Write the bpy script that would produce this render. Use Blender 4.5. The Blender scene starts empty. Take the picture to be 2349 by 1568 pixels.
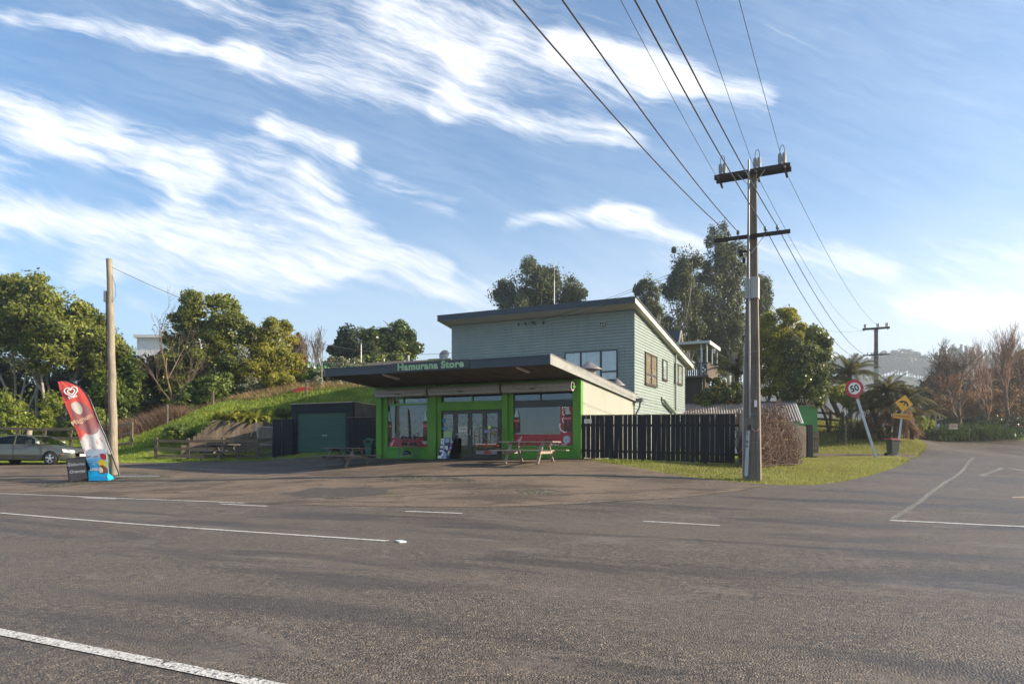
import bpy, bmesh, math, random
import numpy as np
from mathutils import Vector, Matrix
from mathutils.geometry import delaunay_2d_cdt
SC = bpy.context.scene; COL = SC.collection
R = math.radians; PI = math.pi
rng = np.random.default_rng(7); random.seed(7)
EYE, F, CX, HZ = 1.55, 1600.0, 1174.0, 1020.0
def P(px, py, Y):                                   # survey point: bearing and height at a known distance Y
    return ((px-CX)/F*Y, Y, EYE-(py-HZ)/F*Y)
# ------------------------------------------------------------------ tags
def tag(o, label=None, cat=None, group=None, kind=None):
    if label: o['label'] = label
    if cat: o['category'] = cat
    if group: o['group'] = group
    if kind: o['kind'] = kind
    return o
def empty(name, loc=(0,0,0), rz=0.0, label=None, cat=None, group=None, rot=None, scale=None):
    o = bpy.data.objects.new(name, None); COL.objects.link(o)
    o.location = loc; o.rotation_euler = rot if rot else (0,0,rz)
    if scale: o.scale = (scale,)*3
    o.empty_display_size = .2
    return tag(o, label, cat, group)
def kids(o): return [c for c in bpy.data.objects if c.parent == o]
def copy_tree(o, parent=None):
    ch = kids(o)
    c = o.copy(); COL.objects.link(c); c.parent = parent
    for k in ch: copy_tree(k, c)
    return c
# ------------------------------------------------------------------ mesh builder
class MB:
    def __init__(s): s.v=[]; s.f=[]; s.m=[]; s.smooth=[]
    def add(s, vs, fs, mi=0, sm=False):
        n=len(s.v); s.v.extend([tuple(v) for v in vs])
        for f in fs: s.f.append([i+n for i in f]); s.m.append(mi); s.smooth.append(sm)
        return s
    def box(s, x0,x1,y0,y1,z0,z1, mi=0):
        v=[(x0,y0,z0),(x1,y0,z0),(x1,y1,z0),(x0,y1,z0),(x0,y0,z1),(x1,y0,z1),(x1,y1,z1),(x0,y1,z1)]
        return s.add(v,[(0,3,2,1),(4,5,6,7),(0,1,5,4),(1,2,6,5),(2,3,7,6),(3,0,4,7)],mi)
    def obox(s, c, size, rot=None, mi=0):
        M = rot if rot is not None else Matrix.Identity(3)
        c=Vector(c); h=[q/2 for q in size]; v=[]
        for dz in (-1,1):
            for dx,dy in ((-1,-1),(1,-1),(1,1),(-1,1)):
                v.append(c+M@Vector((dx*h[0],dy*h[1],dz*h[2])))
        return s.add(v,[(0,3,2,1),(4,5,6,7),(0,1,5,4),(1,2,6,5),(2,3,7,6),(3,0,4,7)],mi)
    def beam(s, a, b, w, h, up=(0,0,1), mi=0):
        a=Vector(a); b=Vector(b); d=(b-a); L=d.length; d.normalize()
        up=Vector(up); sx=d.cross(up)
        if sx.length<1e-4: sx=d.cross(Vector((0,1,0)))
        sx.normalize(); uz=sx.cross(d).normalized()
        M=Matrix((sx,d,uz)).transposed()
        return s.obox((a+b)/2,(w,L,h),M,mi)
    def tube(s, pts, rad, n=8, mi=0, cap=True, sm=True):
        pts=[Vector(p) for p in pts]
        if not hasattr(rad,'__len__'): rad=[rad]*len(pts)
        vs=[]; N=len(pts); prev=None
        for i,p in enumerate(pts):
            d=(pts[min(i+1,N-1)]-pts[max(i-1,0)]).normalized()
            if prev is None:
                a=Vector((0,0,1)) if abs(d.z)<.9 else Vector((1,0,0)); x=d.cross(a).normalized()
            else: x=(prev-d*prev.dot(d)).normalized()
            prev=x; y=d.cross(x)
            for k in range(n):
                t=2*PI*k/n; vs.append(p+(x*math.cos(t)+y*math.sin(t))*rad[i])
        fs=[]
        for i in range(N-1):
            for k in range(n):
                k2=(k+1)%n; fs.append((i*n+k,i*n+k2,(i+1)*n+k2,(i+1)*n+k))
        s.add(vs,fs,mi,sm)
        if cap:
            s.add(vs[:n],[tuple(range(n))[::-1]],mi); s.add(vs[-n:],[tuple(range(n))],mi)
        return s
    def cone(s, a, b, r0, r1, n=16, mi=0, cap=True): return s.tube([a,b],[r0,r1],n,mi,cap)
    def lathe(s, prof, c=(0,0,0), n=16, mi=0, sm=True):
        vs=[]; N=len(prof)
        for r,z in prof:
            for k in range(n):
                t=2*PI*k/n; vs.append((c[0]+r*math.cos(t),c[1]+r*math.sin(t),c[2]+z))
        fs=[(i*n+k,i*n+(k+1)%n,(i+1)*n+(k+1)%n,(i+1)*n+k) for i in range(N-1) for k in range(n)]
        return s.add(vs,fs,mi,sm)
    def prism(s, poly, y0, y1, axis='y', mi=0):      # polygon of (a,b) extruded along axis
        n=len(poly)
        def m(a,b,t): return {'y':(a,t,b),'x':(t,a,b),'z':(a,b,t)}[axis]
        vs=[m(a,b,y0) for a,b in poly]+[m(a,b,y1) for a,b in poly]
        fs=[tuple(range(n)),tuple(range(2*n-1,n-1,-1))]+[(i,(i+1)%n,n+(i+1)%n,n+i)[::-1] for i in range(n)]
        return s.add(vs,fs,mi)
    def build(s, name, mats, parent=None, bevel=0, loc=None, rot=None, recalc=True, label=None):
        me=bpy.data.meshes.new(name); me.from_pydata(s.v,[],s.f)
        if not isinstance(mats,(list,tuple)): mats=[mats]
        for m in mats: me.materials.append(m)
        me.polygons.foreach_set('material_index',s.m); me.polygons.foreach_set('use_smooth',s.smooth)
        if recalc:
            bm=bmesh.new(); bm.from_mesh(me)
            if bevel:
                bmesh.ops.remove_doubles(bm,verts=bm.verts,dist=1e-5)
            bmesh.ops.recalc_face_normals(bm,faces=bm.faces); bm.to_mesh(me); bm.free()
        me.update()
        o=bpy.data.objects.new(name,me); COL.objects.link(o); o.parent=parent
        if loc: o.location=loc
        if rot: o.rotation_euler=rot
        if bevel:
            b=o.modifiers.new('bevel','BEVEL'); b.width=bevel; b.segments=2; b.limit_method='ANGLE'
        if label: o['label']=label
        return o
def np_mesh(name, verts, nper, mat, parent=None, vals=None, smooth=False):
    """verts: (n*nper,3) separate faces of nper corners"""
    n=len(verts)//nper
    me=bpy.data.meshes.new(name); me.vertices.add(n*nper); me.loops.add(n*nper); me.polygons.add(n)
    me.vertices.foreach_set('co',np.asarray(verts,dtype=np.float32).ravel())
    me.loops.foreach_set('vertex_index',np.arange(n*nper,dtype=np.int32))
    me.polygons.foreach_set('loop_start',np.arange(0,n*nper,nper,dtype=np.int32))
    if vals is not None:
        at=me.attributes.new('v','FLOAT','FACE'); at.data.foreach_set('value',np.asarray(vals,dtype=np.float32))
    me.materials.append(mat); me.update(calc_edges=True)
    o=bpy.data.objects.new(name,me); COL.objects.link(o); o.parent=parent
    return o
def text_obj(name, s, size, mat, parent, loc, rot=(PI/2,0,0), ext=.004, align='CENTER', shear=0, off=0, sx=1.0, space=1.0, alignz='CENTER'):
    cu=bpy.data.curves.new(name,'FONT'); cu.body=s; cu.size=size; cu.extrude=ext; cu.align_x=align; cu.align_y=alignz
    cu.shear=shear; cu.offset=off; cu.space_character=space; cu.resolution_u=3
    t=bpy.data.objects.new(name+'_c',cu); COL.objects.link(t)
    dg=bpy.context.evaluated_depsgraph_get(); me=bpy.data.meshes.new_from_object(t.evaluated_get(dg))
    bpy.data.objects.remove(t); me.name=name; me.materials.clear(); me.materials.append(mat)
    o=bpy.data.objects.new(name,me); COL.objects.link(o); o.parent=parent; o.location=loc; o.rotation_euler=rot; o.scale=(sx,1,1)
    return o
# ------------------------------------------------------------------ materials
class NT:
    def __init__(s,nt): s.nt=nt; nt.nodes.clear()
    def n(s,t,**k):
        nd=s.nt.nodes.new(t)
        for a,b in k.items():
            if a.startswith('i_'):
                key=a[2:]; key=int(key) if key.isdigit() else key.replace('_',' ')
                sk=nd.inputs[key]
                if isinstance(b,bpy.types.NodeSocket): s.nt.links.new(b,sk)
                else: sk.default_value=b
            else: setattr(nd,a,b)
        return nd
    def math(s,op,a,b=None,c=None,clamp=False):
        k={'i_0':a}
        if b is not None: k['i_1']=b
        if c is not None: k['i_2']=c
        return s.n('ShaderNodeMath',operation=op,use_clamp=clamp,**k).outputs[0]
    def vm(s,op,a,b=None):
        k={'i_0':a}
        if b is not None: k['i_1']=b
        return s.n('ShaderNodeVectorMath',operation=op,**k).outputs
    def noise(s,vec,scale,detail=4,rough=.55,dist=0.0):
        return s.n('ShaderNodeTexNoise',i_Vector=vec,i_Scale=scale,i_Detail=detail,i_Roughness=rough,i_Distortion=dist).outputs['Fac']
    def ramp(s,fac,stops):
        r=s.n('ShaderNodeValToRGB',i_Fac=fac); cr=r.color_ramp
        while len(cr.elements)<len(stops): cr.elements.new(.5)
        for e,(p,c) in zip(cr.elements,stops):
            e.position=p; e.color=(c,c,c,1) if not hasattr(c,'__len__') else (*c[:3],1)
        return r.outputs['Color']
    def mix(s,fac,a,b,mode='MIX'):
        nd=s.nt.nodes.new('ShaderNodeMix'); nd.data_type='RGBA'; nd.blend_type=mode
        def st(sk,v):
            if isinstance(v,bpy.types.NodeSocket): s.nt.links.new(v,sk)
            else: sk.default_value=v if not hasattr(v,'__len__') or len(v)==4 else (*v,1)
        st(nd.inputs[0],fac); st(nd.inputs[6],a); st(nd.inputs[7],b)
        return nd.outputs[2]
    def mr(s,v,a,b,c=0.0,d=1.0,smooth=False):
        return s.n('ShaderNodeMapRange',interpolation_type='SMOOTHSTEP' if smooth else 'LINEAR',i_Value=v,i_1=a,i_2=b,i_3=c,i_4=d).outputs[0]
    def mapping(s,vec,scale=(1,1,1),rot=(0,0,0),loc=(0,0,0)):
        return s.n('ShaderNodeMapping',i_Vector=vec,i_Scale=scale,i_Rotation=rot,i_Location=loc).outputs[0]
def newmat(name):
    m=bpy.data.materials.new(name); m.use_nodes=True; return m,NT(m.node_tree)
def pbr(t,col,rough=.6,metal=0.0,bump=None,bstr=.3,bdist=.01,spec=.5,extra=None):
    b=t.n('ShaderNodeBsdfPrincipled')
    for k,v in (('Base Color',col),('Roughness',rough),('Metallic',metal),('Specular IOR Level',spec)):
        if isinstance(v,bpy.types.NodeSocket): t.nt.links.new(v,b.inputs[k])
        else: b.inputs[k].default_value=(*v,1) if hasattr(v,'__len__') else v
    if bump is not None:
        bp=t.n('ShaderNodeBump',i_Height=bump,i_Strength=bstr,i_Distance=bdist); t.nt.links.new(bp.outputs[0],b.inputs['Normal'])
    t.n('ShaderNodeOutputMaterial',i_Surface=b.outputs[0])
    return b
_mc={}
def M(name,col,rough=.6,metal=0.0,var=.25,scale=6,bump=.15,stretch=(1,1,1),tint=None,spec=.5,fine=60):
    """plain weathered material: two scales of noise on colour + bump"""
    if name in _mc: return _mc[name]
    m,t=newmat(name); co=t.n('ShaderNodeTexCoord').outputs['Object']; v=t.mapping(co,stretch)
    n1=t.noise(v,scale,5,.6); n2=t.noise(v,fine,3,.6)
    f=t.math('ADD',t.math('MULTIPLY',n1,.7),t.math('MULTIPLY',n2,.3))
    dark=tuple(c*(1-var) for c in col); lite=tuple(min(1,c*(1+var)) for c in (tint or col))
    c=t.ramp(f,[(.3,dark),(.7,lite)])
    r=t.mr(n1,.3,.7,max(0,rough-.1),min(1,rough+.1))
    pbr(t,c,r,metal,f,bump,.01,spec); _mc[name]=m; return m
def wood(name,col,col2,rough=.8,axis=0,scale=3):
    if name in _mc: return _mc[name]
    m,t=newmat(name); co=t.n('ShaderNodeTexCoord').outputs['Object']
    s=[18,18,18]; s[axis]=.8
    g=t.noise(t.mapping(co,tuple(s)),scale,6,.65,.4); b=t.noise(co,1.7,3,.6)
    f=t.math('ADD',t.math('MULTIPLY',g,.6),t.math('MULTIPLY',b,.4))
    pbr(t,t.ramp(f,[(.32,col),(.68,col2)]),rough,0,g,.5,.006,.3); _mc[name]=m; return m
def leafmat(name,c0,c1,c2,trans=.35,rough=.5,patch=.55):
    m,t=newmat(name); at=t.n('ShaderNodeAttribute',attribute_name='v').outputs['Fac']
    pos=t.n('ShaderNodeNewGeometry').outputs['Position']
    n=t.noise(pos,patch,3,.6)
    f=t.math('ADD',t.math('MULTIPLY',at,.6),t.math('MULTIPLY',t.mr(n,.3,.7),.4),clamp=True)
    c=t.ramp(f,[(.05,c0),(.5,c1),(.95,c2)])
    b=t.n('ShaderNodeBsdfPrincipled',i_Base_Color=c,i_Roughness=rough); b.inputs['Specular IOR Level'].default_value=.35
    tc=t.mix(.5,c,(c2[0]*1.3,c2[1]*1.25,c2[2]*.6))
    tr=t.n('ShaderNodeBsdfTranslucent',i_Color=tc)
    mx=t.n('ShaderNodeMixShader',i_Fac=trans,i_1=b.outputs[0],i_2=tr.outputs[0])
    t.n('ShaderNodeOutputMaterial',i_Surface=mx.outputs[0]); return m
def glassmat(name,tint=(.75,.8,.82),refl=.3,rough=.02,gl=(.85,.92,1.0)):
    m,t=newmat(name)
    tr=t.n('ShaderNodeBsdfTransparent',i_Color=(*tint,1)); g=t.n('ShaderNodeBsdfGlossy',i_Roughness=rough,i_Color=(*gl,1))
    ge=t.n('ShaderNodeNewGeometry'); cs=t.math('ABSOLUTE',t.vm('DOT_PRODUCT',ge.outputs['Normal'],ge.outputs['Incoming'])[1]); fr=t.math('ADD',.04,t.math('MULTIPLY',.90,t.math('POWER',t.math('SUBTRACT',1.0,cs,clamp=True),5.0)))
    fac=t.math('ADD',fr,refl,clamp=True)
    mx=t.n('ShaderNodeMixShader',i_Fac=fac,i_1=tr.outputs[0],i_2=g.outputs[0])
    t.n('ShaderNodeOutputMaterial',i_Surface=mx.outputs[0]); return m
# ------------------------------------------------------------------ terrain
ctrl=[]
for x in (-60,-40,-20,0,20,40,70):
    for y in (-45,-20,0,8): ctrl.append((x,y,0.0))
ctrl+=[(-16,13,0),(0,13,0),(12,12,0)]
for a in [(-300,1122,24),(0,1132,22),(250,1143,20.2),(600,1160,17.8),(1174,1180,15.5),(1475,1195,14.2),(2040,1195,14.2),(2348,1210,13),
 (262,1087,27),(180,1105,25.3),(0,1100,26.5),(142,1062,33),(0,1064,33),(-250,1062,33),(350,1060,33.5),(520,1053,34.5),(625,1053,34.6),(740,1053,34.1),
 (862,1051,32.7),(1080,1051,30.4),(1332,1051,28.2),(1080,1081,25),(1080,1121,20),(700,1085,26),(1560,1090,23.5),(1725,1100,22.5),(1692,1065,26.8),
 (1870,1110,21),(2000,1090,24.5),(2080,1062,30),(2010,1049,33),(1854,1048,41),(2050,1042,42),(2126,1020,50),(2090,1003,58),(2200,995,60),(2340,1001,59),
 (2348,1050,35),(2348,1100,24.5),(2100,1140,18),(430,1050,36.3),(610,1048,37.6),(500,962,38.9),(610,975,40.6),(300,1035,38),(330,985,44),(400,965,43),
 (480,935,43),(560,918,43.5),(700,905,43),(860,905,42.5),(830,962,37.8),(50,1012,42),(220,1012,42),(-250,1012,42),(1900,985,50),(1985,1000,48),(1880,1038,43),
 (2058,1005,47),(1960,962,52)]:
    ctrl.append(P(*a))
ORG=(2.78,28.2); TH=R(26.2); CT,ST=math.cos(TH),math.sin(TH)
def L2W(x,y): return (ORG[0]+CT*x+ST*y, ORG[1]-ST*x+CT*y)
for lx,ly,z in ((-5,3,.86),(-5,7,.86),(-1,6,.86),(-9,6,1.6),(-5,14,2.4),(0,14,1.1)): ctrl.append((*L2W(lx,ly),z))
ctrl+=[(10,36,.85),(14,44,1.0),(0,62,6),(-20,62,7),(-45,60,6),(-70,60,5),(14,53,3.4),(20,47,1.6),(34.8,66.7,2.8),(-60,42,1.2),(0,95,9),(-60,95,9),(40,95,4),(80,60,2.7),(80,95,4),(80,30,1),(80,0,0),(26,62,3.6)]
C=np.array(ctrl)
def _k(d2): return .5*d2*np.log(d2+1e-9)
def _tps():
    n=len(C); xy=C[:,:2]/30.; d2=((xy[:,None]-xy[None])**2).sum(-1); K=_k(d2)+np.eye(n)*.002
    Pm=np.c_[np.ones(n),xy]; A=np.zeros((n+3,n+3)); A[:n,:n]=K; A[:n,n:]=Pm; A[n:,:n]=Pm.T
    return np.linalg.solve(A,np.r_[C[:,2],0,0,0])
_w=_tps()
def H(x,y):
    x=np.clip(np.asarray(x,float),-70,80); y=np.clip(np.asarray(y,float),-45,95)
    sh=x.shape; xy=np.c_[x.ravel(),y.ravel()]/30.; cc=C[:,:2]/30.; out=np.zeros(len(xy))
    for i in range(0,len(xy),20000):
        q=xy[i:i+20000]; d2=((q[:,None]-cc[None])**2).sum(-1)
        out[i:i+20000]=_k(d2)@_w[:-3]+_w[-3]+q@_w[-2:]
    return out.reshape(sh)
def h(x,y): return float(H(np.array([x]),np.array([y]))[0])
def G(px,py,y0=6,y1=75):                             # where a line of sight meets the ground
    Y=np.linspace(y0,y1,400); X=(px-CX)/F*Y; Z=EYE-(py-HZ)/F*Y; d=Z-H(X,Y)
    i=np.argmax(d<0)
    if not (d<0).any(): i=int(np.argmin(d))
    t=0 if i==0 else d[i-1]/(d[i-1]-d[i]+1e-12)
    yy=Y[i-1]+t*(Y[i]-Y[i-1]) if i else Y[0]
    return ((px-CX)/F*yy, yy)
def inpoly(x,y,poly):
    x=np.asarray(x); y=np.asarray(y); c=np.zeros(x.shape,bool); n=len(poly)
    for i in range(n):
        x1,y1=poly[i]; x2,y2=poly[i-1]
        m=((y1>y)!=(y2>y))&(x<(x2-x1)*(y-y1)/((y2-y1) or 1e-9)+x1); c^=m
    return c
def densify(poly,step,closed=True,jit=0):
    out=[]; n=len(poly)
    for i in range(n if closed else n-1):
        a=np.array(poly[i]); b=np.array(poly[(i+1)%n]); k=max(1,int(np.linalg.norm(b-a)/step))
        for j in range(k): out.append(tuple(a+(b-a)*j/k+(rng.normal(0,jit,2) if jit else 0)))
    if not closed: out.append(tuple(poly[-1]))
    return out
def sheet(name, poly, step, off, mat, kind='structure', box=None, edge=.5, jit=0.0):
    b=densify(poly,edge,jit=jit); bx=np.array(b); n=len(b)
    gx=np.arange(bx[:,0].min(),bx[:,0].max(),step); gy=np.arange(bx[:,1].min(),bx[:,1].max(),step)
    X,Y=np.meshgrid(gx,gy); X=X.ravel(); Y=Y.ravel(); k=inpoly(X,Y,b); X=X[k];Y=Y[k]
    pts=[Vector(p) for p in b]+[Vector((a,c)) for a,c in zip(X,Y)]
    v,e,f,*_=delaunay_2d_cdt(pts,[],[list(range(n))],1,1e-4)
    va=np.array([(p.x,p.y) for p in v]); z=H(va[:,0],va[:,1])+off
    me=bpy.data.meshes.new(name); me.from_pydata([(a,c,d) for (a,c),d in zip(va,z)],[],[list(q) for q in f]); me.materials.append(mat)
    me.polygons.foreach_set('use_smooth',[True]*len(me.polygons)); me.update()
    if me.polygons and me.polygons[0].normal.z<0: me.flip_normals()
    o=bpy.data.objects.new(name,me); COL.objects.link(o)
    if kind: o['kind']=kind
    return o
# ------------------------------------------------------------------ camera, sun, sky
cam=bpy.data.cameras.new('camera'); co_=bpy.data.objects.new('camera',cam); COL.objects.link(co_)
co_.location=(0,0,EYE); co_.rotation_euler=(PI/2,0,0); cam.sensor_width=36; cam.lens=36*F/2348; cam.shift_y=(HZ-784)/2348
cam.clip_start=.1; cam.clip_end=6000; SC.camera=co_
SUN_AZ,SUN_EL=-7.0,22.0                               # azimuth from +X towards +Y
sl=bpy.data.lights.new('sun','SUN'); so=bpy.data.objects.new('sun',sl); COL.objects.link(so)
sd=Vector((math.cos(R(SUN_AZ))*math.cos(R(SUN_EL)),math.sin(R(SUN_AZ))*math.cos(R(SUN_EL)),math.sin(R(SUN_EL))))
so.rotation_euler=sd.to_track_quat('Z','Y').to_euler(); so.location=(30,10,30); sl.energy=5.0; sl.angle=R(.53); sl.color=(1,.85,.63)
SC.view_settings.view_transform='Standard'; SC.view_settings.look='None'; SC.view_settings.exposure=1.22; SC.view_settings.gamma=1
try:
    SC.cycles.use_denoising=True; SC.cycles.denoiser='OPENIMAGEDENOISE'
except Exception: pass
SC.cycles.max_bounces=6; SC.cycles.transparent_max_bounces=12; SC.cycles.diffuse_bounces=3; SC.cycles.glossy_bounces=3; SC.cycles.transmission_bounces=4
SC.cycles.sample_clamp_indirect=8; SC.cycles.volume_bounces=0; SC.cycles.caustics_reflective=False; SC.cycles.caustics_refractive=False
wd=bpy.data.worlds.new('World'); SC.world=wd; wd.use_nodes=True; t=NT(wd.node_tree)
sky=t.n('ShaderNodeTexSky',sky_type='NISHITA',sun_disc=False,sun_elevation=R(SUN_EL),sun_rotation=R(90-SUN_AZ),altitude=280,air_density=1.0,dust_density=.25,ozone_density=2.6)
d=t.n('ShaderNodeTexCoord').outputs['Generated']
sx=t.n('ShaderNodeSeparateXYZ',i_0=d).outputs
ay=t.math('MAXIMUM',t.math('ABSOLUTE',sx[1]),.12)
p0=t.n('ShaderNodeCombineXYZ',i_0=t.math('DIVIDE',sx[0],ay),i_1=t.math('DIVIDE',sx[2],ay),i_2=0.0).outputs[0]
wn=t.n('ShaderNodeTexNoise',i_Vector=p0,i_Scale=3.2,i_Detail=4,i_Roughness=.55).outputs['Color']
wv=t.vm('SCALE',t.vm('SUBTRACT',wn,(.5,.5,.5))[0])[0]; wv.node.inputs['Scale'].default_value=.10
p=t.vm('ADD',p0,wv)[0]
# bands of cirrus: start, end, half widths (bearing coordinates), strength
def U(px,py): return ((px-CX)/F,(HZ-py)/F,0)
segs=[((-60,10),(560,135),34,.85),((560,135),(1010,235),70,.75),((1010,235),(1450,315),46,.8),((480,-30),(1100,140),95,.55),((900,10),(1500,150),95,.75),((1300,110),(1730,232),52,.95),
 ((1050,150),(1420,250),70,.35),((-40,240),(420,400),75,.95),((420,400),(800,560),85,.7),((230,300),(-60,420),80,.55),((600,300),(790,360),42,.8),((790,360),(1020,500),34,.55),
 ((520,330),(760,470),55,.5),((-60,500),(420,520),60,.95),((420,520),(760,600),75,.95),((760,600),(1150,695),60,.9),((880,575),(1010,615),32,.6),((200,600),(700,650),60,.6),((-40,590),(250,640),40,.5),((300,690),(680,730),20,.5),
 ((700,420),(860,560),55,.45),((1170,525),(1480,500),30,.8),((1400,490),(1610,570),42,.85),((1500,600),(1640,640),35,.35),((1740,560),(2020,610),42,.5),((1800,640),(2400,600),110,.35),((2080,720),(2400,700),60,.9),((1700,30),(1900,120),14,.22),((2230,180),(2400,70),18,.2),
 ((150,660),(260,720),22,.5)]
tot=None
for a,b,w,s in segs:
    A=np.array(U(*a)); B=np.array(U(*b)); ba=B-A; w=w/F
    pa=t.vm('SUBTRACT',p,tuple(A))[0]
    hh=t.math('MULTIPLY',t.vm('DOT_PRODUCT',pa,tuple(ba))[1],1/float(ba@ba),clamp=True)
    sc=t.n('ShaderNodeVectorMath',operation='SCALE',i_0=tuple(ba)); t.nt.links.new(hh,sc.inputs['Scale'])
    dd=t.vm('LENGTH',t.vm('SUBTRACT',pa,sc.outputs[0])[0])[1]
    m=t.mr(dd,w*1.35,0.0,0,s,True)
    tot=m if tot is None else t.math('MAXIMUM',tot,m) if False else t.math('ADD',tot,m)
tot=t.math('MINIMUM',tot,1.0)
rot=t.mapping(p,(1,1,1),(0,0,R(20)))
def fib(sc_,k,dt,ro): return t.mr(t.noise(t.mapping(rot,sc_),k,dt,ro,.15),.30,.70)
tex=t.math('ADD',t.math('ADD',t.math('MULTIPLY',fib((1.6,5.5,1),1.5,6,.6),.40),t.math('MULTIPLY',fib((2.2,15,1),2.0,6,.65),.33)),t.math('MULTIPLY',fib((5,42,1),2.2,5,.7),.27))
gen=t.mr(t.math('ABSOLUTE',sx[1]),.12,.35,.0,1.0,True)
cl=t.math('ADD',tot,t.math('MULTIPLY',t.math('SUBTRACT',tex,.62),1.55))
cl=t.mr(cl,-.02,1.22,0,.84,True)
cl=t.math('MULTIPLY',cl,t.mr(tot,.0,.30,.12,1.0,True))
veil=t.math('MULTIPLY',t.mr(tex,.35,.95),t.math('ADD',.15,t.math('MULTIPLY',tot,.10)))
cl=t.math('ADD',cl,veil,clamp=True)
cl=t.math('MULTIPLY',cl,gen)
hz=t.mr(p0.node.inputs[1].links[0].from_socket,.0,.40,.75,0,True)          # pale air low over the land
hzx=t.mr(sx[0],-.5,.55,.3,1.05)
hzf=t.math('MULTIPLY',hz,hzx)
hs=t.n('ShaderNodeHueSaturation',i_Hue=.497,i_Saturation=1.08,i_Value=1.50,i_Color=sky.outputs[0]).outputs[0]
skc=t.mix(hzf,hs,(9.0,9.6,10.4))
skc=t.mix(t.math('MULTIPLY',cl,.93),skc,(10.2,10.1,10.0))
bg=t.n('ShaderNodeBackground',i_Color=skc,i_Strength=.066); t.n('ShaderNodeOutputWorld',i_Surface=bg.outputs[0])
# ------------------------------------------------------------------ ground materials
def asphalt():
    m,t=newmat('asphalt'); g=t.n('ShaderNodeNewGeometry').outputs['Position']
    vo=t.n('ShaderNodeTexVoronoi',i_Vector=g,i_Scale=62,feature='F1'); vc=t.n('ShaderNodeSeparateColor',i_Color=vo.outputs['Color']).outputs[0]
    vo2=t.n('ShaderNodeTexVoronoi',i_Vector=g,i_Scale=24,feature='F1'); vc2=t.n('ShaderNodeSeparateColor',i_Color=vo2.outputs['Color']).outputs[0]
    gr=t.mr(vo.outputs['Distance'],0,.9,1,0)
    chip=t.math('ADD',t.math('MULTIPLY',vc,.7),t.math('MULTIPLY',vc2,.3))
    # wheel paths follow the road direction
    rd=t.mapping(g,(1,1,1),(0,0,R(26.5)))
    big=t.noise(t.mapping(rd,(.10,.55,1)),1.0,5,.55,.3); med=t.noise(rd,.9,6,.62,.3); fin=t.noise(g,14,5,.75)
    dust=t.mr(t.math('ADD',t.math('MULTIPLY',big,.55),t.math('MULTIPLY',med,.45)),.40,.62,0,1,True)
    sm=t.mr(t.math('ADD',t.math('MULTIPLY',t.noise(t.mapping(rd,(.5,1.1,1)),.8,7,.68,.6),.85),t.math('MULTIPLY',fin,.15)),.53,.61,0,1,True)
    base=t.ramp(chip,[(.08,(.018,.014,.011)),(.42,(.072,.057,.043)),(.70,(.165,.128,.093)),(.93,(.42,.33,.24))])
    c=t.mix(t.math('MULTIPLY',dust,.62),base,(.175,.133,.094))
    c=t.mix(t.math('MULTIPLY',sm,.6),c,(.190,.148,.108))
    tar=t.mr(t.noise(t.mapping(rd,(.16,.9,1)),.9,5,.6,.5),.50,.62,0,1,True)
    c=t.mix(t.math('MULTIPLY',tar,.66),c,(.034,.028,.024))
    c=t.mix(.30,c,t.ramp(fin,[(.36,(.026,.022,.019)),(.62,(.23,.18,.135))]))
    rg=t.math('SUBTRACT',t.math('ADD',t.math('MULTIPLY',vc,.25),.42),t.math('MULTIPLY',tar,.14))
    hgt=t.math('ADD',t.math('MULTIPLY',gr,.8),t.math('MULTIPLY',fin,.35))
    hgt=t.math('MULTIPLY',hgt,t.mr(sm,0,1,1,.3))
    pbr(t,c,rg,0,hgt,.95,.016,.45); return m
def forecourt_mat():
    m,t=newmat('forecourt_seal'); g=t.n('ShaderNodeNewGeometry').outputs['Position']
    vo=t.n('ShaderNodeTexVoronoi',i_Vector=g,i_Scale=45); vc=t.n('ShaderNodeSeparateColor',i_Color=vo.outputs['Color']).outputs[0]
    a=t.noise(g,.28,6,.62,.6); b=t.noise(t.mapping(g,(.35,1,1),(0,0,R(10))),1.1,6,.68,.7); f=t.noise(g,7,5,.7)
    c=t.ramp(vc,[(.1,(.065,.050,.038)),(.6,(.125,.097,.073)),(.95,(.25,.195,.15))])
    c=t.mix(t.mr(a,.38,.60,0,.75,True),c,(.215,.158,.112))
    c=t.mix(t.mr(b,.50,.58,0,.65,True),c,(.065,.048,.037))
    gravel=t.mr(t.math('ADD',t.math('MULTIPLY',a,.5),t.math('MULTIPLY',f,.5)),.56,.63,0,1,True)
    c=t.mix(t.math('MULTIPLY',gravel,.5),c,t.ramp(f,[(.4,(.07,.06,.045)),(.62,(.22,.185,.14))]))
    moss=t.mr(t.math('ADD',t.math('MULTIPLY',t.noise(g,.5,5,.6,.4),.6),t.math('MULTIPLY',f,.4)),.585,.64,0,1,True)
    c=t.mix(t.math('MULTIPLY',moss,.6),c,(.13,.13,.045))
    cr=t.n('ShaderNodeTexVoronoi',i_Vector=t.mapping(t.vm('ADD',g,t.n('ShaderNodeTexNoise',i_Vector=g,i_Scale=1.5,i_Detail=4).outputs['Color'])[0],(.55,.9,1)),i_Scale=.8,feature='DISTANCE_TO_EDGE').outputs[0]
    crk=t.math('MULTIPLY',t.mr(cr,.0,.012,1,0),t.mr(a,.45,.55))
    c=t.mix(t.math('MULTIPLY',crk,.75),c,(.018,.016,.014))
    hg=t.math('SUBTRACT',t.math('ADD',vc,f),crk)
    pbr(t,c,.82,0,hg,.6,.01,.3); return m
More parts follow.
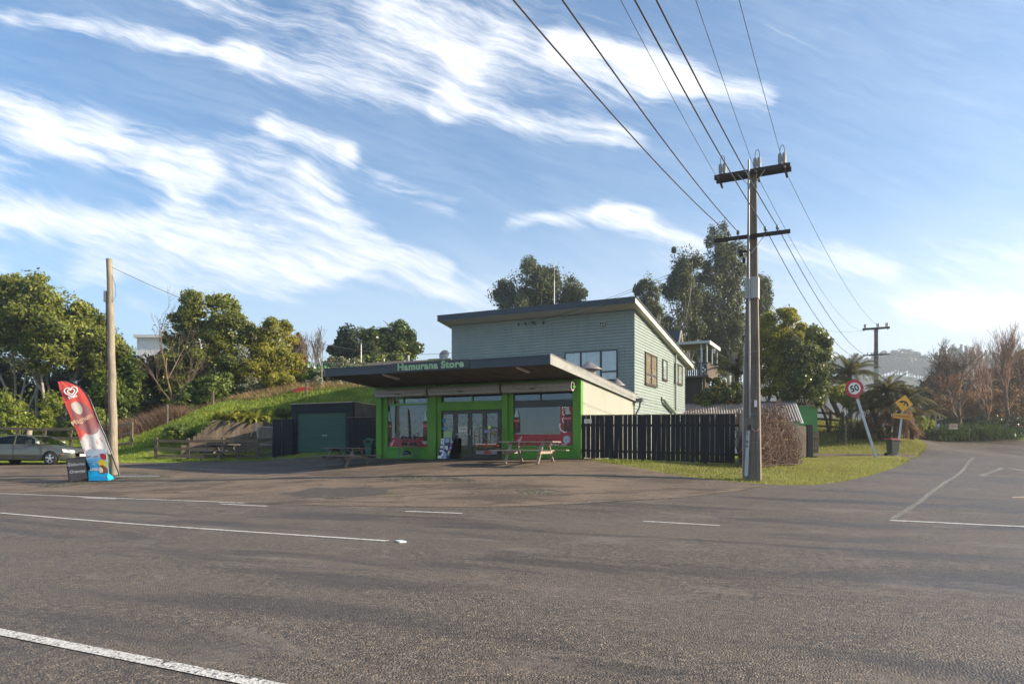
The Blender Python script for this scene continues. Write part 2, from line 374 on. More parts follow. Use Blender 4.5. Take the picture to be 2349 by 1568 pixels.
def grass_ground():
    m,t=newmat('grass_ground'); g=t.n('ShaderNodeNewGeometry').outputs['Position']
    a=t.noise(g,.35,5,.6,.3); f=t.noise(g,6,6,.7); v=t.noise(g,30,3,.7)
    fg=t.math('ADD',t.math('MULTIPLY',a,.45),t.math('MULTIPLY',f,.55))
    c=t.ramp(fg,[(.3,(.07,.10,.016)),(.48,(.16,.20,.034)),(.6,(.27,.28,.06)),(.75,(.33,.27,.09))])
    c=t.mix(t.mr(t.math('ADD',t.math('MULTIPLY',a,.6),t.math('MULTIPLY',v,.4)),.56,.64,0,.6),c,(.10,.065,.035))
    pbr(t,c,.95,0,t.math('ADD',f,v),.8,.04,.1); return m
MA=asphalt(); MF=forecourt_mat(); MG=grass_ground()
MDIRT=M('driveway_dirt',(.075,.055,.04),.95,var=.4,scale=2.5,bump=.5,tint=(.12,.085,.055))
# ------------------------------------------------------------------ ground, road, forecourt
def ground():
    def ax(lo,hi,step,far): 
        c=list(np.arange(lo,hi+1e-6,step)); k=step; x=hi
        while x<far: k*=1.35; x+=k; c.append(x)
        k=step; x=lo
        while x>-far: k*=1.35; x-=k; c.insert(0,x)
        return np.array(c)
    xs=ax(-70,80,.6,3000); ys=ax(-45,95,.6,3000); X,Y=np.meshgrid(xs,ys); Z=H(X,Y)-.05
    nx,ny=len(xs),len(ys); v=np.c_[X.ravel(),Y.ravel(),Z.ravel()]
    i=np.arange((ny-1)*(nx-1)); r=i//(nx-1); q=i%(nx-1); a=r*nx+q; f=np.c_[a,a+1,a+1+nx,a+nx]
    me=bpy.data.meshes.new('ground'); me.vertices.add(len(v)); me.vertices.foreach_set('co',v.ravel())
    me.loops.add(f.size); me.loops.foreach_set('vertex_index',f.ravel()); me.polygons.add(len(f)); me.polygons.foreach_set('loop_start',np.arange(0,f.size,4))
    me.polygons.foreach_set('use_smooth',np.ones(len(f),bool)); me.materials.append(MG); me.update(calc_edges=True)
    o=bpy.data.objects.new('ground',me); COL.objects.link(o); o['kind']='structure'
ground()
edge_l=[(-70,36.0),(-30,34.2)]+[G(*q) for q in ((0,1061),(180,1061),(350,1060.5),(480,1058),(600,1056),(626,1055))]
back=[(-16.0,35.6),(-4.5,33.5),L2W(.6,1.0)]
verge_e=[G(*q) for q in ((1345,1057),(1400,1062),(1440,1068),(1480,1076),(1520,1084),(1560,1091),(1610,1097),(1660,1102),(1740,1109),(1800,1112),(1870,1111),(1920,1106),(1965,1097),(2005,1087),(2045,1074),(2080,1060))]
verge_f=[G(*q) for q in ((2108,1041),(2124,1028),(2126,1019),(2112,1010),(2092,1004),(2060,1001.5))]
far_e=[(26,64),(24,66),(30,66)]
far_q=[G(*q) for q in ((2130,995.5),(2200,995.5),(2290,997.5),(2348,1005))]
far_q=[((px-CX)/F*Y,Y) for px,Y in ((2120,62),(2200,60.5),(2290,58.5),(2348,56))]
# seam between forecourt and road (bowl shaped lip)
seam=[G(*q) for q in ((-300,1117),(0,1128),(250,1138),(450,1148),(600,1155),(800,1160),(1000,1163),(1174,1161),(1400,1150),(1560,1141),(1680,1127),(1760,1112.5))]
fore=edge_l+back+verge_e[:9]+seam[::-1]
road=[(-70,-40),(75,-40),(75,42),(46,50)]+far_q[::-1]+[(25,62.5),(27.0,60.0)]+verge_f[::-1]+verge_e[::-1][:7]+[(verge_e[8][0],verge_e[8][1]-.0)]+seam[::-1]+[(-70,30)]
sheet('road',road,.9,.0,MA,edge=.5)
sheet('forecourt',fore,.5,.006,MF,edge=.35,jit=.02)
dw=[G(*q) for q in ((1862,1046),(1950,1046.5),(2050,1047),(2086,1052),(2102,1044),(2060,1040),(1950,1040.5),(1868,1040))]
sheet('driveway',dw,.5,.012,MDIRT,edge=.4,jit=.06)
# ------------------------------------------------------------------ painted lines
def paintmat():
    m,t=newmat('road_paint'); g=t.n('ShaderNodeNewGeometry').outputs['Position']
    vo=t.n('ShaderNodeTexVoronoi',i_Vector=g,i_Scale=52); vc=t.n('ShaderNodeSeparateColor',i_Color=vo.outputs['Color']).outputs[0]
    w=t.math('ADD',t.math('MULTIPLY',vc,.45),t.math('MULTIPLY',t.noise(g,5,5,.7),.75))
    c=t.ramp(w,[(.36,(.06,.055,.05)),(.46,(.42,.40,.37)),(.7,(.62,.60,.56))])
    pbr(t,c,.7,0,vo.outputs['Distance'],.6,.008,.3); return m
def paintworn():
    m,t=newmat('worn_paint'); g=t.n('ShaderNodeNewGeometry').outputs['Position']
    vo=t.n('ShaderNodeTexVoronoi',i_Vector=g,i_Scale=40); vc=t.n('ShaderNodeSeparateColor',i_Color=vo.outputs['Color']).outputs[0]
    w=t.math('ADD',t.math('MULTIPLY',vc,.5),t.math('MULTIPLY',t.noise(g,3,5,.7),.6))
    pbr(t,t.ramp(w,[(.3,(.07,.062,.052)),(.55,(.15,.14,.125)),(.85,(.36,.34,.31))]),.8,0,vc,.5,.008,.3); return m
MP=paintmat(); MPW=paintworn()
def line(name,pts,w,mat=MP,off=.007,world=False):
    q=[p if world else G(*p) for p in pts]; q=densify(q,.5,False); q=[np.array(p) for p in q]; l=[];r=[]
    for i,p in enumerate(q):
        d=q[min(i+1,len(q)-1)]-q[max(i-1,0)]; d=d/np.linalg.norm(d); nrm=np.array((-d[1],d[0]))
        l.append(p+nrm*w/2); r.append(p-nrm*w/2)
    a=np.array(l+r); z=H(a[:,0],a[:,1])+off; n=len(l)
    me=bpy.data.meshes.new(name); me.from_pydata([(x,y,c) for (x,y),c in zip(a,z)],[],[(n+i,n+i+1,i+1,i) for i in range(n-1)]); me.materials.append(mat); me.update()
    o=bpy.data.objects.new(name,me); COL.objects.link(o); o['kind']='structure'; return o
def gext(a,b,k):                                     # carry a straight line on past its last seen point
    a=np.array(G(*a,y0=2)); b=np.array(G(*b,y0=2)); return tuple(a+(b-a)*k)
line('edge_line',[gext((0,1449),(600,1568),-6),gext((0,1449),(600,1568),0),gext((0,1449),(600,1568),1.6)],.125,world=True)
line('centre_line',[gext((0,1176),(930,1243),-1),gext((0,1176),(930,1243),.97)],.115,world=True)
for a,b in (((190,1141),(265,1144)),((505,1155),(612,1160.5)),((928,1172),(1060,1177)),((1475,1195),(1650,1205))):
    line('dashed_line',[a,b],.11)
line('shoulder_line',[gext((0,1131),(560,1153),-1),gext((0,1131),(560,1153),1)],.10,world=True)
line('shoulder_line',[(1290,1157),(1430,1147),(1560,1140)],.09,MPW,.011)
line('side_road_line',[(2040,1193),(2110,1150),(2170,1104),(2210,1076),(2232,1050)],.13,MPW)
line('side_road_line',[(2040,1193),(2130,1197),(2250,1203),(2420,1211)],.16)
line('give_way_mark',[(2249,1091),(2300,1072),(2320,1074),(2400,1092)],.22,MPW)
line('give_way_mark',[(2245,1092),(2300,1093),(2400,1094)],.2,MPW,.010)

def gravelmat():
    m,t=newmat('pothole_gravel'); g=t.n('ShaderNodeNewGeometry').outputs['Position']; vo=t.n('ShaderNodeTexVoronoi',i_Vector=g,i_Scale=22); vc=t.n('ShaderNodeSeparateColor',i_Color=vo.outputs['Color']).outputs[0]; f=t.noise(g,6,5,.7)
    c=t.mix(t.mr(f,.5,.62,0,.7),t.ramp(vc,[(.1,(.03,.027,.023)),(.6,(.11,.095,.078)),(.95,(.26,.22,.18))]),(.10,.11,.035)); pbr(t,c,.9,0,t.math('ADD',vc,f),.9,.03,.2); return m
MGR=gravelmat(); MTAR=M('tar_patch',(.078,.062,.049),.75,var=.5,scale=5,bump=.3)
sheet('pothole',[G(*q) for q in ((852,1097),(880,1092.5),(930,1090),(985,1091),(1030,1095),(1075,1098.5),(1088,1102),(1075,1106),(1010,1103),(940,1102),(885,1101))],.35,.010,MGR,edge=.15,jit=.05)
for q in (((1000,1093),(1040,1095.5),(1089,1100),(1090,1103.5),(1068,1101.5),(1030,1098.5),(1000,1095)),):
    sheet('crack',[G(*a) for a in q],.3,.014,MTAR,edge=.12,jit=.03)
sheet('tar_patch',[G(*q) for q in ((640,1131),(676,1127),(720,1118),(768,1119),(840,1116),(870,1121),(900,1122),(884,1130),(860,1136),(820,1137),(780,1143),(744,1139),(700,1141),(668,1136))],.4,.009,MTAR,edge=.22,jit=.09)
sheet('gravel_patch',[G(*q) for q in ((60,1112),(150,1100),(210,1090),(275,1082),(350,1085),(395,1092),(350,1100),(260,1104),(200,1111),(120,1118))],.4,.009,MGR,edge=.25,jit=.08)
sheet('pothole',[G(*q) for q in ((742,1139),(775,1137),(800,1140),(790,1144),(750,1144))],.3,.013,MGR,edge=.15,jit=.04)
sheet('pothole',[G(*q) for q in ((1180,1124),(1240,1122),(1290,1126),(1275,1132),(1215,1134),(1185,1131))],.3,.010,MGR,edge=.2,jit=.06)
sheet('crack',[G(*q) for q in ((1575,1121.5),(1620,1120),(1672,1122.5),(1668,1124.5),(1610,1122.5))],.3,.010,MTAR,edge=.15,jit=.03)
# ------------------------------------------------------------------ shop and house share one bearing
def LB(px,py,b):
    k=(px-CX)/F; x=(k*(ORG[1]+CT*b)-ORG[0]-ST*b)/(CT+k*ST); Y=ORG[1]-ST*x+CT*b
    return x, EYE-(py-HZ)/F*Y
def LX(px,b): return LB(px,HZ,b)[0]
def LS(px,py,x):
    k=(px-CX)/F; b=(k*(ORG[1]-ST*x)-ORG[0]-CT*x)/(ST-k*CT); Y=ORG[1]-ST*x+CT*b
    return b, EYE-(py-HZ)/F*Y
def greenmat():
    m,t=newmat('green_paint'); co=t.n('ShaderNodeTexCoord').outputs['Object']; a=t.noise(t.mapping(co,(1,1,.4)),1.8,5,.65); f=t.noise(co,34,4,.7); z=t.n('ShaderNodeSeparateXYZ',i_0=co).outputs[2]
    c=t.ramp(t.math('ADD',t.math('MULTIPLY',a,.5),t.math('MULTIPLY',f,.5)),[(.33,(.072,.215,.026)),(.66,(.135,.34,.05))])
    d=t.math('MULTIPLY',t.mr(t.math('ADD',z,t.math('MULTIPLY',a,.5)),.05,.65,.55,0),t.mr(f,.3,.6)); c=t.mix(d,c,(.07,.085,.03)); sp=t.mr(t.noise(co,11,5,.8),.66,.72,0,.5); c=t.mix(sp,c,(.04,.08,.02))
    pbr(t,c,.6,0,f,.5,.012,.35); return m
GREEN=greenmat()
GREEN2=M('green_trim',(.09,.29,.022),.45,var=.1,scale=4,bump=.05)
NAVY=M('navy_fascia',(.030,.043,.060),.5,var=.15,scale=3,bump=.05)
BLACKF=M('black_joinery',(.008,.009,.011),.35,var=.2,scale=3,bump=.03)
GALV=M('galvanised',(.30,.29,.28),.45,.55,var=.25,scale=3,bump=.1)
SHUT=M('shutter_steel',(.34,.32,.30),.5,.25,var=.2,scale=4,bump=.1)
WHITE=M('white_paint',(.72,.70,.66),.6,var=.06,scale=5,bump=.05)
DARK=M('dark_void',(.012,.012,.013),.8,var=.2,scale=3)
GLASS=glassmat('shop_glass',(.6,.68,.74),.06,gl=(.42,.50,.62)); GLASS2=glassmat('window_glass',(.97,.98,.98),.04,gl=(.7,.75,.8))
RED=M('film_red',(.36,.028,.035),.5,var=.1,scale=4,bump=.02)
def cream():
    m,t=newmat('roughcast_cream'); co=t.n('ShaderNodeTexCoord').outputs['Object']
    n=t.noise(co,28,5,.75); b=t.noise(t.mapping(co,(1,1,.4)),1.2,5,.6); f=t.noise(co,9,3,.6)
    c=t.ramp(n,[(.34,(.25,.25,.215)),(.6,(.44,.44,.39))]); c=t.mix(t.mr(b,.5,.75,0,.35),c,(.28,.26,.19))
    pbr(t,c,.95,0,t.math('ADD',n,t.math('MULTIPLY',f,.5)),1.0,.035,.2); return m
CREAM=cream()
def soffitmat():
    m,t=newmat('soffit_brown'); co=t.n('ShaderNodeTexCoord').outputs['Object']; n=t.noise(t.mapping(co,(2,.3,1)),3,4,.6)
    pbr(t,t.ramp(n,[(.3,(.06,.045,.034)),(.7,(.14,.108,.08))]),.6,0,n,.2); return m
SOF=soffitmat()
ZB=.9
store=empty('store_building',(ORG[0],ORG[1],ZB),-TH,'low green roadside shop with a wide dark flat canopy and cream roughcast side wall','shop')
def zz(z): return z-ZB
def W(px,py,b): x,z=LB(px,py,b); return x,z-ZB
TOPF=lambda y: zz(4.77-.0665*(y+3.43))               # roof top
BOT=lambda y: TOPF(y)-.285
xL=LX(862,0); base=-.5
# body walls (front wall is built up of pillars, sills and lintel below)
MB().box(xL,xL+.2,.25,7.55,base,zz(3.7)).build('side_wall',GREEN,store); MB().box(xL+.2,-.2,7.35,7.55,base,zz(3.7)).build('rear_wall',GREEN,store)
w=MB(); w.prism([(.26,base),(7.55,base),(7.55,BOT(7.55)),(.26,BOT(.26))],-.2,0,'x'); w.build('side_wall',CREAM,store,label='cream roughcast side wall')
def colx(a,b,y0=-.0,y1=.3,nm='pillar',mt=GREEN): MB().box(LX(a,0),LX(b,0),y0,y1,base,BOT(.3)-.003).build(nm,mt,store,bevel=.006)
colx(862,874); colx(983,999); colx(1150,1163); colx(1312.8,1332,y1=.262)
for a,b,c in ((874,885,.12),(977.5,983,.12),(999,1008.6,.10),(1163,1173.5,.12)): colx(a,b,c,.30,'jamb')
RX=.2
# sills / brick dado
def brickmat():
    m,t=newmat('painted_brick'); co=t.n('ShaderNodeTexCoord').outputs['Object']
    v=t.mapping(co,(1,1,1),(PI/2,0,0)); br=t.n('ShaderNodeTexBrick',i_Vector=v,i_Scale=1.0,offset=.5); br.inputs['Mortar Size'].default_value=.008; br.inputs['Brick Width'].default_value=.42; br.inputs['Row Height'].default_value=.115
    br.inputs['Color1'].default_value=(.075,.27,.02,1); br.inputs['Color2'].default_value=(.10,.32,.025,1); br.inputs['Mortar'].default_value=(.06,.24,.015,1)
    pbr(t,br.outputs['Color'],.6,0,t.math('SUBTRACT',1.0,br.outputs['Fac']),.6,.012); return m
BR=brickmat()
zs1=zz(1.40); zs2=zz(1.46)
for a,b,z_ in ((874,983,zs1),(1163,1312.8,zs2)):
    MB().box(LX(a,0)+.002,LX(b,0)-.002,.13,.32,base,z_).build('brick_dado',BR,store)
    MB().box(LX(a,0)+.004,LX(b,0)-.004,.06,.34,z_,z_+.06).build('window_sill',GREEN2,store,bevel=.005)
# lintel over doors and wall above windows
w=MB(); _,zl0=W(1080,939.6,.05); _,zl1=W(1080,922,.05)
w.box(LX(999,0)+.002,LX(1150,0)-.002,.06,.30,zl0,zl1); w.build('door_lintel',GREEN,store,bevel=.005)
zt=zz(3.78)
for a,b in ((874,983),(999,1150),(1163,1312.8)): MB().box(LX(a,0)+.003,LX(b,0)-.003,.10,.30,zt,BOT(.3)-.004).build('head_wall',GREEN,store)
# interior
INT=M('interior_wall',(.20,.22,.25),.9,var=.3,scale=2); INF=M('interior_floor',(.10,.10,.10),.6)
w=MB(); w.box(xL+.2,-.2,3.2,3.3,zz(.9),zz(4.2)); w.box(xL+.2,-.2,.34,3.2,zz(.88),zz(.96)); w.box(xL+.2,-.2,.34,3.2,zz(3.9),zz(3.95)); w.build('interior',INT,store)
SHF=[M('goods_%d'%i,c,.6,var=.3,scale=9) for i,c in enumerate([(.45,.42,.38),(.12,.22,.10),(.4,.08,.06),(.35,.28,.1),(.08,.12,.25),(.5,.5,.5)])]
for r,(x0,x1,y) in enumerate(((LX(892,1.2),LX(975,1.2),1.2),(LX(1185,.9),LX(1280,.9),.9),(LX(1020,2.6),LX(1140,2.6),2.6))):
    sh=MB()
    for xx_ in (x0,x1-.03): sh.box(xx_,xx_+.03,y,y+.35,zz(.97),zz(2.75 if r!=1 else 1.9))
    for lv in range(4 if r!=1 else 2): sh.box(x0+.03,x1-.03,y,y+.35,zz(1.32)+lv*.45,zz(1.35)+lv*.45)
    so_=sh.build('shop_shelf',INT,store)
    for lv in range(4 if r!=1 else 2):
        z=zz(1.35)+lv*.45; x=x0+.05; w=MB()
        while x<x1-.15:
            wd_=random.uniform(.08,.2); w.box(x,x+wd_*(1 if random.random()<.8 else .8),y+.05,y+.3,z,z+random.uniform(.12,.34),random.randrange(6)); x+=wd_
        w.build('shelf_goods',SHF,so_)
# bundle of white bags seen inside the right window
def window(px0,px1,zb,ztop,parent,y=.22):
    x0,x1=LX(px0,.2),LX(px1,.2)
    g=MB(); g.box(x0+.01,x1-.01,y,y+.012,zb,ztop); gl=g.build('shop_window',GLASS,parent)
    return gl,x0,x1
gy=.22
_,z1t=W(930,928.0,.2); gl1,a0,a1=window(885,982,zs1+.06,zt,store)
f=MB(); 
for z in (z1t,): f.box(a0,a1,gy-.04,gy+.05,z-.03,z+.05)
f.box(a0,a0+.05,gy-.04,gy+.05,zs1+.06,zt); f.box(a1-.05,a1,gy-.04,gy+.05,zs1+.06,zt)
for p_ in (903,925.5): f.box(LX(p_,.2)-.03,LX(p_,.2)+.03,gy-.04,gy+.05,z1t+.05,zt)
f.build('frame',GREEN2,gl1)
f=MB(); x=LX(893,.2); f.box(LX(885,.2)+.05,LX(902,.2),gy-.03,gy-.01,z1t+.05,zt-.001); f.build('vent_panel',M('vent_plate',(.30,.36,.16),.6),gl1)
f=MB(); f.lathe([(0,0),(.15,0),(.16,.02),(.13,.03),(.02,.02),(0,.02)],n=20); v_=f.build('extractor_fan',M('fan_grille',(.18,.16,.13),.6),gl1,loc=(x+.02,gy-.035,(z1t+zt)/2+.01),rot=(PI/2,0,0))
_,z2a=W(1240,933.5,.2); _,z2b=W(1240,917,.2)
gl2,b0,b1=window(1173.8,1312.6,zs2+.06,zt,store)
f=MB(); f.box(b0,b1,gy-.05,gy+.05,z2a,z2b); f.box(b0,b0+.035,gy-.04,gy+.05,zs2+.06,z2a); f.box(LX(1240,.2)-.03,LX(1240,.2)+.03,gy-.04,gy+.05,z2b,zt); f.build('frame',BLACKF,gl2)
_,z3=W(1080,921.5,.2); gl3,c0,c1=window(1008.6,1150,z3,zt,store)
f=MB(); f.box(LX(1083,.2)-.035,LX(1083,.2)+.035,gy-.04,gy+.05,z3,zt); f.box(c0,c1,gy-.045,gy+.05,z3-.02,z3+.04); f.build('frame',GREEN2,gl3)
# red film, bottle pictures, writing
WT=M('lettering_white',(.75,.75,.74),.5,var=.03,bump=0); BOTD=M('cola_dark',(.035,.008,.012),.4,var=.2); BOTC=M('bottle_glass_pale',(.42,.52,.52),.4,var=.1); LTB=M('roundel_blue',(.38,.50,.62),.5,var=.1)
def band(gl,x0,x1,zb,zt_,y): m_=MB(); m_.box(x0,x1,y,y+.006,zb,zt_); return m_.build('red_film',RED,gl)
yf=gy-.012
zr1=W(930,1003,.2)[1]; zr2=W(1240,995.6,.2)[1]
band(gl1,a0+.05,a1-.05,zs1+.062,zr1,yf); band(gl2,b0+.035,b1-.01,zs2+.062,zr2,yf)
band(gl2,LX(1284.5,.2),b1-.01,zr2+.002,z2a-.002,yf)
def bottle(gl,px,pyt,pyb,wpx,y=yf-.012,clip=None):
    x,zt_=W(px,pyt,.2); _,zb=W(px,pyb,.2); hw=wpx/F*29.5/2/.9; Hh=zt_-zb
    prof=[(1.0,0),(1.0,.30),(.93,.42),(1.0,.55),(.95,.62),(.62,.78),(.36,.88),(.34,.97),(.4,.975),(.4,1)]
    def poly(za,zc):
        pts=[(s,z) for s,z in prof if za<=z<=zc]; 
        def at(z):
            for (s0,q0),(s1,q1) in zip(prof,prof[1:]):
                if q0<=z<=q1 and q1>q0: return s0+(s1-s0)*(z-q0)/(q1-q0)
            return prof[-1][0]
        pts=[(at(za),za)]+[p for p in pts if za<p[1]<zc]+[(at(zc),zc)]
        r=[(x+s*hw,zb+z*Hh) for s,z in pts]; l=[(x-s*hw,zb+z*Hh) for s,z in pts][::-1]
        if clip: r=[(min(q,clip),z) for q,z in r]
        return r+l
    m_=MB(); m_.prism(poly(0,.69),y,y+.006); bt=m_.build('bottle_picture',BOTD,gl)
    m_=MB(); m_.prism(poly(.692,1),y,y+.006); m_.build('bottle_neck',BOTC,bt)
    m_=MB(); xr=min(x+hw*1.02,clip or 9); m_.box(x-hw*1.02,xr,y-.005,y-.001,zb+.45*Hh,zb+.60*Hh); m_.box(x-hw*.2,x+hw*.22,y-.004,y-.001,zb+.2*Hh,zb+.44*Hh); m_.build('label_band',RED,bt)
    text_obj('lettering','Coca-Cola',.085,WT,bt,((x-hw+xr)/2,y-.008,zb+.525*Hh),ext=.002,shear=.3,sx=.75)
bottle(gl1,900-8,944,1013.5,11.5,clip=None); bottle(gl1,975.5,944,1011,12,clip=a1-.055)
bottle(gl2,1188.5-4,940,991.5,14.5); bottle(gl2,1302,932,989,16,clip=b1-.012)
def roundel(gl,px,py,rpx):
    x,z=W(px,py,.2); r=rpx/F*29/.93; m_=MB(); m_.prism([(x+r*math.cos(a),z+r*math.sin(a)) for a in np.linspace(0,2*PI,28)[:-1]],yf-.008,yf-.002); q=m_.build('roundel',LTB,gl)
    text_obj('lettering','Coca-Cola',r*.5,M('lettering_red',(.45,.03,.05),.5),q,(x,yf-.010,z),ext=.001,shear=.3,sx=.8)
roundel(gl1,973.5,1012.5,6.2); roundel(gl2,1299.5,1007.5,8.2)
text_obj('lettering','Coca-Cola',.27,WT,gl2,(*[W(1275,1018,.2)[0]],yf-.006,W(1275,1018,.2)[1]-.02),ext=.002,shear=.35,sx=.78)
xx,zv=W(1293,964,.2); text_obj('lettering','Coca',.55,WT,gl2,(xx,yf-.006,zv),rot=(PI/2,R(-90),0),ext=.002,shear=.35,sx=1.0)
def slim_bottle(gl,px,py,s):
    x,z=W(px,py,.2); m_=MB(); ang=R(-32)
    pr=[(-.09,-.3),(.09,-.3),(.1,-.05),(.05,.12),(.035,.3),(-.035,.3),(-.05,.12),(-.1,-.05)]
    m_.prism([(x+s*(a*math.cos(ang)-b*math.sin(ang)),z+s*(a*math.sin(ang)+b*math.cos(ang))) for a,b in pr],yf-.006,yf-.001); m_.build('bottle_outline',M('pale_pink',(.55,.35,.42),.5),gl)
slim_bottle(gl1,899.5,1015,.62); slim_bottle(gl2,1191,1010,.75)
for px in (925,933,1232,1252,1262): 
    x,z=W(px,1010,.2); m_=MB(); r=.05+.04*random.random(); m_.prism([(x+r*math.cos(a),z+r*math.sin(a)) for a in np.linspace(0,2*PI,14)[:-1]],yf-.005,yf-.001); m_.build('bubble_mark',M('film_dark_red',(.14,.012,.016),.5),gl1 if px<1000 else gl2)
for i,(px,w_) in enumerate(((891,10),(904,9))):
    x,z=W(px,999,.2); m_=MB(); m_.box(x-.13,x+.13,yf+.03,yf+.035,zr1+.004,zr1+.2); m_.build('window_poster',SHF[5] if i else M('poster_teal',(.25,.45,.42),.6),gl1)
# doors
x0,x1=LX(1008.6,.2)+.003,LX(1150,.2)-.003; zf=zz(.93); ztp=zl0-.003
dw_=(x1-x0)/4; y0=.16
f=MB(); f.box(x0,x1,y0,y0+.1,ztp-.10,ztp); f.box(x0,x0+.07,y0,y0+.1,zf,ztp-.10); f.box(x1-.07,x1,y0,y0+.1,zf,ztp-.1); f.box(x0,x1,y0-.08,y0+.1,zf-.05,zf); f.build('door_frame',BLACKF,store)
for i in range(4):
    a=x0+.07+i*(x1-x0-.14)/4; b=a+(x1-x0-.14)/4; m_=MB(); st=.11; zb=zf+.25 if i else zf+.25; zt_=ztp-.15
    yy=y0+.02; m_.box(a,a+st,yy,yy+.05,zf+.005,ztp-.102); m_.box(b-st,b-.004,yy,yy+.05,zf+.005,ztp-.102); m_.box(a+st,b-st,yy,yy+.05,zf+.005,zb); m_.box(a+st,b-st,yy,yy+.05,zt_,ztp-.102)
    dr=m_.build('door',BLACKF,store)
    m_=MB(); m_.box(a+st,b-st,yy+.02,yy+.03,zb,zt_); m_.build('glass_pane',GLASS,dr)
    if i==1:
        m_=MB(); m_.beam((a+.02,yy-.03,zf+1.1),(b-.05,yy-.03,zf+1.1),.03,.03); m_.build('push_bar',GALV,dr)
        m_=MB(); m_.box(a+.17,b-.12,yy-.012,yy-.004,zf+1.2,zf+1.42); op=m_.build('open_notice',WHITE,dr); text_obj('lettering','OPEN',.17,BLACKF,op,((a+b)/2+.02,yy-.016,zf+1.31),ext=.002,sx=.9)
    if i==2:
        m_=MB(); m_.box(a+.02,a+.06,yy-.04,yy-.01,zf+1.05,zf+1.3); m_.build('door_handle',GALV,dr)
    if i==0:
        m_=MB(); m_.box(a+.14,b-.16,yy-.008,yy-.002,zf+.95,zf+1.22); m_.build('notice',M('notice_green',(.35,.5,.25),.7),dr)
        m_=MB(); m_.box(a+.15,b-.17,yy-.009,yy-.003,zf+.72,zf+.945); m_.build('notice',M('notice_blue',(.35,.52,.62),.7),dr)
        for q in ((.06,.3,1.32,1.42),(.08,.2,1.62,1.8)): MB().box(a+q[0],a+q[1],yy-.010,yy-.004,zf+q[2],zf+q[3]).build('sticker',M('sticker_blue',(.04,.25,.42),.5),dr)
# roller shutters
def shutter(pa,pb,zc,yc=-.27,r=.20):
    x0,x1=LX(pa,yc),LX(pb,yc); n=96; prof=[]
    for k in range(n):
        a=2*PI*k/n; rr=r+.010*math.sin(a*14); prof.append((yc+rr*math.cos(a),zc+rr*math.sin(a)))
    m_=MB(); 
    vs=[(x0,a,b) for a,b in prof]+[(x1,a,b) for a,b in prof]; m_.add(vs,[(i,(i+1)%n,n+(i+1)%n,n+i) for i in range(n)],0,True)
    m_.box(x0+.1,x1-.1,yc-r-.02,yc-r+.03,zc-.17,zc-.12)
    s=m_.build('roller_shutter',SHUT,store)
    for xe,dr in ((x0,1),(x1,-1)):
        q=MB(); n2=32; ro,ri=r+.004,r*.72
        vs=[(xe-dr*.015,yc+ro*math.cos(2*PI*k/n2),zc+ro*math.sin(2*PI*k/n2)) for k in range(n2)]+[(xe-dr*.015,yc+ri*math.cos(2*PI*k/n2),zc+ri*math.sin(2*PI*k/n2)) for k in range(n2)]+[(xe+dr*.10,yc+ri*math.cos(2*PI*k/n2),zc+ri*math.sin(2*PI*k/n2)) for k in range(n2)]
        fs=[(k,(k+1)%n2,n2+(k+1)%n2,n2+k) for k in range(n2)]+[(n2+k,n2+(k+1)%n2,2*n2+(k+1)%n2,2*n2+k) for k in range(n2)]
        q.add(vs,fs); q.build('end_ring',SHUT,s)
        q=MB(); q.add(vs[2*n2:],[tuple(range(n2))]); q.build('roll_core',DARK,s)
    for q in ((x0-.04,x0),(x1,x1+.05)): MB().box(q[0],q[1],yc-.03,.02,zc-.06,zc+.02).build('bracket',GREEN2,s)
    m_=MB(); xm=(x0+x1)/2-.1; m_.box(xm-.12,xm+.12,yc-r-.03,yc-r-.005,zc-.08,zc-.05); m_.build('shutter_handle',DARK,s)
def zcen(px,py,y=-.27): return W(px,py,y)[1]
shutter(864,981.5,zcen(920,900.5)); shutter(985.5,1149,zcen(1070,894.5)); shutter(1153.5,1312.6,zcen(1235,888))
# canopy and roof
xc0=xL-.05; xc1=.10
m_=MB(); yy0,yy1=-3.40,7.6
m_.prism([(yy0,BOT(yy0)+.03),(yy1,BOT(yy1)+.03),(yy1,TOPF(yy1)),(yy0,TOPF(yy0))],xc0+.03,xc1-.03,'x'); rf=m_.build('roof',GALV,store)
m_=MB(); nw=200; xs=np.linspace(xc0+.04,-.22,nw)
vs=[];
for x in xs:
    dz=.012*math.sin(x*2*PI/.12)
    vs+= [(x,yy0+.05,BOT(yy0)+dz),(x,.02,BOT(0)+dz)]
nw=1100; xs=np.linspace(xc0+.04,xc1-.04,nw); vs=[]
for x in xs:
    dz=-.004+.016*math.sin(x*2*PI/.105); vs+=[(x,yy0+.04,BOT(yy0)+dz),(x,.0,BOT(0)+dz)]
m_.add(vs,[(2*i,2*i+1,2*i+3,2*i+2) for i in range(nw-1)],0,True); m_.build('soffit',SOF,store,recalc=False)
m_=MB(); m_.box(LX(1088,-2)-.02,LX(1088,-2)+.02,-3.3,-.1,0,.03); 
m_=MB(); zf0,zf1=BOT(-3.43)-.035,TOPF(-3.43)+.03
m_.box(xc0,xc1,-3.445,-3.405,zf0,zf1-.06); m_.box(xc0-.005,xc1,-3.465,-3.405,zf1-.058,zf1); fa=m_.build('fascia',NAVY,store)
m_=MB(); 
for x in (xc1-.0,xc0-.035): m_.prism([(-3.44,zf0),(7.62,BOT(7.62)-.03),(7.62,TOPF(7.62)+.04),(-3.44,zf1+.003)],x,x+.035,'x')
m_.build('barge_board',M('barge_grey',(.25,.25,.235),.6,var=.22,scale=3,bump=.2),store)
m_=MB(); m_.prism([(-3.46,TOPF(-3.46)+.035),(7.63,TOPF(7.63)+.042),(7.63,TOPF(7.63)+.065),(-3.46,TOPF(-3.46)+.058)],xc1-.03,xc1+.055,'x'); m_.build('flashing',GALV,store)
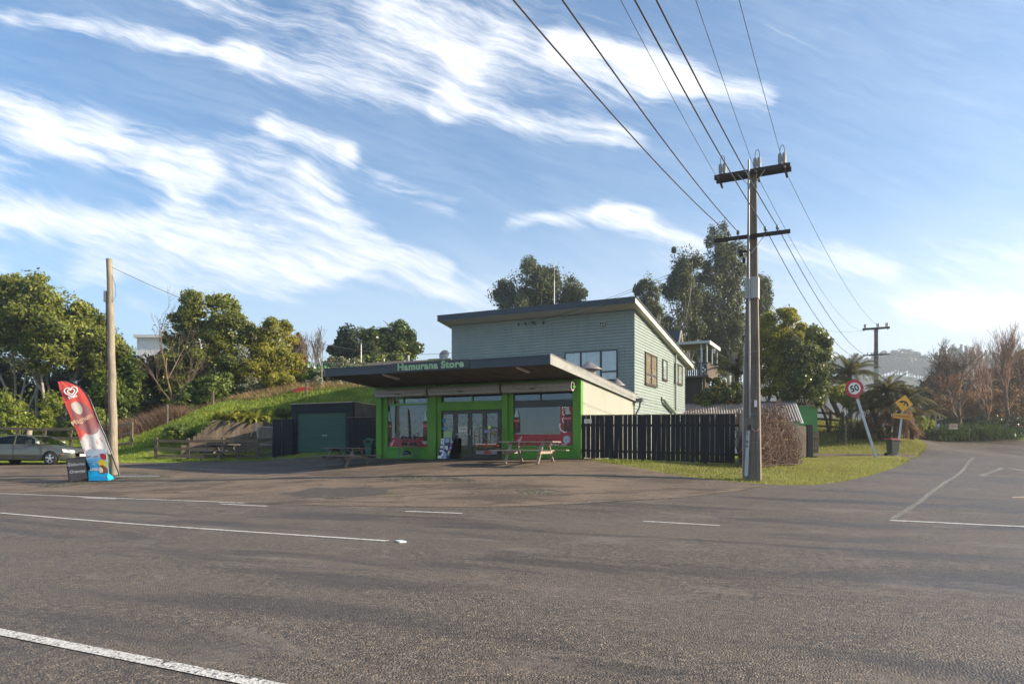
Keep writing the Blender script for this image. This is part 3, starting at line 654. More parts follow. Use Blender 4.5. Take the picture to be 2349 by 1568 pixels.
# sign
ys=-3.475; sx0,sx1=LX(899.2,-3.46),LX(1076,-3.46)
m_=MB(); m_.box(sx0,sx1,ys,ys+.012,zf0+.03,zf1+.02); sg=m_.build('sign_board',M('sign_grey',(.062,.062,.068),.7,var=.1),store)
SGN=M('sign_green',(.13,.42,.09),.5,var=.08); l0,l1=LX(912,-3.48),LX(1061.5,-3.48)
tx=text_obj('lettering_outline','Hamurana Store',.375,M('sign_outline',(.60,.74,.55),.5,var=.05),sg,(0,0,0),off=.012,ext=.003,space=1.08)
tt=text_obj('lettering','Hamurana Store',.375,SGN,sg,(0,0,0),off=-.003,ext=.006,space=1.08)
wdt=tt.dimensions.x or 1
xs_=[v.co.x for v in tt.data.vertices]; w0=max(xs_)-min(xs_); scx=(l1-l0)/w0
for o_,dy in ((tx,0),(tt,-.004)): o_.location=((l0+l1)/2,ys-.004+dy,(zf0+zf1)/2+.02); o_.scale=(scx,1,1)
# fluorescent battens under the canopy
for (pa,qa,pb,qb) in ((1165.8,845,1205,863.5),(858,866,899,878)):
    best=None
    def onsof(px,py):
        for y in np.linspace(-3.3,0,200):
            x,z=W(px,py,y)
            if z<=BOT(y)-.02: return x,y
        return W(px,py,-1)[0],-1
    xa,ya=onsof(pa,qa); xb,yb=onsof(pb,qb); xm=(xa+xb)/2; ya,yb=min(ya,yb),max(ya,yb); yb=max(yb,ya+1.1); yb=min(yb,-.2)
    m_=MB(); m_.beam((xm,ya,BOT(ya)-.05),(xm,yb,BOT(yb)-.05),.09,.05); bt=m_.build('strip_light',M('batten',(.42,.38,.32),.5,var=.1),store)
    m_=MB(); m_.tube([(xm,ya+.05,BOT(ya)-.095),(xm,yb-.05,BOT(yb)-.095)],.018); m_.build('tube',WHITE,bt)
# cowls on the roof
def cowl(px,pa,pr,b,rad,dr):
    x,za=W(px,pa,b); _,zr=W(px,pr,b); zb=TOPF(b)-.02
    m_=MB(); m_.lathe([(dr,zb),(dr,zr-.12),(dr-.02,zr-.12)],(x,b,0),20); m_.lathe([(0,za),(rad,zr),(rad,zr-.03),(rad*.9,zr-.01),(0,za-.05)],(x,b,0),24,sm=False)
    for k in range(3):
        a=k*2.1+.4; m_.beam((x+dr*.8*math.cos(a),b+dr*.8*math.sin(a),zr-.14),(x+dr*.8*math.cos(a),b+dr*.8*math.sin(a),zr+.08),.02,.02)
    m_.build('roof_cowl',M('cowl_steel',(.27,.24,.23),.5,.4,var=.25,scale=4),store)
cowl(1351,828,846,3.0,.57,.30); cowl(1414.5,866,883,6.0,.40,.10)
m_=MB(); xg=.13; m_.prism([(7.45,BOT(7.6)-.06),(7.75,BOT(7.6)-.06),(7.75,BOT(7.6)+.12),(7.45,BOT(7.6)+.12)],-.1,.45,'x'); m_.tube([(.3,7.6,BOT(7.6)-.05),(.28,7.6,BOT(7.6)-.3),(.08,7.55,BOT(7.6)-.7),(.08,7.55,-.2)],.05,8); m_.build('downpipe',M('pipe_navy',(.10,.12,.11),.5),store)
# ------------------------------------------------------------------ house
HB=1.0
house=empty('house',(*L2W(0,7.6),HB),-TH,'two storey pale green weatherboard house with sloping mono-pitch roof behind the shop','house')
def V(px,py,b): x,z=LB(px,py,b+7.6); return x,z-HB
def VX(px,b): return LB(px,HZ,b+7.6)[0]
def VS(px,py,x): b,z=LS(px,py,x); return b-7.6,z-HB
def wbmat(name,c0,c1):
    m,t=newmat(name); co=t.n('ShaderNodeTexCoord').outputs['Object']; a=t.noise(co,1.3,5,.6); b=t.noise(t.mapping(co,(1,1,10)),5,4,.6)
    c=t.ramp(t.math('ADD',t.math('MULTIPLY',a,.5),t.math('MULTIPLY',b,.5)),[(.35,c0),(.65,c1)]); s_=t.noise(t.mapping(co,(3.2,3.2,.22)),2.2,6,.7)
    c=t.mix(t.mr(s_,.54,.72,0,.45),c,(c0[0]*.55,c0[1]*.58,c0[2]*.5)); pbr(t,c,.62,0,b,.2,.004,.3); return m
WB=wbmat('weatherboard',(.205,.25,.24),(.265,.315,.295))
hx0=VX(1036,0); HL=11.5; ZT0=8.34-HB; top=lambda y: ZT0-.14*y
bd=.155
m_=MB(); z=3.2-HB
while z<ZT0:
    z2=min(z+bd,ZT0+.02); z3=z2-.028; m_.add([(hx0,-.04,z),(.040,-.04,z),(.012,-.012,z3),(hx0,-.012,z3),(hx0,-.0,z),(.0,-.0,z),(hx0,.0,z3),(0,0,z3)],[(0,1,2,3),(0,4,5,1),(3,2,7,6)]); z+=bd
m_.box(hx0,0,.0,.1,-.4,ZT0); m_.build('front_wall',WB,house,recalc=False)
m_=MB(); z=1.35-HB
while z<ZT0:
    z2=z+bd; ye=min(HL,(ZT0-z)/.14); ye2=min(HL,max((ZT0-z2)/.14,0))
    m_.add([(.040,-.04,z),(.040,ye,z),(.004,ye2,z2 if z2<ZT0 else ZT0),(.004,-.004,z2 if z2<ZT0 else ZT0),(0,0,z),(0,ye,z)],[(0,1,2,3),(0,4,5,1)]); z+=bd
m_.prism([(.1,-.6),(HL,-.6),(HL,top(HL)),(.1,top(.1))],-.1,0,'x'); m_.build('side_wall',WB,house,recalc=False)
m_=MB(); m_.prism([(.1,-.6),(HL,-.6),(HL,top(HL)),(.1,top(.1))],hx0,hx0+.1,'x'); m_.box(hx0+.1,-.1,HL-.1,HL,-.6,top(HL)); m_.build('rear_wall',WB,house)
m_=MB(); m_.box(.02,.06,7.8,7.9,0,.1)
rx0,rx1=VX(1003,-1.0),VX(1457.5,-1.0); ry0,ry1=-1.0,12.5; rb=lambda y: ZT0-.14*y+.01; ROOFT=.28
m_=MB(); m_.prism([(ry0,rb(ry0)+.05),(ry1,rb(ry1)+.05),(ry1,rb(ry1)+ROOFT),(ry0,rb(ry0)+ROOFT)],rx0+.03,rx1-.03,'x'); m_.build('roof',M('dark_roof',(.045,.05,.055),.6,.2,var=.2),house)
m_=MB(); m_.prism([(ry0+.02,rb(ry0)),(ry1-.02,rb(ry1)),(ry1-.02,rb(ry1)+.045),(ry0+.02,rb(ry0)+.045)],rx0+.035,rx1-.035,'x'); m_.build('soffit',M('soffit_cream',(.52,.49,.42),.7,var=.08,scale=2,bump=.05),house)
m_=MB(); m_.box(rx0,rx1,ry0-.03,ry0,rb(ry0)-.02,rb(ry0)+ROOFT+.01); m_.build('fascia',NAVY,house)
m_=MB()
for x in (rx1-.03,rx0): m_.prism([(ry0-.031,rb(ry0)-.03),(ry1,rb(ry1)-.03),(ry1,rb(ry1)+ROOFT-.05),(ry0-.031,rb(ry0)+ROOFT-.05)],x,x+.032,'x')
m_.build('barge_board',M('barge_cream',(.55,.52,.44),.6,var=.06),house)
m_=MB(); m_.prism([(ry0-.05,rb(ry0)+ROOFT-.045),(ry1+.03,rb(ry1)+ROOFT-.045),(ry1+.03,rb(ry1)+ROOFT+.03),(ry0-.05,rb(ry0)+ROOFT+.03)],rx1-.02,rx1+.05,'x'); m_.build('roof_flashing',BLACKF,house)
m_=MB(); m_.box(rx0,rx1,ry1,ry1+.03,rb(ry1)-.12,rb(ry1)+ROOFT); m_.build('rear_fascia',M('barge_cream',(0,0,0)),house)
CUR=None
def curtain():
    m,t=newmat('net_curtain'); co=t.n('ShaderNodeTexCoord').outputs['Object']; n=t.noise(co,3,3); pbr(t,t.ramp(n,[(.3,(.42,.45,.47)),(.7,(.55,.58,.60))]),.9); return m
CURT=curtain(); BRN=M('brown_joinery',(.055,.04,.034),.5,var=.15,scale=4,bump=.03); PLUM=M('plum_joinery',(.018,.015,.018),.4,var=.15,scale=4,bump=.02)
def hwin_front(pl,pr,pt,pb,mull,trans=()):
    x0,x1=VX(pl,0),VX(pr,0); zt_=V((pl+pr)/2,pt,0)[1]; zb=V((pl+pr)/2,pb,0)[1]
    f=MB(); y0_,y1_=-.09,-.003; s=.055
    f.box(x0,x1,y0_,y1_,zt_-s,zt_); f.box(x0,x1,y0_,y1_,zb,zb+s); f.box(x0,x0+s,y0_,y1_,zb+s,zt_-s); f.box(x1-s,x1,y0_,y1_,zb+s,zt_-s)
    for p_ in mull: x=VX(p_,0); f.box(x-.05,x+.05,y0_,y1_,zb+s,zt_-s)
    for pa,pb_,py in trans: z=V((pa+pb_)/2,py,0)[1]; f.box(VX(pa,0)+.05,VX(pb_,0)-.05,y0_,y1_,z-.04,z+.04)
    wn_=f.build('window',PLUM,house)
    g=MB(); g.box(x0+s,x1-s,-.074,-.068,zb+s,zt_-s); g.build('pane',GLASS2,wn_)
    c=MB(); n=int((x1-x0)/.012); vs=[]
    for i in range(n+1):
        x=x0+s+(x1-x0-2*s)*i/n; y=-.054+.008*math.sin(x*2*PI/.13)+.003*math.sin(x*31); vs+=[(x,y-.0,zb+s),(x,y,zt_-s)]
    c.add(vs,[(2*i,2*i+2,2*i+3,2*i+1) for i in range(n)],0,True); c.build('curtain',CURT,wn_,recalc=False)
hwin_front(1296,1416.7,805,874,(1333,1378.9),((1378.9,1416.7,852),))
hwin_front(1060,1195,822,874,(1125,),())
def hwin_side(pl,pr,tl,bl,mull=(),trans=None,fill=None,double=False):
    b0,zt_=VS(pl,tl,.02); b1,_=VS(pr,tl,.02); _,zb=VS(pl,bl,.02)
    f=MB(); x0_,x1_=.003,.10; s=.06
    f.box(x0_,x1_,b0,b1,zt_-s,zt_); f.box(x0_,x1_+.03,b0-.04,b1+.04,zb-.05,zb+s); f.box(x0_,x1_,b0,b0+s,zb+s,zt_-s); f.box(x0_,x1_,b1-s,b1,zb+s,zt_-s)
    for p_ in mull: b=VS(p_,tl,.02)[0]; f.box(x0_,x1_,b-.05,b+.05,zb+s,zt_-s)
    if trans: z=VS(pl,trans,.02)[1]; f.box(x0_,x1_-.01,b0+s,b1-s,z-.05,z+.05)
    wn_=f.build('window',BRN,house)
    g=MB(); g.box(.074,.080,b0+s,b1-s,zb+s,zt_-s); g.build('pane',GLASS2,wn_)
    c=MB(); c.box(.050,.056,b0+s,b1-s,zb+s,zt_-s); c.build('blind',fill,wn_)
hwin_side(1478,1504.5,806,879.6,(1491.4,),856,M('blind_tan',(.38,.30,.21),.8,var=.2,scale=3))
BG=M('blind_pale',(.50,.56,.50),.8,var=.08); hwin_side(1518,1527.7,823,869.4,fill=BG); hwin_side(1545.4,1562.6,832,877,(1553,),fill=BG)
PIP=M('pipe_green',(.20,.25,.20),.5,var=.1)
b_,zt_=VS(1549.6,802.5,.12); m_=MB(); m_.tube([(.12,b_,rb(b_)),(.12,b_,.0)],.055,10); m_.build('downpipe',PIP,house)
ba,za=VS(1522,918,.15); bb,zb_=VS(1547,946,.15); m_=MB(); m_.tube([(.05,ba-.12,za+.1),(.16,ba,za+.08),(.2,ba+.25,za-.1),(.2,bb-.1,zb_),(.16,bb,zb_-.4)],.10,12); m_.build('vent_pipe',PIP,house)
x,z=V(1382,743,0); m_=MB(); m_.box(x-.16,x+.14,-.16,-.02,z-.1,z+.1); m_.box(x-.1,x-.02,-.165,-.155,z-.05,z+.05,1); m_.box(x+.02,x+.1,-.165,-.155,z-.05,z+.05,1); m_.build('alarm_box',[M('box_green',(.30,.33,.26),.6),DARK],house)
INS=[]
for px,py in ((1189.5,743.5),(1205,742),(1221,738.5),(1226,741),(1246,739.5)):
    x,z=V(px,py,-.1); m_=MB(); m_.lathe([(.0,-.05),(.04,-.04),(.045,0),(.03,.05),(0,.06)],(x,-.13,z),10); m_.beam((x,-.13,z-.02),(x,-.0,z-.1),.02,.02); m_.build('wire_insulator',DARK,house); INS.append((x,-.15,z))
x,_=V(1271,700,4.4); m_=MB(); zr=rb(4.4)+ROOFT; m_.cone((x,4.4,zr-.05),(x,4.4,V(1271,643,4.4)[1]),.035,.03,8,0); m_.build('antenna_mast',WHITE,house)
m_=MB(); m_.cone((x,4.4,V(1271,643,4.4)[1]),(x,4.4,V(1271,585,4.4)[1]),.018,.012,6); m_.build('antenna_whip',GALV,house)
def houseW(p): x,y,z=p; a,b=L2W(x,y+7.6); return (a,b,z+HB)
# ------------------------------------------------------------------ timber, tables, fences, sheds
TIM=wood('weathered_timber',(.10,.075,.055),(.24,.18,.13),.85,0); TIMZ=wood('weathered_timber_z',(.07,.06,.05),(.20,.165,.13),.9,2)
BLK=wood('black_stained_timber',(.006,.007,.010),(.019,.021,.028),.75,2); BLKX=wood('black_stained_timber_x',(.006,.007,.010),(.02,.022,.03),.75,0)
TAB=wood('table_timber',(.19,.155,.12),(.40,.33,.26),.8,0,2.5); TABD=wood('table_timber_dark',(.10,.085,.07),(.24,.20,.165),.85,0,2.5)
def picnic(mat,label,loc,rz,s=1.0,L=2.3):
    r=empty('picnic_table',loc,rz,label,'picnic table','picnic tables around the forecourt',scale=s)
    for i in range(5): MB().box(-L/2,L/2,-.36+i*.146,-.36+i*.146+.135,.72,.757).build('top_plank',mat,r,bevel=.004)
    for sy in (-1,1):
        for k in (0,1):
            y=sy*.66+(k-.5)*.15; MB().box(-L/2-.13,L/2+.13,y-.068,y+.068,.43,.467).build('seat',mat,r,bevel=.004)
    for sx in (-1,1):
        x=sx*(L/2-.42)
        for sy in (-1,1):
            MB().beam((x,sy*.68,.0),(x,sy*.20,.715),.045,.10,(1,0,0)).build('leg',mat,r,bevel=.004)
        MB().box(x+sx*.05-.022,x+sx*.05+.022,-.73,.73,.335,.428).build('seat_bearer',mat,r,bevel=.004)
        MB().box(x+sx*.05-.022,x+sx*.05+.022,-.35,.35,.63,.718).build('top_bearer',mat,r,bevel=.004)
        MB().beam((x+sx*.02,0,.36),(sx*.08,0,.71),.06,.045).build('brace',mat,r,bevel=.003)
    return r
def onG(px,py,**k): x,y=G(px,py,**k); return (x,y,h(x,y))
def at(px,Y,dz=0): x=(px-CX)/F*Y; return (x,Y,h(x,Y)+dz)
def put_table(pxc,Y,pyb,*a,**k):
    x=(pxc-CX)/F*Y; return picnic(a[0],a[1],(x,Y,h(x,Y)+.006),a[2],**k)
TYS=[(1214,26.7),(792,29.5),(504,34.6)]
put_table(1214,TYS[0][1],0,TAB,'weathered wooden picnic table catching the sun in front of the right shop window',-TH,s=1.12,L=2.02)
put_table(793,TYS[1][1],0,TABD,'brown wooden picnic table in the shade in front of the green roller door shed',-TH,s=1.06,L=1.95)
put_table(505,TYS[2][1],0,TABD,'dark wooden picnic table standing on the grass before the rail fence',-TH,s=1.06,L=1.85)
# fences --------------------------------------------------------------
def paling(name,a,b,zta,ztb,label,mat,pitch=.185,pw=.175,group=None,rails=(.25,.75),skip=(),cap=True,gapseed=1,cat='fence',lift=.03,posts=None,matx=None):
    """palings from a to b (world xy), tops at zta..ztb"""
    rg=random.Random(gapseed); a=np.array(a); b=np.array(b); Lh=float(np.linalg.norm(b-a)); d=(b-a)/Lh; ang=math.atan2(d[1],d[0])
    z0=h(*a); r=empty(name,(a[0],a[1],z0),ang,label,cat,group); m=MB(); n=int(Lh/pitch)
    hz=lambda s: h(*(a+d*s))-z0; tz=lambda s: (zta+(ztb-zta)*s/Lh)-z0
    for i in range(n):
        s=i*pitch+.01; w_=pw+rg.uniform(-.008,.012); e=rg.uniform(-.01,.01)
        if i in skip: continue
        zb=hz(s)+lift+rg.uniform(0,.03)
        m.add([(s,0,zb),(s+w_,0,zb),(s+w_,.022,zb),(s,.022,zb),(s+e,0,tz(s)),(s+w_+e,0,tz(s)),(s+w_+e,.022,tz(s)),(s+e,.022,tz(s))],[(0,3,2,1),(4,5,6,7),(0,1,5,4),(1,2,6,5),(2,3,7,6),(3,0,4,7)])
    m.build('palings',mat,r)
    for k in rails: MB().beam((0,.047,hz(0)+(tz(0)-hz(0))*k),(Lh,.047,hz(Lh)+(tz(Lh)-hz(Lh))*k),.04,.09).build('rail',mat,r)
    if cap: MB().beam((-.02,.012,tz(0)+.018),(Lh,.012,tz(Lh)+.018),.07,.03).build('cap_rail',TIM,r)
    for s in (posts if posts is not None else np.arange(0,Lh,2.4)): MB().box(s,s+.1,.07,.17,hz(s)-.3,tz(s)-.03).build('post',mat,r)
    return r
RW=(ORG[0]+.02,ORG[1]-.0); FE=((1694-CX)/F*26.8,26.8); zA=EYE+67*28.2/F; zB_=EYE+70.5*26.8/F
fe=paling('paling_fence',RW,FE,zA,zB_,'long black stained paling fence from the shop corner to the concrete post',BLK,rails=(.2,.78))
m=MB(); m.box(.12,.42,-.012,-.002,zA-h(*RW)-.30,zA-h(*RW)-.14); nb=m.build('number_plate',WHITE,fe); text_obj('lettering','633',.14,RED,nb,(.27,-.014,zA-h(*RW)-.225),ext=.001)
# corner post and weathered side fence
cp=(FE[0]+.12,FE[1]+.05); m=MB(); m.box(-.11,.11,-.11,.11,-.3,zB_-h(*cp)+.03); tag(m.build('fence_post',M('concrete_post',(.11,.095,.078),.9,var=.3,scale=5),None,loc=(cp[0],cp[1],h(*cp)),bevel=.01),'thick pale concrete post at the corner of the black fence','post')
SE=(17.3,41.0); S0=(cp[0]+.1,cp[1]+.15)
paling('side_fence',S0,SE,zB_-.08,h(*SE)+1.80,'grey unpainted close boarded fence running back from the corner',wood('side_fence_timber',(.025,.020,.017),(.075,.062,.052),.9,2),pitch=.152,pw=.15,rails=(.2,.8),cap=False)
m=MB(); m.box(-.17,.17,-.17,.17,-.3,1.92); tag(m.build('gate_post',BLK,None,loc=(SE[0]+.2,SE[1]+.1,h(*SE)),bevel=.02),'square black post at the far end of the grey side fence','post')
# fences left of the shop on the line of the shop front
def FL(px,b=.25): x=LX(px,b); return L2W(x,b)
def zpy(px,py,b=.25): return LB(px,py,b)[1]
paling('paling_fence',FL(797,.6),FL(861,.6),zpy(797,957.5,.6),zpy(861,956.5,.6),'short black paling fence between the shed and the green shop pillar',BLK,rails=(.2,.62,.8),pitch=.2,skip=(),gapseed=4,posts=(.1,))
paling('paling_fence',FL(624.5,.6),FL(674,.6),zpy(625,961,.6),zpy(674,961,.6),'short black paling fence left of the shed with green roller door',BLK,rails=(.22,.62,.8),pitch=.2,gapseed=5,posts=(.1,),cap=False)
# shed
SHW=M('shed_black',(.010,.010,.014),.7,var=.4,scale=3,bump=.3); RDG=M('roller_green',(.022,.085,.058),.5,var=.15,scale=2,bump=.05)
bS=.75; sxl,sxr=LX(669.5,bS),LX(798,bS); sz0=h(*L2W((sxl+sxr)/2,bS)); shed=empty('shed',(*L2W((sxl+sxr)/2,bS),sz0),-TH,'small black shed with a green ribbed roller door','shed')
hw=(sxr-sxl)/2; dxl,dxr=LX(679,bS)-(sxl+sxr)/2,LX(797,bS)-(sxl+sxr)/2-.02; dxl=LX(680,bS)-(sxl+sxr)/2; dxr=LX(795,bS)-(sxl+sxr)/2
ztd=zpy(738,945.5,bS)-sz0; ztp_=zpy(738,925,bS)-sz0
dxr=LX(792,bS)-(sxl+sxr)/2
MB().box(-hw,dxl,0,.15,-.3,ztd).build('side_panel',SHW,shed); MB().box(dxr,hw+.28,0,.15,-.3,ztd).build('side_panel',SHW,shed); MB().box(-hw-.03,hw+.3,-.03,.12,ztd,ztp_).build('header_board',BLKX,shed)
MB().box(-hw,-hw+.1,.15,1.9,-.3,ztp_-.1).build('side_wall',SHW,shed)
m=MB(); m.prism([(.15,-.3),(2.1,-.3),(2.1,ztp_-.02),(.15,ztp_-.05)],hw+.2,hw+.3,'x'); m.build('side_wall',TIMZ,shed)
m=MB(); nn=60; vs=[]
for i in range(nn*4+1):
    x=-hw-.05+(2*hw+.4)*i/(nn*4); z=ztp_+.02+.014*math.sin(i*PI/2); vs+=[(x,-.06,z),(x,2.1,z-.06)]
m.add(vs,[(2*i,2*i+1,2*i+3,2*i+2) for i in range(nn*4)]); m.build('roof',GALV,shed)
m=MB(); vs=[]; N=27*6; 
for i in range(N+1):
    z=-.02+(ztd+.02)*i/N; k=i%6; y=.075-(.022 if k in (1,2,3) else 0); vs+=[(dxl,y,z),(dxr,y,z)]
m.add(vs,[(2*i,2*i+1,2*i+3,2*i+2) for i in range(N)]); rd=m.build('roller_door',RDG,shed,recalc=False)
for px in (740,746): x=LX(px,bS)-(sxl+sxr)/2; MB().box(x-.04,x+.04,.03,.05,.82,.86).build('door_handle',WHITE,rd)
# post and rail fences
def railf(name,pts,hs,label,mat,group=None,post_h=1.1,railz=(.25,.62,.98),pw=.13,rw=.03,rh=.14,cat='fence'):
    r=empty(name,(pts[0][0],pts[0][1],h(*pts[0])),0,label,cat,group); o=np.array([pts[0][0],pts[0][1],h(*pts[0])])
    for p in pts: z=h(*p); MB().box(p[0]-o[0]-pw/2,p[0]-o[0]+pw/2,p[1]-o[1]+.02,p[1]-o[1]+.02+pw,z-o[2]-.3,z-o[2]+post_h).build('post',mat,r)
    for k in railz:
        m=MB()
        for a,b in zip(pts,pts[1:]): m.beam((a[0]-o[0],a[1]-o[1],h(*a)-o[2]+k),(b[0]-o[0],b[1]-o[1],h(*b)-o[2]+k),rw,rh)
        m.build('rail',mat,r)
    return r
RF=wood('rail_timber',(.055,.045,.032),(.17,.14,.10),.9,0); 
def atw(px,Y): return ((px-CX)/F*Y,Y)
railf('rail_fence',[atw(p_,35.6) for p_ in (356,429.5,509,589.5)]+[FL(626,.9)],0,'brown post and rail fence behind the shaded picnic table on the grass',RF,railz=(.18,.55,.95),post_h=1.12)
railf('rail_fence',[atw(p_,38.5) for p_ in (-200,-90,-20,40,100,160,218,262,300)],0,'dark post and rail fence under the trees behind the parked car',RF,railz=(.3,.85,1.35),post_h=1.45)
railf('rail_fence',[atw(1868,50),atw(1905,49.5),atw(1934,49)],0,'dark post and rail fence on the right lawn beyond the green shed',RF,railz=(.35,.85,1.3),post_h=1.5)
railf('picket_gate',[atw(p_,43) for p_ in (1861,1866,1871,1876)],0,'low dark gate of upright slats beside the black gate post',RF,railz=(.3,1.0),post_h=1.35,pw=.09,cat='gate')
railf('wire_gate',[atw(1927,47.5),atw(1940,46),atw(1953,48)],0,'low grey farm gate beside the fern on the lawn',TIMZ,railz=(.3,.6,.9,1.2),post_h=1.35,rh=.03,cat='gate',pw=.1)
railf('wire_fence',[atw(p_,62) for p_ in (2095,2104,2112,2122,2131,2146)],0,'thin dark posts of a wire fence on the far bank left of the bare tree',TIMZ,railz=(.3,.7,1.1),post_h=1.9,rh=.02,rw=.02,pw=.16)
m=MB(); m.box(-.13,.13,-.05,.05,-.2,1.9); tag(m.build('upright_board',M('pale_board',(.38,.34,.28),.8),None,loc=at(2118,61.5)),'pale upright board among the wire fence posts on the far bank','board')
m=MB(); m.box(-.55,.55,-.03,.03,.2,.85); gg=m.build('metal_gate',M('gate_blue',(.20,.26,.33),.5,.3),None,loc=at(2141,64)); tag(gg,'pale blue metal farm gate on the far bank','gate')
# concrete block retaining wall
def concmat():
    m,t=newmat('stained_concrete'); co=t.n('ShaderNodeTexCoord').outputs['Object']; a=t.noise(t.mapping(co,(3.5,1,.35)),1.6,6,.65); b=t.noise(co,.9,5,.6); f=t.noise(co,14,4,.6)
    c=t.ramp(t.math('ADD',t.math('MULTIPLY',a,.5),t.math('MULTIPLY',b,.5)),[(.36,(.045,.035,.028)),(.5,(.125,.098,.076)),(.66,(.21,.165,.13))])
    j=t.math('PINGPONG',t.math('ADD',t.n('ShaderNodeSeparateXYZ',i_0=co).outputs[2],.01),.4); c=t.mix(t.mr(j,0,.014,.35,0),c,(.42,.38,.32))
    pbr(t,c,.95,0,f,.4,.01,.2); return m
CW=37.3; zc0=h(*atw(540,CW)); x0=atw(440,CW)[0]
st=[(425,1046,1.0),(440,1006,0),(448,1000,0),(457,994,0),(466,988,0),(475,981,0),(482,975,0),(488,969,0),(494,962.5,0)]
wl=empty('retaining_wall',(atw(520,CW)[0],CW,zc0),R(22),'stained concrete retaining wall with a stepped left end below the grass bank','wall')
ox=atw(520,CW)[0]; poly=[(atw(425,CW)[0]-ox,-.6),(atw(425,CW)[0]-ox,EYE-(1020-HZ)/F*CW-zc0)]
for px,py in ((440,1008),(450,1000),(458,993),(466,986),(474,979),(481,972),(489,963)):
    z=EYE-(py-HZ)/F*CW-zc0; x=atw(px,CW)[0]-ox; poly+= [(x,poly[-1][1]),(x,z)]
zr_=EYE-(966-HZ)/F*CW-zc0; poly+=[(atw(600,CW)[0]-ox,zr_),(atw(640,CW)[0]-ox,zr_-.25),(atw(700,CW)[0]-ox,zr_-.3),(atw(700,CW)[0]-ox,-.6)]
MB().prism(poly,0,.25).build('block_wall',concmat(),wl)
# leaning pipe framed mesh panel
MESH=None
def meshmat():
    m,t=newmat('chain_link'); co=t.n('ShaderNodeTexCoord').outputs['Object']; s=t.n('ShaderNodeSeparateXYZ',i_0=co).outputs
    a=t.math('PINGPONG',t.math('ADD',s[0],s[2]),.05); b=t.math('PINGPONG',t.math('SUBTRACT',s[0],s[2]),.05); mn=t.math('MINIMUM',a,b); k=t.math('LESS_THAN',mn,.0035)
    d=t.n('ShaderNodeBsdfPrincipled',i_Base_Color=(.35,.34,.32,1),i_Roughness=.5,i_Metallic=.4); tr=t.n('ShaderNodeBsdfTransparent')
    t.n('ShaderNodeOutputMaterial',i_Surface=t.n('ShaderNodeMixShader',i_Fac=k,i_1=tr.outputs[0],i_2=d.outputs[0]).outputs[0]); return m
g0=at(590,36.4); pn=empty('mesh_panel',g0,0,'pale pipe framed chain link gate leaning against the concrete wall','gate',rot=(R(-7),R(3),0))
def pz(py): return EYE-(py-HZ)/F*36.4-g0[2]
ptl=[(-.28,0,pz(962)),(.12,0,pz(1046))]; wx=(632-590)/F*36.4+.35
for a,b in (((-.25,0,pz(966)),(.15,0,-.05)),((-.2,0,pz(977)),(wx,0,pz(977))),((wx-.62,0,pz(963)),(wx-.25,0,-.05)),((.05,0,pz(1018)),(wx,0,pz(1018))),((-.25,0,pz(966)),(-.5,.1,pz(1000)))): MB().tube([a,b],.022,6).build('pipe',M('pale_pipe',(.40,.39,.36),.5,.3),pn)
m=MB(); m.add([(-.15,.01,pz(977)),(wx,.01,pz(977)),(wx,.01,-.0),(.1,.01,-.0)],[(0,1,2,3)]); m.build('chain_link',meshmat(),pn,recalc=False)
# litter bin ------------------------------------------------------------
BINC=M('bin_teal',(.008,.085,.07),.45,var=.15,scale=3,bump=.02)
bx=onG(847,1049.5); rb_=empty('litter_bin',bx,-TH+.3,'teal plastic litter bin with a hooded top beside the left shop pillar','bin',scale=1.0)
m=MB(); m.lathe([(0,0),(.20,0),(.25,.60),(.26,.62),(.26,.66),(.0,.66)],n=4,sm=False); m.build('body',BINC,rb_,rot=(0,0,PI/4),bevel=.03)
m=MB(); m.prism([(-.22,.665),(.22,.665),(.22,.84),(.0,.95),(-.22,.84)],-.19,.19); m.box(-.12,.12,-.2,-.185,.70,.83,1); m.build('hood',[BINC,DARK],rb_,bevel=.012)
# display rack with pots ------------------------------------------------
fr_=M('rack_blue_steel',(.10,.13,.20),.5,.3); rk0=L2W(LX(937,-.35),-.35); rk=empty('display_rack',(*rk0,.925),-TH,'blue grey wheeled rack of small dark pots below the left window','display rack')
RWd=.80
for x in (-RWd/2,RWd/2):
    for y in (-.18,.18): MB().tube([(x,y,.03),(x,y,1.05 if y<0 else 1.12)],.017,6).build('leg',fr_,rk)
MB().tube([(RWd/2,-.18,1.05),(RWd/2+.08,-.1,1.14),(RWd/2+.08,.1,1.14),(RWd/2,.18,1.12)],.015,6).build('push_handle',fr_,rk)
for z in (.18,.60,.88):
    m=MB(); m.box(-RWd/2-.03,RWd/2+.03,-.2,.2,z,z+.015); m.build('tray',M('rack_tray',(.13,.14,.16),.6),rk)
MB().box(-RWd/2-.1,RWd/2-.1,-.26,-.22,.10,.13).build('bumper_bar',M('bar_tan',(.30,.24,.18),.6),rk)
pot=None; PC=[M('pot_%d'%i,c,.4,var=.2) for i,c in enumerate([(.03,.04,.06),(.16,.18,.22),(.05,.05,.05),(.09,.07,.06)])]
for z in (.615,.895):
    for i in range(7):
        m=MB(); m.lathe([(0,0),(.038,0),(.048,.11),(.05,.12),(.04,.12),(.0,.11)],n=10)
        x=-.34+i*.113; px_,py_=L2W(LX(937,-.35)+x,-.40+.08*random.random())
        tag(m.build('pot',PC[(i+int(z*10))%4],None,loc=(px_,py_,.925+z)),'small dark pot on the top shelf of the wheeled rack' if z>.8 else 'small dark pot on the middle shelf of the wheeled rack','pot','pots on the top shelf of the rack' if z>.8 else 'pots on the middle shelf of the rack')
px_,py_=L2W(LX(937,-.35)-.1,-.35)
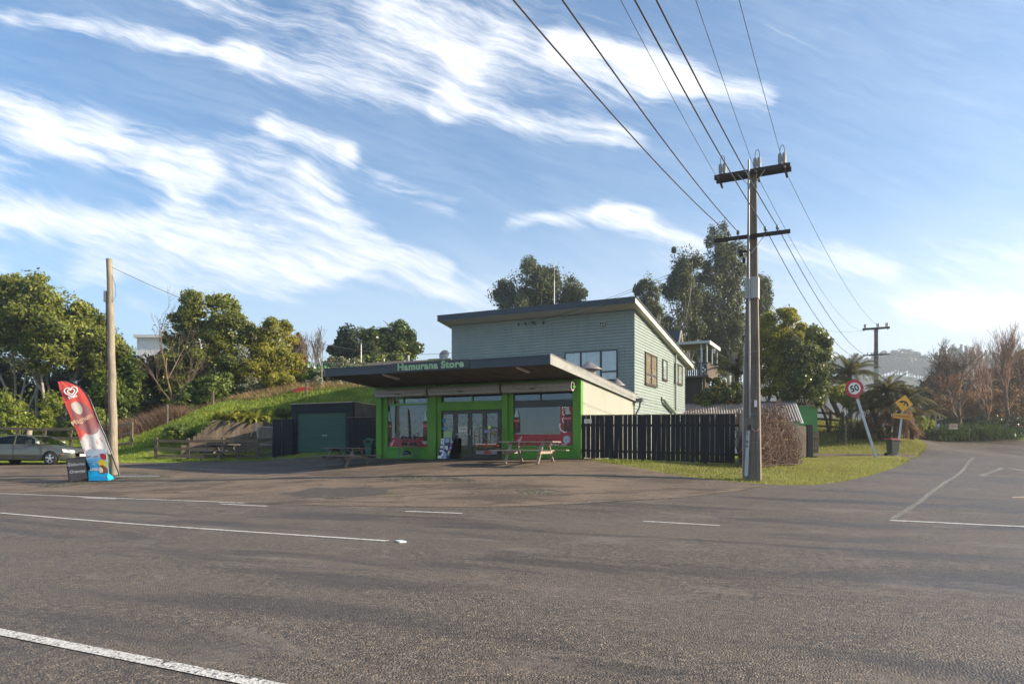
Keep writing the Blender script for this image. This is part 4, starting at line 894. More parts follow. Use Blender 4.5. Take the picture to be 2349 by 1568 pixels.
m=MB(); m.lathe([(0,.0),(.17,.0),(.19,.06),(.14,.15),(.0,.2)],n=16); tag(m.build('round_cushion',PC[0],None,loc=(px_,py_,.925+.2)),'dark domed bundle on the bottom shelf of the wheeled rack','bundle')
# orange stand -----------------------------------------------------------
RUST=M('stand_rust',(.16,.075,.06),.6,.2); s0=L2W(LX(1121,-.5),-.5); stn=empty('fruit_stand',(*s0,.965),-TH,'rusty tubular stand of netted oranges by the shop doors','fruit stand')
for x in (-.56,.5):
    for y in (-.22,.2): MB().tube([(x,y,0),(x,y,1.22 if y<0 else 1.32)],.014,6).build('leg',RUST,stn)
    MB().tube([(x,-.22,1.22),(x+.06,.2,1.34)],.012,6).build('side_rail',RUST,stn); MB().tube([(x,-.22,.95),(x,.2,.95)],.010,6).build('side_rail',RUST,stn)
MB().tube([(-.56,.2,1.32),(.5,.2,1.32)],.012,6).build('top_rail',RUST,stn)
MB().box(-.5,.48,-.25,-.235,.60,.635).build('price_strip',WHITE,stn); m=MB(); m.prism([(.05*math.cos(a)+.02,.05*math.sin(a)+.61) for a in np.linspace(0,6.28,13)[:-1]],-.262,-.252); m.build('red_sticker',M('sticker_red',(.8,.04,.02),.5),stn)
MB().tube([(-.3,-.0,1.0),(.1,-.1,.68)],.01,6).build('strut',GALV,stn); MB().tube([(.5,-.0,.9),(.2,-.1,.68)],.01,6).build('strut',GALV,stn)
m=MB(); m.box(-.5,.48,-.2,.2,.45,.455)
for i in range(9): m.box(-.5+i*.122,-.49+i*.122,-.2,.2,.40,.46)
m.build('orange_tray',GALV,stn); m=MB(); m.box(-.52,.52,-.2,.2,.20,.21); m.box(-.52,.52,-.205,-.2,.21,.36,0)
m.build('lower_tray',M('wire_tray',(.20,.20,.20),.5),stn); MB().box(-.12,.2,-.215,-.207,.22,.35).build('tray_label',RED,stn)
m=MB(); m.add([(-.2,-.1,1.24),(.2,-.12,1.24),(.28,.1,1.36),(-.08,.1,1.36)],[(0,1,2,3)]); m.box(-.15,.15,-.14,-.12,1.10,1.22); m.build('price_board',M('board_purple',(.22,.20,.32),.5),stn)
m=MB(); m.prism([(.07*math.cos(a)+.1,.07*math.sin(a)+1.32) for a in np.linspace(0,6.28,13)[:-1]],-.145,-.135); m.build('round_sticker',M('sticker_lime',(.55,.75,.04),.5),stn)
bd_=MB().box(.18,.46,-.15,-.14,1.02,1.16).build('price_board',BLACKF,stn); text_obj('lettering','OPEN',.11,M('yellow_letters',(.6,.45,.05),.5),bd_,(.32,-.153,1.09),ext=.001)
ORM=M('orange_skin',(.62,.17,.02),.5,var=.2,scale=20,bump=.1); rr=random.Random(3)
for k in range(6):
    m=MB()
    for j in range(10):
        c=(rr.uniform(-.09,.09),rr.uniform(-.1,.1),.05+rr.uniform(0,.14)); m.lathe([(0,-.04),(.03,-.028),(.04,0),(.03,.028),(0,.04)],c,8)
    px_,py_=L2W(LX(1121,-.5)-.42+k*.165,-.55); tag(m.build('bag_of_oranges',ORM,None,loc=(px_,py_,.965+.455)),'netted bag of oranges on the rusty stand by the doors','bag of oranges','bags of oranges on the stand')
# notice board -----------------------------------------------------------
n0=L2W(LX(1020,-.32),-.32); nbz=.955; nb=empty('notice_board',(*n0,nbz),-TH,'blue board covered in pinned white notices leaning by the shop doors','notice board',rot=(R(-12),0,-TH+R(2)))
m=MB(); wv=.36
m.add([(-wv,0,0),(wv-.14,0,0),(wv,0,.92),(-wv+.07,0,.92),(-wv,.03,0),(wv-.14,.03,0),(wv,.03,.92),(-wv+.07,.03,.92)],[(0,1,2,3),(4,7,6,5),(0,4,5,1),(1,5,6,2),(2,6,7,3),(3,7,4,0)]); m.build('board',M('board_blue',(.010,.018,.13),.6),nb)
PPR=[WHITE,M('paper_grey',(.35,.36,.36),.8),M('paper_blue',(.35,.42,.6),.8),M('paper_lime',(.4,.5,.12),.8),M('paper_red',(.5,.12,.12),.8)]
for i,(x,z,w_,h_,a,c) in enumerate([(-.2,.77,.17,.26,.0,0),(-.2,.78,.07,.15,0,1),(.03,.80,.2,.18,0,2),(-.22,.52,.15,.12,0,0),(.04,.48,.11,.2,.35,0),(-.1,.52,.12,.22,.15,1),(-.2,.34,.2,.09,-.1,0),(-.12,.22,.1,.24,-.5,0),(-.01,.2,.15,.13,.1,2),(-.26,.07,.2,.13,-.15,0),(-.02,.06,.2,.13,.05,2),(.22,.84,.09,.1,0,3),(.24,.62,.09,.1,0,4),(.24,.48,.09,.09,0,2),(.2,.38,.1,.08,.3,4),(.16,.22,.09,.14,0,3),(.26,.74,.09,.07,0,0),(.19,.3,.1,.05,0,0)]):
    ca,sa=math.cos(a),math.sin(a); q=[(x+dx*w_/2*ca-dz*h_/2*sa,z+dx*w_/2*sa+dz*h_/2*ca) for dx,dz in ((-1,-1),(1,-1),(1,1),(-1,1))]
    m=MB(); m.prism(q,-.008-.0015*i/3,-.004-.0015*i/3); m.build('notice',PPR[c],nb)
# wheelie bins ------------------------------------------------------------
WBN=M('wheelie_green',(.022,.035,.028),.5,var=.15,scale=3,bump=.02); LID=M('lid_red',(.30,.02,.045),.45,var=.1,bump=.02)
def wheelie(loc,rz,label,sc=1.0):
    r=empty('wheelie_bin',loc,rz,label,'wheelie bin','wheelie bins at the roadside',scale=sc)
    m=MB(); m.add([(-.20,-.22,.06),(.20,-.22,.06),(.20,.22,.06),(-.20,.22,.06),(-.27,-.29,.93),(.27,-.29,.93),(.27,.29,.93),(-.27,.29,.93)],[(0,3,2,1),(4,5,6,7),(0,1,5,4),(1,2,6,5),(2,3,7,6),(3,0,4,7)]); m.box(-.29,.29,-.31,.31,.88,.94); m.build('body',WBN,r,bevel=.015)
    m=MB(); m.prism([(-.36,.945),(.31,.945),(.31,.975),(.1,1.02),(-.30,1.03),(-.36,1.0)],-.30,.30); m.build('lid',LID,r,bevel=.015)
    for sy in (-1,1): m=MB(); m.tube([(-.24,sy*.25,.10),(-.24,sy*.30,.10)],.10,14); m.build('wheel',BLACKF,r)
    MB().tube([(-.36,-.22,.90),(-.40,-.22,.93),(-.40,.22,.93),(-.36,.22,.90)],.014,6).build('handle',WBN,r)
    return r
w1=at(2047,41.0); wheelie(w1,R(8),'dark wheelie bin with red lid on the grass verge below the CONCEALED sign')
w2=at(2341,57.5); b2=copy_tree([o for o in bpy.data.objects if o.name=='wheelie_bin'][0]); b2.location=w2; b2.rotation_euler=(0,0,R(-5)); b2['label']='dark wheelie bin with red lid at the far right road edge beyond the clumps'
# traffic signs ------------------------------------------------------------
POSTM=M('sign_post_grey',(.42,.46,.50),.5,var=.12,scale=3); SR=M('sign_red',(.42,.012,.03),.45,var=.06,bump=0); SW=M('sign_white',(.68,.68,.66),.5,var=.04,bump=0); SY=M('sign_yellow',(.75,.36,.01),.45,var=.06,bump=0); SBK=M('sign_black',(.012,.012,.013),.5,bump=0)
def disc(r,z,y0,y1,n=40): return [(r*math.cos(a),z+r*math.sin(a)) for a in np.linspace(0,2*PI,n+1)[:-1]]
Y=33.0; b=at(2010,Y); top_=P(1961,890,Y); vec=Vector(top_)-Vector(b); ln=vec.length
ang=math.atan2(vec.x,vec.z); sgn=empty('speed_sign',b,0,'leaning round speed limit sign with red ring reading 50','road sign',rot=(0,ang,R(-6)))
MB().box(-.055,.055,0,.08,-.2,ln-.38).build('post',POSTM,sgn); MB().box(-.056,.056,-.004,.084,ln-.52,ln-.36).build('post_sleeve',SR,sgn)
r=.42; m=MB(); m.prism(disc(r,ln,0,0),-.02,-.005); pl=m.build('plate',SR,sgn); m=MB(); m.prism(disc(r*.665,ln,0,0),-.026,-.021); m.build('white_disc',SW,pl)
text_obj('lettering','50',.42,SBK,pl,(0,-.029,ln-.01),ext=.001,sx=.95,off=.012,rot=(PI/2,R(0),0))
Y=40.8; b=at(2056,Y,-.1); tp_=P(2071.5,925,Y); vec=Vector(tp_)-Vector(b); ln=vec.length
s2=empty('bend_sign',b,0,'yellow diamond bend warning sign above a CONCEALED plate on a leaning grey post','road sign',rot=(0,math.atan2(vec.x,vec.z),R(-6)))
MB().box(-.05,.05,0,.07,0,ln-.2).build('post',POSTM,s2)
d_=.54; m=MB(); m.prism([(0,ln-d_),(d_,ln),(0,ln+d_),(-d_,ln)],-.02,-.005); dp=m.build('diamond_plate',SBK,s2); e=.505; m=MB(); m.prism([(0,ln-e),(e,ln),(0,ln+e),(-e,ln)],-.026,-.021); m.build('yellow_face',SY,dp)
def arcpoly(cx,cz,r0,r1,a0,a1,n=14): 
    A=np.linspace(a0,a1,n); return [(cx+r1*math.cos(a),cz+r1*math.sin(a)) for a in A]+[(cx+r0*math.cos(a),cz+r0*math.sin(a)) for a in A[::-1]]
m=MB(); P_=arcpoly(-.03,ln-.14,.20,.30,R(0),R(105)); 
for q in range(0,13): 
    n_=14; m.prism([P_[q],P_[q+1],P_[2*n_-2-q],P_[2*n_-1-q]],-.032,-.028)
m.prism([(-.09,ln+.19),(-.09,ln+.01),(-.33,ln+.06)],-.033,-.029); m.prism([(-.02,ln-.10),(.04,ln-.12),(.07,ln+.07),(.02,ln+.09)],-.0325,-.0285); m.build('bend_arrow',SBK,dp)
m=MB(); m.box(-.52,.52,-.02,-.006,ln-d_-.36,ln-d_-.07); cpz=m.build('name_plate',SY,s2); m=MB()
for q in ((-.50,.50,ln-d_-.345,ln-d_-.335),(-.50,.50,ln-d_-.095,ln-d_-.085),(-.50,-.49,ln-d_-.335,ln-d_-.095),(.49,.50,ln-d_-.335,ln-d_-.095)): m.box(q[0],q[1],-.024,-.021,q[2],q[3])
m.build('border',SBK,cpz); text_obj('lettering','CONCEALED',.17,SBK,cpz,(0,-.024,ln-d_-.215),ext=.001,sx=.92,off=.004)
b=at(2339,24.0); 
m=MB(); m.add([(-.3,0,0),(.4,.05,0),(.42,.2,0),(-.25,.13,0),(-.2,.05,.03),(.35,.09,.035)],[(0,1,5,4),(1,2,5),(2,3,4,5),(3,0,4),(0,3,2,1)]); tag(m.build('timber_scrap',TAB,None,loc=onG(2344,1141)),'pale splinter of timber lying on the side road','timber')
m=MB(); m.box(-.10,.10,-.06,.06,0,.025); tag(m.build('road_stud',SW,None,loc=onG(919,1242.5),rot=(0,0,R(-60)),bevel=.008),'white reflective road stud at the end of the centre line','road stud')
# ------------------------------------------------------------------ vegetation
def leaf_quads(cen,nrm,size,asp=.5,jit=.35):
    """one rhombic leaf card per centre"""
    n=len(cen); nn=nrm+rng.normal(0,.7,(n,3)); nn/=np.linalg.norm(nn,axis=1)[:,None]+1e-9
    up=rng.normal(0,1,(n,3)); a=np.cross(nn,up); a/=np.linalg.norm(a,axis=1)[:,None]+1e-9; b=np.cross(nn,a)
    s=size*(1+rng.uniform(-jit,jit,(n,1))); a=a*s; b=b*s*asp
    return np.stack([cen-a,cen-b*1.0,cen+a,cen+b],1).reshape(-1,3)
def ell_w(px,py,rx,ry,Y,dy=None):                    # crown ellipsoid from its measured extent
    c=P(px,py,Y); k=Y/F; return (c[0],c[1],c[2],rx*k,(dy if dy else (rx*k*.8)),ry*k)
def crown_pts(ells,nleaf,clump=.9,fill=.25,nclump=None,hang=0.0,tight=1):
    ells=np.array(ells); vol=ells[:,3]*ells[:,4]*ells[:,5]; surf=vol**(2/3); pr=surf/surf.sum()
    C_=[];N_=[];V_=[]
    for e,p in zip(ells,pr):
        n=int(nleaf*p); k=max(5,int(2.2*(e[3]*e[4]*e[5])**(2/3)/(clump**2)*1.9)) if nclump is None else nclump
        d=rng.normal(0,1,(k,3)); d/=np.linalg.norm(d,axis=1)[:,None]; rad=np.where(rng.random(k)<fill,rng.uniform(.25,.75,k),rng.uniform(.78,1.0,k))
        fq=rng.normal(0,2.6,(5,3)); fp=rng.uniform(0,6,5); md=1+.20*np.sin(d@fq.T+fp).sum(1)/2.2; cc=e[:3]+d*(rad*md)[:,None]*e[3:6]; cs=clump*tight*rng.uniform(.35,1.15,k); cv=rng.uniform(0,1,k); w=cs**2; w/=w.sum()
        idx=rng.choice(k,n,p=w); q=rng.normal(0,1,(n,3)); q/=np.linalg.norm(q,axis=1)[:,None]; rr=rng.uniform(.35,1.0,(n,1))**.7
        q2=q.copy(); pos=cc[idx]+q*rr*cs[idx][:,None]*np.array([1,1,.75+hang]); nr=q*.7+d[idx]*.6+np.array([0,0,.3])
        C_.append(pos);N_.append(nr);V_.append(np.clip(cv[idx]*.55+rng.uniform(0,.45,n),0,1))
        n2=int(n*.32); d2=rng.normal(0,1,(n2,3)); d2/=np.linalg.norm(d2,axis=1)[:,None]; md2=1+.20*np.sin(d2@fq.T+fp).sum(1)/2.2; C_.append(e[:3]+d2*(rng.uniform(.5,1.10,(n2,1)))*md2[:,None]*e[3:6]); N_.append(d2); V_.append(rng.uniform(0,1,n2))
    return np.concatenate(C_),np.concatenate(N_),np.concatenate(V_)
def limb(m,a,b,r0,r1,bend=.12,n=5,seg=6):
    a=Vector(a);b=Vector(b);L=(b-a).length; off=Vector(rng.normal(0,bend*L,3)); pts=[];rs=[]
    for i in range(n+1):
        t=i/n; pts.append(a.lerp(b,t)+off*math.sin(t*PI)*.6+Vector(rng.normal(0,.012*L,3))*(0<i<n)); rs.append(r0+(r1-r0)*t)
    m.tube(pts,rs,seg); return pts
BARK=wood('bark_grey',(.10,.085,.065),(.30,.26,.21),.95,2,2); BARKD=wood('bark_dark',(.035,.028,.022),(.11,.09,.07),.95,2,2); BARKR=wood('bark_red',(.10,.05,.035),(.26,.16,.12),.9,2,2); BARKP=wood('bark_pale',(.20,.17,.14),(.42,.38,.33),.9,2,2)
LM=dict(
 olive=leafmat('leaf_olive',(0.022,0.034,0.007),(0.136,0.165,0.031),(0.368,0.366,0.072),.35,.55),
 mid=leafmat('leaf_mid',(0.018,0.034,0.008),(0.094,0.141,0.028),(0.267,0.319,0.063),.3,.5),
 bright=leafmat('leaf_bright',(0.035,0.056,0.009),(0.155,0.199,0.028),(0.380,0.414,0.071),.4,.5),
 yel=leafmat('leaf_yellow_green',(0.044,0.058,0.009),(0.187,0.202,0.029),(0.465,0.412,0.068),.45,.55),
 dark=leafmat('leaf_dark',(0.007,0.013,0.005),(0.034,0.048,0.016),(0.100,0.108,0.037),.2,.35),
 gloss=leafmat('leaf_glossy',(0.011,0.020,0.007),(0.065,0.096,0.023),(0.284,0.299,0.076),.2,.28),
 euc=leafmat('leaf_gum',(.018,.026,.012),(.070,.088,.036),(.19,.20,.09),.3,.5),
 con=leafmat('leaf_conifer',(0.009,0.017,0.009),(0.026,0.043,0.019),(0.058,0.080,0.032),.15,.6),
 brown=leafmat('leaf_brown',(0.072,0.038,0.020),(0.189,0.109,0.061),(0.377,0.232,0.131),.3,.8),
 fern=leafmat('fern_green',(.022,.028,.010),(.060,.068,.022),(.20,.18,.06),.35,.5),
 fernb=leafmat('fern_brown',(0.051,0.023,0.014),(0.145,0.072,0.041),(0.319,0.174,0.094),.2,.8),
 flax=leafmat('flax_green',(0.017,0.036,0.012),(0.051,0.102,0.026),(0.160,0.217,0.072),.2,.32),
 grass=leafmat('grass_blade',(0.060,0.100,0.014),(0.207,0.294,0.043),(0.445,0.501,0.112),.35,.6,.9),
 grassy=leafmat('verge_blade',(.21,.155,.07),(.215,.235,.07),(.39,.385,.15),.35,.6,.45),
 dry=leafmat('dry_grass',(0.131,0.080,0.041),(0.319,0.217,0.123),(0.580,0.435,0.246),.3,.8,.9),
 dead=leafmat('dead_vine_leaf',(0.072,0.043,0.029),(0.189,0.123,0.087),(0.377,0.261,0.189),.2,.8),
 white=leafmat('pale_blossom_leaf',(0.058,0.072,0.036),(0.145,0.160,0.087),(0.551,0.551,0.406),.2,.6))
def tree(name,label,base,ells,nleaf,mat,leaf=.16,bark=BARK,trunks=1,tr=.16,clump=.9,asp=.5,fill=.25,cat='tree',group=None,limbs=10,hang=0,spread=.8,lean=(0,0),trunk_top=.55):
    r=empty(name,base,0,label,cat,group); B=np.array(base); ells=[tuple(np.array(e)-np.r_[B,0,0,0]) for e in ells]
    ells=list(ells)
    if name in('tree','gum_tree'):
        for e in ells[:]:
            for _ in range(3):
                d=rng.normal(0,1,3); d[2]=abs(d[2])*.9; d/=np.linalg.norm(d); q=rng.uniform(.22,.34); ells.append((e[0]+d[0]*e[3]*.98,e[1]+d[1]*e[4]*.98,e[2]+d[2]*e[5]*.98,e[3]*q,e[4]*q,e[5]*q*1.15))
    leaf*=.74; nleaf=int(nleaf*(.8 if name=='gum_tree' else 1.25)); clump*=(1.25 if name=='gum_tree' else 1); c,nr,v=crown_pts(ells,nleaf,clump*.85,fill,hang=hang,tight=.62 if name=='gum_tree' else .80); vs=leaf_quads(c,nr,leaf,asp)
    np_mesh('crown',vs,4,mat,r,v)
    m=MB(); E=np.array(ells); tot=E[:,3]*E[:,4]*E[:,5]
    for k in range(trunks):
        a=Vector((rng.normal(0,spread) if trunks>1 else 0,rng.normal(0,spread*.5) if trunks>1 else 0,-.3)); e=E[rng.choice(len(E),p=tot/tot.sum())] if trunks>1 else E[int(np.argmax(tot))]
        top_=Vector((e[0]*.8+a.x*.3+rng.normal(0,e[3]*.15),e[1]*.8,e[2]+e[5]*(trunk_top-.3)));  pts=limb(m,a,top_,tr,tr*.35,.04,7,8)
        for j in range(max(2,limbs//trunks)):
            e2=E[rng.choice(len(E),p=tot/tot.sum())]; d=rng.normal(0,1,3); d/=np.linalg.norm(d); tgt=Vector(e2[:3]+d*e2[3:6]*.8); p0=pts[rng.integers(3,7)]
            if tgt.z<p0.z-.5: tgt.z=p0.z+abs(tgt.z-p0.z)*.3
            limb(m,p0,tgt,tr*.35,tr*.08,.1,4,5)
    m.build('trunk',bark,r,recalc=False); return r
def bush(name,label,base,ells,nleaf,mat,leaf=.12,clump=.5,asp=.5,cat='bush',group=None,fill=.15,stems=4):
    return tree(name,label,base,ells,nleaf,mat,leaf,BARKD,stems,.035,clump,asp,fill,cat,group,stems*2,spread=.35)
def gb(px,Y): x=(px-CX)/F*Y; return (x,Y,h(x,Y)-.05)
# left grove
tree('tree','tall olive green tree at the left edge over the car roof',gb(25,45),[ell_w(-70,760,110,95,45),ell_w(25,735,105,85,45),ell_w(70,710,60,72,44),ell_w(110,785,60,60,43.5)],26000,LM['olive'],.17,BARKP,7,.10,1.0,limbs=26,spread=1.7,group='grove trees behind the car')
tree('tree','olive green thin trunked tree between the car and the bare wooden pole',gb(160,46),[ell_w(135,745,80,75,46),ell_w(185,775,75,62,46),ell_w(225,805,50,48,45),ell_w(120,820,60,40,44)],21000,LM['olive'],.17,BARKP,7,.10,1.0,limbs=24,spread=1.9,group='grove trees behind the car')
tree('tree','drooping olive tree just behind the bare wooden pole',gb(255,46),[ell_w(255,850,50,55,46),ell_w(285,875,42,50,45.5),ell_w(240,900,40,35,44)],9000,LM['mid'],.15,BARK,3,.10,.8,limbs=12,spread=.8,group='grove trees behind the car')
tree('tree','dark low leaved tree deep in the grove at far left',gb(-10,50),[ell_w(-60,880,110,60,50),ell_w(60,880,80,50,51),ell_w(180,890,80,45,51),ell_w(290,910,60,50,50)],15000,LM['dark'],.2,BARKD,4,.12,1.1,limbs=16,spread=3)
bush('bush','bright green leafy bush at the far left behind the car',gb(15,41.5),[ell_w(5,935,42,45,41.5),ell_w(40,965,38,35,41),ell_w(-50,940,50,50,41.5)],8500,LM['bright'],.13,.55)
bush('bush','bright green bush around the slim grove trunks',gb(125,42.5),[ell_w(120,925,24,28,42.5),ell_w(100,970,26,22,42)],3600,LM['bright'],.12,.45)
bush('bush','green bramble bush below the grove left of the wooden pole',gb(215,42.5),[ell_w(205,965,45,34,43),ell_w(170,985,30,22,42.5)],5200,LM['mid'],.12,.5)
bush('bush','dense green shrub at the right end of the grove on the bank',gb(300,45),[ell_w(300,905,38,45,45.5),ell_w(285,945,35,30,44.5)],7500,LM['mid'],.13,.6)
bush('bush','dark green shrub filling the bank behind the reddish bare tree',gb(365,47),[ell_w(345,880,45,55,48),ell_w(400,860,55,70,49),ell_w(330,925,40,32,46)],12000,LM['dark'],.14,.7)
m=MB(); limb(m,(0,0,0),(.1,0,1.05),.18,.16,.02,3,10); tag(m.build('tree_stump',BARKP,None,loc=gb(64,41)),'cut pale tree stump behind the car roof','tree stump')
# big middle-left trees
tree('tree','tall airy green tree left of the white gabled house',gb(470,47),[ell_w(475,720,62,52,47.5),ell_w(430,770,58,50,48),ell_w(520,765,50,55,47),ell_w(455,830,75,50,47),ell_w(530,850,55,50,46.5),ell_w(430,890,55,40,46)],33000,LM['olive'],.135,BARK,4,.13,.75,limbs=30,spread=1.1,fill=.35)
bush('bush','leafy green shrub at the foot of the tall airy tree',gb(445,44.5),[ell_w(440,915,50,36,45),ell_w(500,900,45,40,45)],9000,LM['mid'],.12,.5)
tree('tree','round bright yellow green tree right of the tall airy tree',gb(620,47),[ell_w(615,790,55,58,47.5),ell_w(630,840,52,52,47),ell_w(590,850,45,50,46.5),ell_w(640,885,40,35,46)],26000,LM['yel'],.12,BARK,3,.12,.6,limbs=16,spread=.5,fill=.2)
bush('bush','white flecked shrub under the round yellow green tree',gb(585,45.5),[ell_w(575,895,30,28,45.5),ell_w(612,908,20,16,45)],5000,LM['white'],.09,.35)
bush('bush','rusty brown shrub behind the round yellow green tree',gb(680,50),[ell_w(672,800,32,38,51),ell_w(690,850,32,45,50)],7500,LM['brown'],.11,.5)
bush('bush','green grey scrub beside the twiggy bare saplings',gb(715,48),[ell_w(715,865,38,30,48),ell_w(745,880,35,22,47)],6500,LM['mid'],.11,.5)
bush('bush','grey green flecked shrub under the left end of the shop canopy',gb(800,46),[ell_w(795,855,55,32,46.5),ell_w(790,885,58,28,45.5),ell_w(845,893,28,18,45)],14000,LM['white'],.10,.45)
tree('conifer_tree','dark conifer at the left of the trees beyond the canopy',gb(795,66),[ell_w(797,770,22,25,66),ell_w(800,800,34,32,66),ell_w(790,835,38,26,66)],11000,LM['con'],.22,BARKD,1,.2,.8,limbs=8)
tree('tree','glossy dark broadleaf tree beyond the canopy left of the house',gb(880,64),[ell_w(858,795,42,36,64),ell_w(905,785,42,38,64),ell_w(930,805,32,26,63.5),ell_w(870,835,60,22,63)],19000,LM['gloss'],.2,BARKD,2,.2,.95,limbs=18,fill=.3)
tree('gum_tree','broad gum tree rising behind the house roof by the antenna',gb(1235,85),[ell_w(1220,665,60,62,85),ell_w(1265,680,55,60,85),ell_w(1160,680,26,32,86),ell_w(1310,700,42,34,85),ell_w(1200,720,60,40,85)],36000,LM['euc'],.24,BARKP,2,.35,1.5,.4,limbs=24,fill=.3,hang=.4)
for i,(px,ells,n) in enumerate(((1493,[(1490,668,26,24),(1480,700,18,22),(1500,720,22,30)],6500),(1572,[(1570,610,30,44),(1555,660,36,40),(1580,700,40,45),(1560,760,50,50)],24000),(1660,[(1655,560,30,42),(1640,620,42,50),(1680,630,42,60),(1650,710,60,70),(1690,760,45,70)],36000),(1735,[(1735,670,26,36),(1742,720,24,48)],9000),(1615,[(1610,720,45,60),(1600,800,60,50),(1650,830,60,50)],20000))):
    tree('gum_tree',['slim short gum tree just right of the house roof peak','tall gum tree second from the house with open crown','tallest gum tree left of the big power pole','narrow gum tree behind the big power pole','dense lower gum tree above the timber deck'][i],gb(px,78+i*1.5),[ell_w(a,b,c,d,78+i*1.5) for a,b,c,d in ells],n,LM['euc'],.21,BARKP,1 if i!=2 else 2,.28,1.15,.4,limbs=20,fill=.4,hang=.5,group='tall gum trees')
tree('tree','yellow green feathery tree just right of the big power pole',gb(1790,48),[ell_w(1785,765,48,48,48),ell_w(1765,810,40,55,48),ell_w(1815,810,40,40,48),ell_w(1790,870,55,40,47.5)],25000,LM['yel'],.13,BARK,3,.13,.7,limbs=20,fill=.3)
tree('tree','glossy dark evergreen tree left of the tree ferns',gb(1850,46),[ell_w(1850,830,48,50,46),ell_w(1840,880,52,42,46),ell_w(1870,790,28,35,47),ell_w(1875,900,25,30,45)],24000,LM['gloss'],.13,BARKD,2,.14,.6,limbs=14,fill=.2)
tree('tree','olive tree with upswept branch tips behind the glossy evergreen',gb(1880,50),[ell_w(1835,775,36,24,50),ell_w(1870,770,24,18,50),ell_w(1885,810,22,22,50)],7000,LM['olive'],.15,BARKD,2,.1,.55,limbs=12,fill=.3)
bush('citrus_bush','citrus bush dotted with orange fruit below the deck',gb(1668,46),[ell_w(1680,905,32,28,46),ell_w(1650,900,30,26,46),ell_w(1620,915,26,18,46)],12000,LM['gloss'],.11,.45,cat='citrus bush')
ct=[o for o in bpy.data.objects if o.name=='citrus_bush'][0]; m=MB(); 
for k in range(60):
    e=ell_w(*[(1680,905,33,29,46),(1650,900,31,27,46)][k%2]); d=rng.normal(0,1,3); d/=np.linalg.norm(d); d[1]=-abs(d[1]); p_=np.array(e[:3])+d*np.array(e[3:6])-np.array(ct.location); m.lathe([(0,-.05),(.05,0),(0,.05)],p_,6)
fo=m.build('fruit',ORM,ct); fo['kind']='stuff'
bush('bush','small glossy bush beneath the left tree fern',gb(1935,47),[ell_w(1928,905,24,22,47),ell_w(1945,918,16,18,47)],4500,LM['bright'],.10,.35)
bush('bush','small glossy bush behind the leaning speed sign post',gb(1980,49),[ell_w(1988,920,24,24,49)],3000,LM['bright'],.10,.35)
bush('hedge','clipped pale green hedge between the big fern and the strap leaved clumps',gb(2105,56),[ell_w(2092,975,16,15,56),ell_w(2110,972,18,16,56),ell_w(2128,975,14,14,57)],6000,LM['bright'],.10,.5,cat='hedge')
bush('bush','dark roadside bush behind the left of the bare tree',gb(2130,80),[ell_w(2135,905,30,45,80),ell_w(2155,880,25,40,82),ell_w(2190,905,50,35,80)],9000,LM['con'],.25,1.2)
bush('scrub','tall brown scrub at the right edge behind the bare trees',gb(2300,80),[ell_w(2290,890,45,48,80),ell_w(2345,865,45,60,80),ell_w(2240,925,50,30,78),ell_w(2400,880,50,70,80)],15000,LM['brown'],.22,1.2,cat='scrub',stems=8)
bush('scrub','olive green scrub crown above the brown scrub at the right edge',gb(2330,84),[ell_w(2325,850,32,25,84),ell_w(2370,830,35,35,84)],6000,LM['mid'],.22,1.1,cat='scrub')
bush('scrub','brown twiggy scrub low behind the trunk of the spreading bare tree',gb(2200,72),[ell_w(2150,940,45,26,72),ell_w(2220,935,50,34,72),ell_w(2290,930,50,40,72),ell_w(2350,930,45,45,72)],16000,LM['brown'],.16,.8,cat='scrub',stems=8,fill=.5)
bush('scrub','dark low undergrowth along the far road edge behind the strap leaved clumps',gb(2250,65),[ell_w(x_,972,34,17,65) for x_ in (2130,2180,2230,2280,2330,2380)],14000,LM['dark'],.14,.6,cat='scrub',stems=6,fill=.4)
# bank bushes and planting
bush('bush','low dark bush on the grass bank left of the retaining wall',gb(412,37.6),[ell_w(410,990,30,17,37.6),ell_w(395,1000,24,14,37.3)],4500,LM['mid'],.08,.3)
bush('bush','small bush on the bank top left of the shed',gb(655,39.5),[ell_w(648,948,20,10,39.5)],1800,LM['mid'],.08,.3)
# broad leaved plant over the wall
def blades(name,label,base,n,L,w,mat,cat,up=.9,droop=.6,spread=.3,seg=5,group=None,scale=(1,1,1)):
    r=empty(name,base,0,label,cat,group); vs=[];val=[]
    for i in range(n):
        a=rng.uniform(0,2*PI); tilt=rng.uniform(.05,1.25)*up; ln=L*rng.uniform(.6,1.1); o=np.array([rng.normal(0,spread)*scale[0],rng.normal(0,spread)*scale[1],0]); d=np.array([math.cos(a),math.sin(a),0]); sd=np.array([-math.sin(a),math.cos(a),0]); ww=w*rng.uniform(.7,1.2)
        pts=[]
        for k in range(seg+1):
            t=k/seg; th=tilt+droop*t*t; pts.append((t,th))
        p=o.copy(); P_=[p.copy()]
        for k in range(seg):
            th=tilt+droop*((k+.5)/seg)**1.6*2; p=p+(d*math.sin(th)+np.array([0,0,1])*math.cos(th))*ln/seg; P_.append(p.copy())
        v=rng.random()
        for k in range(seg):
            w0=ww*math.sin(PI*min(1,(.12+.88*k/seg)))**.6*(1-k/seg*.3); w1=ww*math.sin(PI*min(.999,(.12+.88*(k+1)/seg)))**.6*(1-(k+1)/seg*.3)
            vs+= [P_[k]-sd*w0,P_[k]+sd*w0,P_[k+1]+sd*w1,P_[k+1]-sd*w1]; val.append(np.clip(v*.6+.4*rng.random(),0,1))
    np_mesh('leaves',np.array(vs),4,mat,r,val); return r
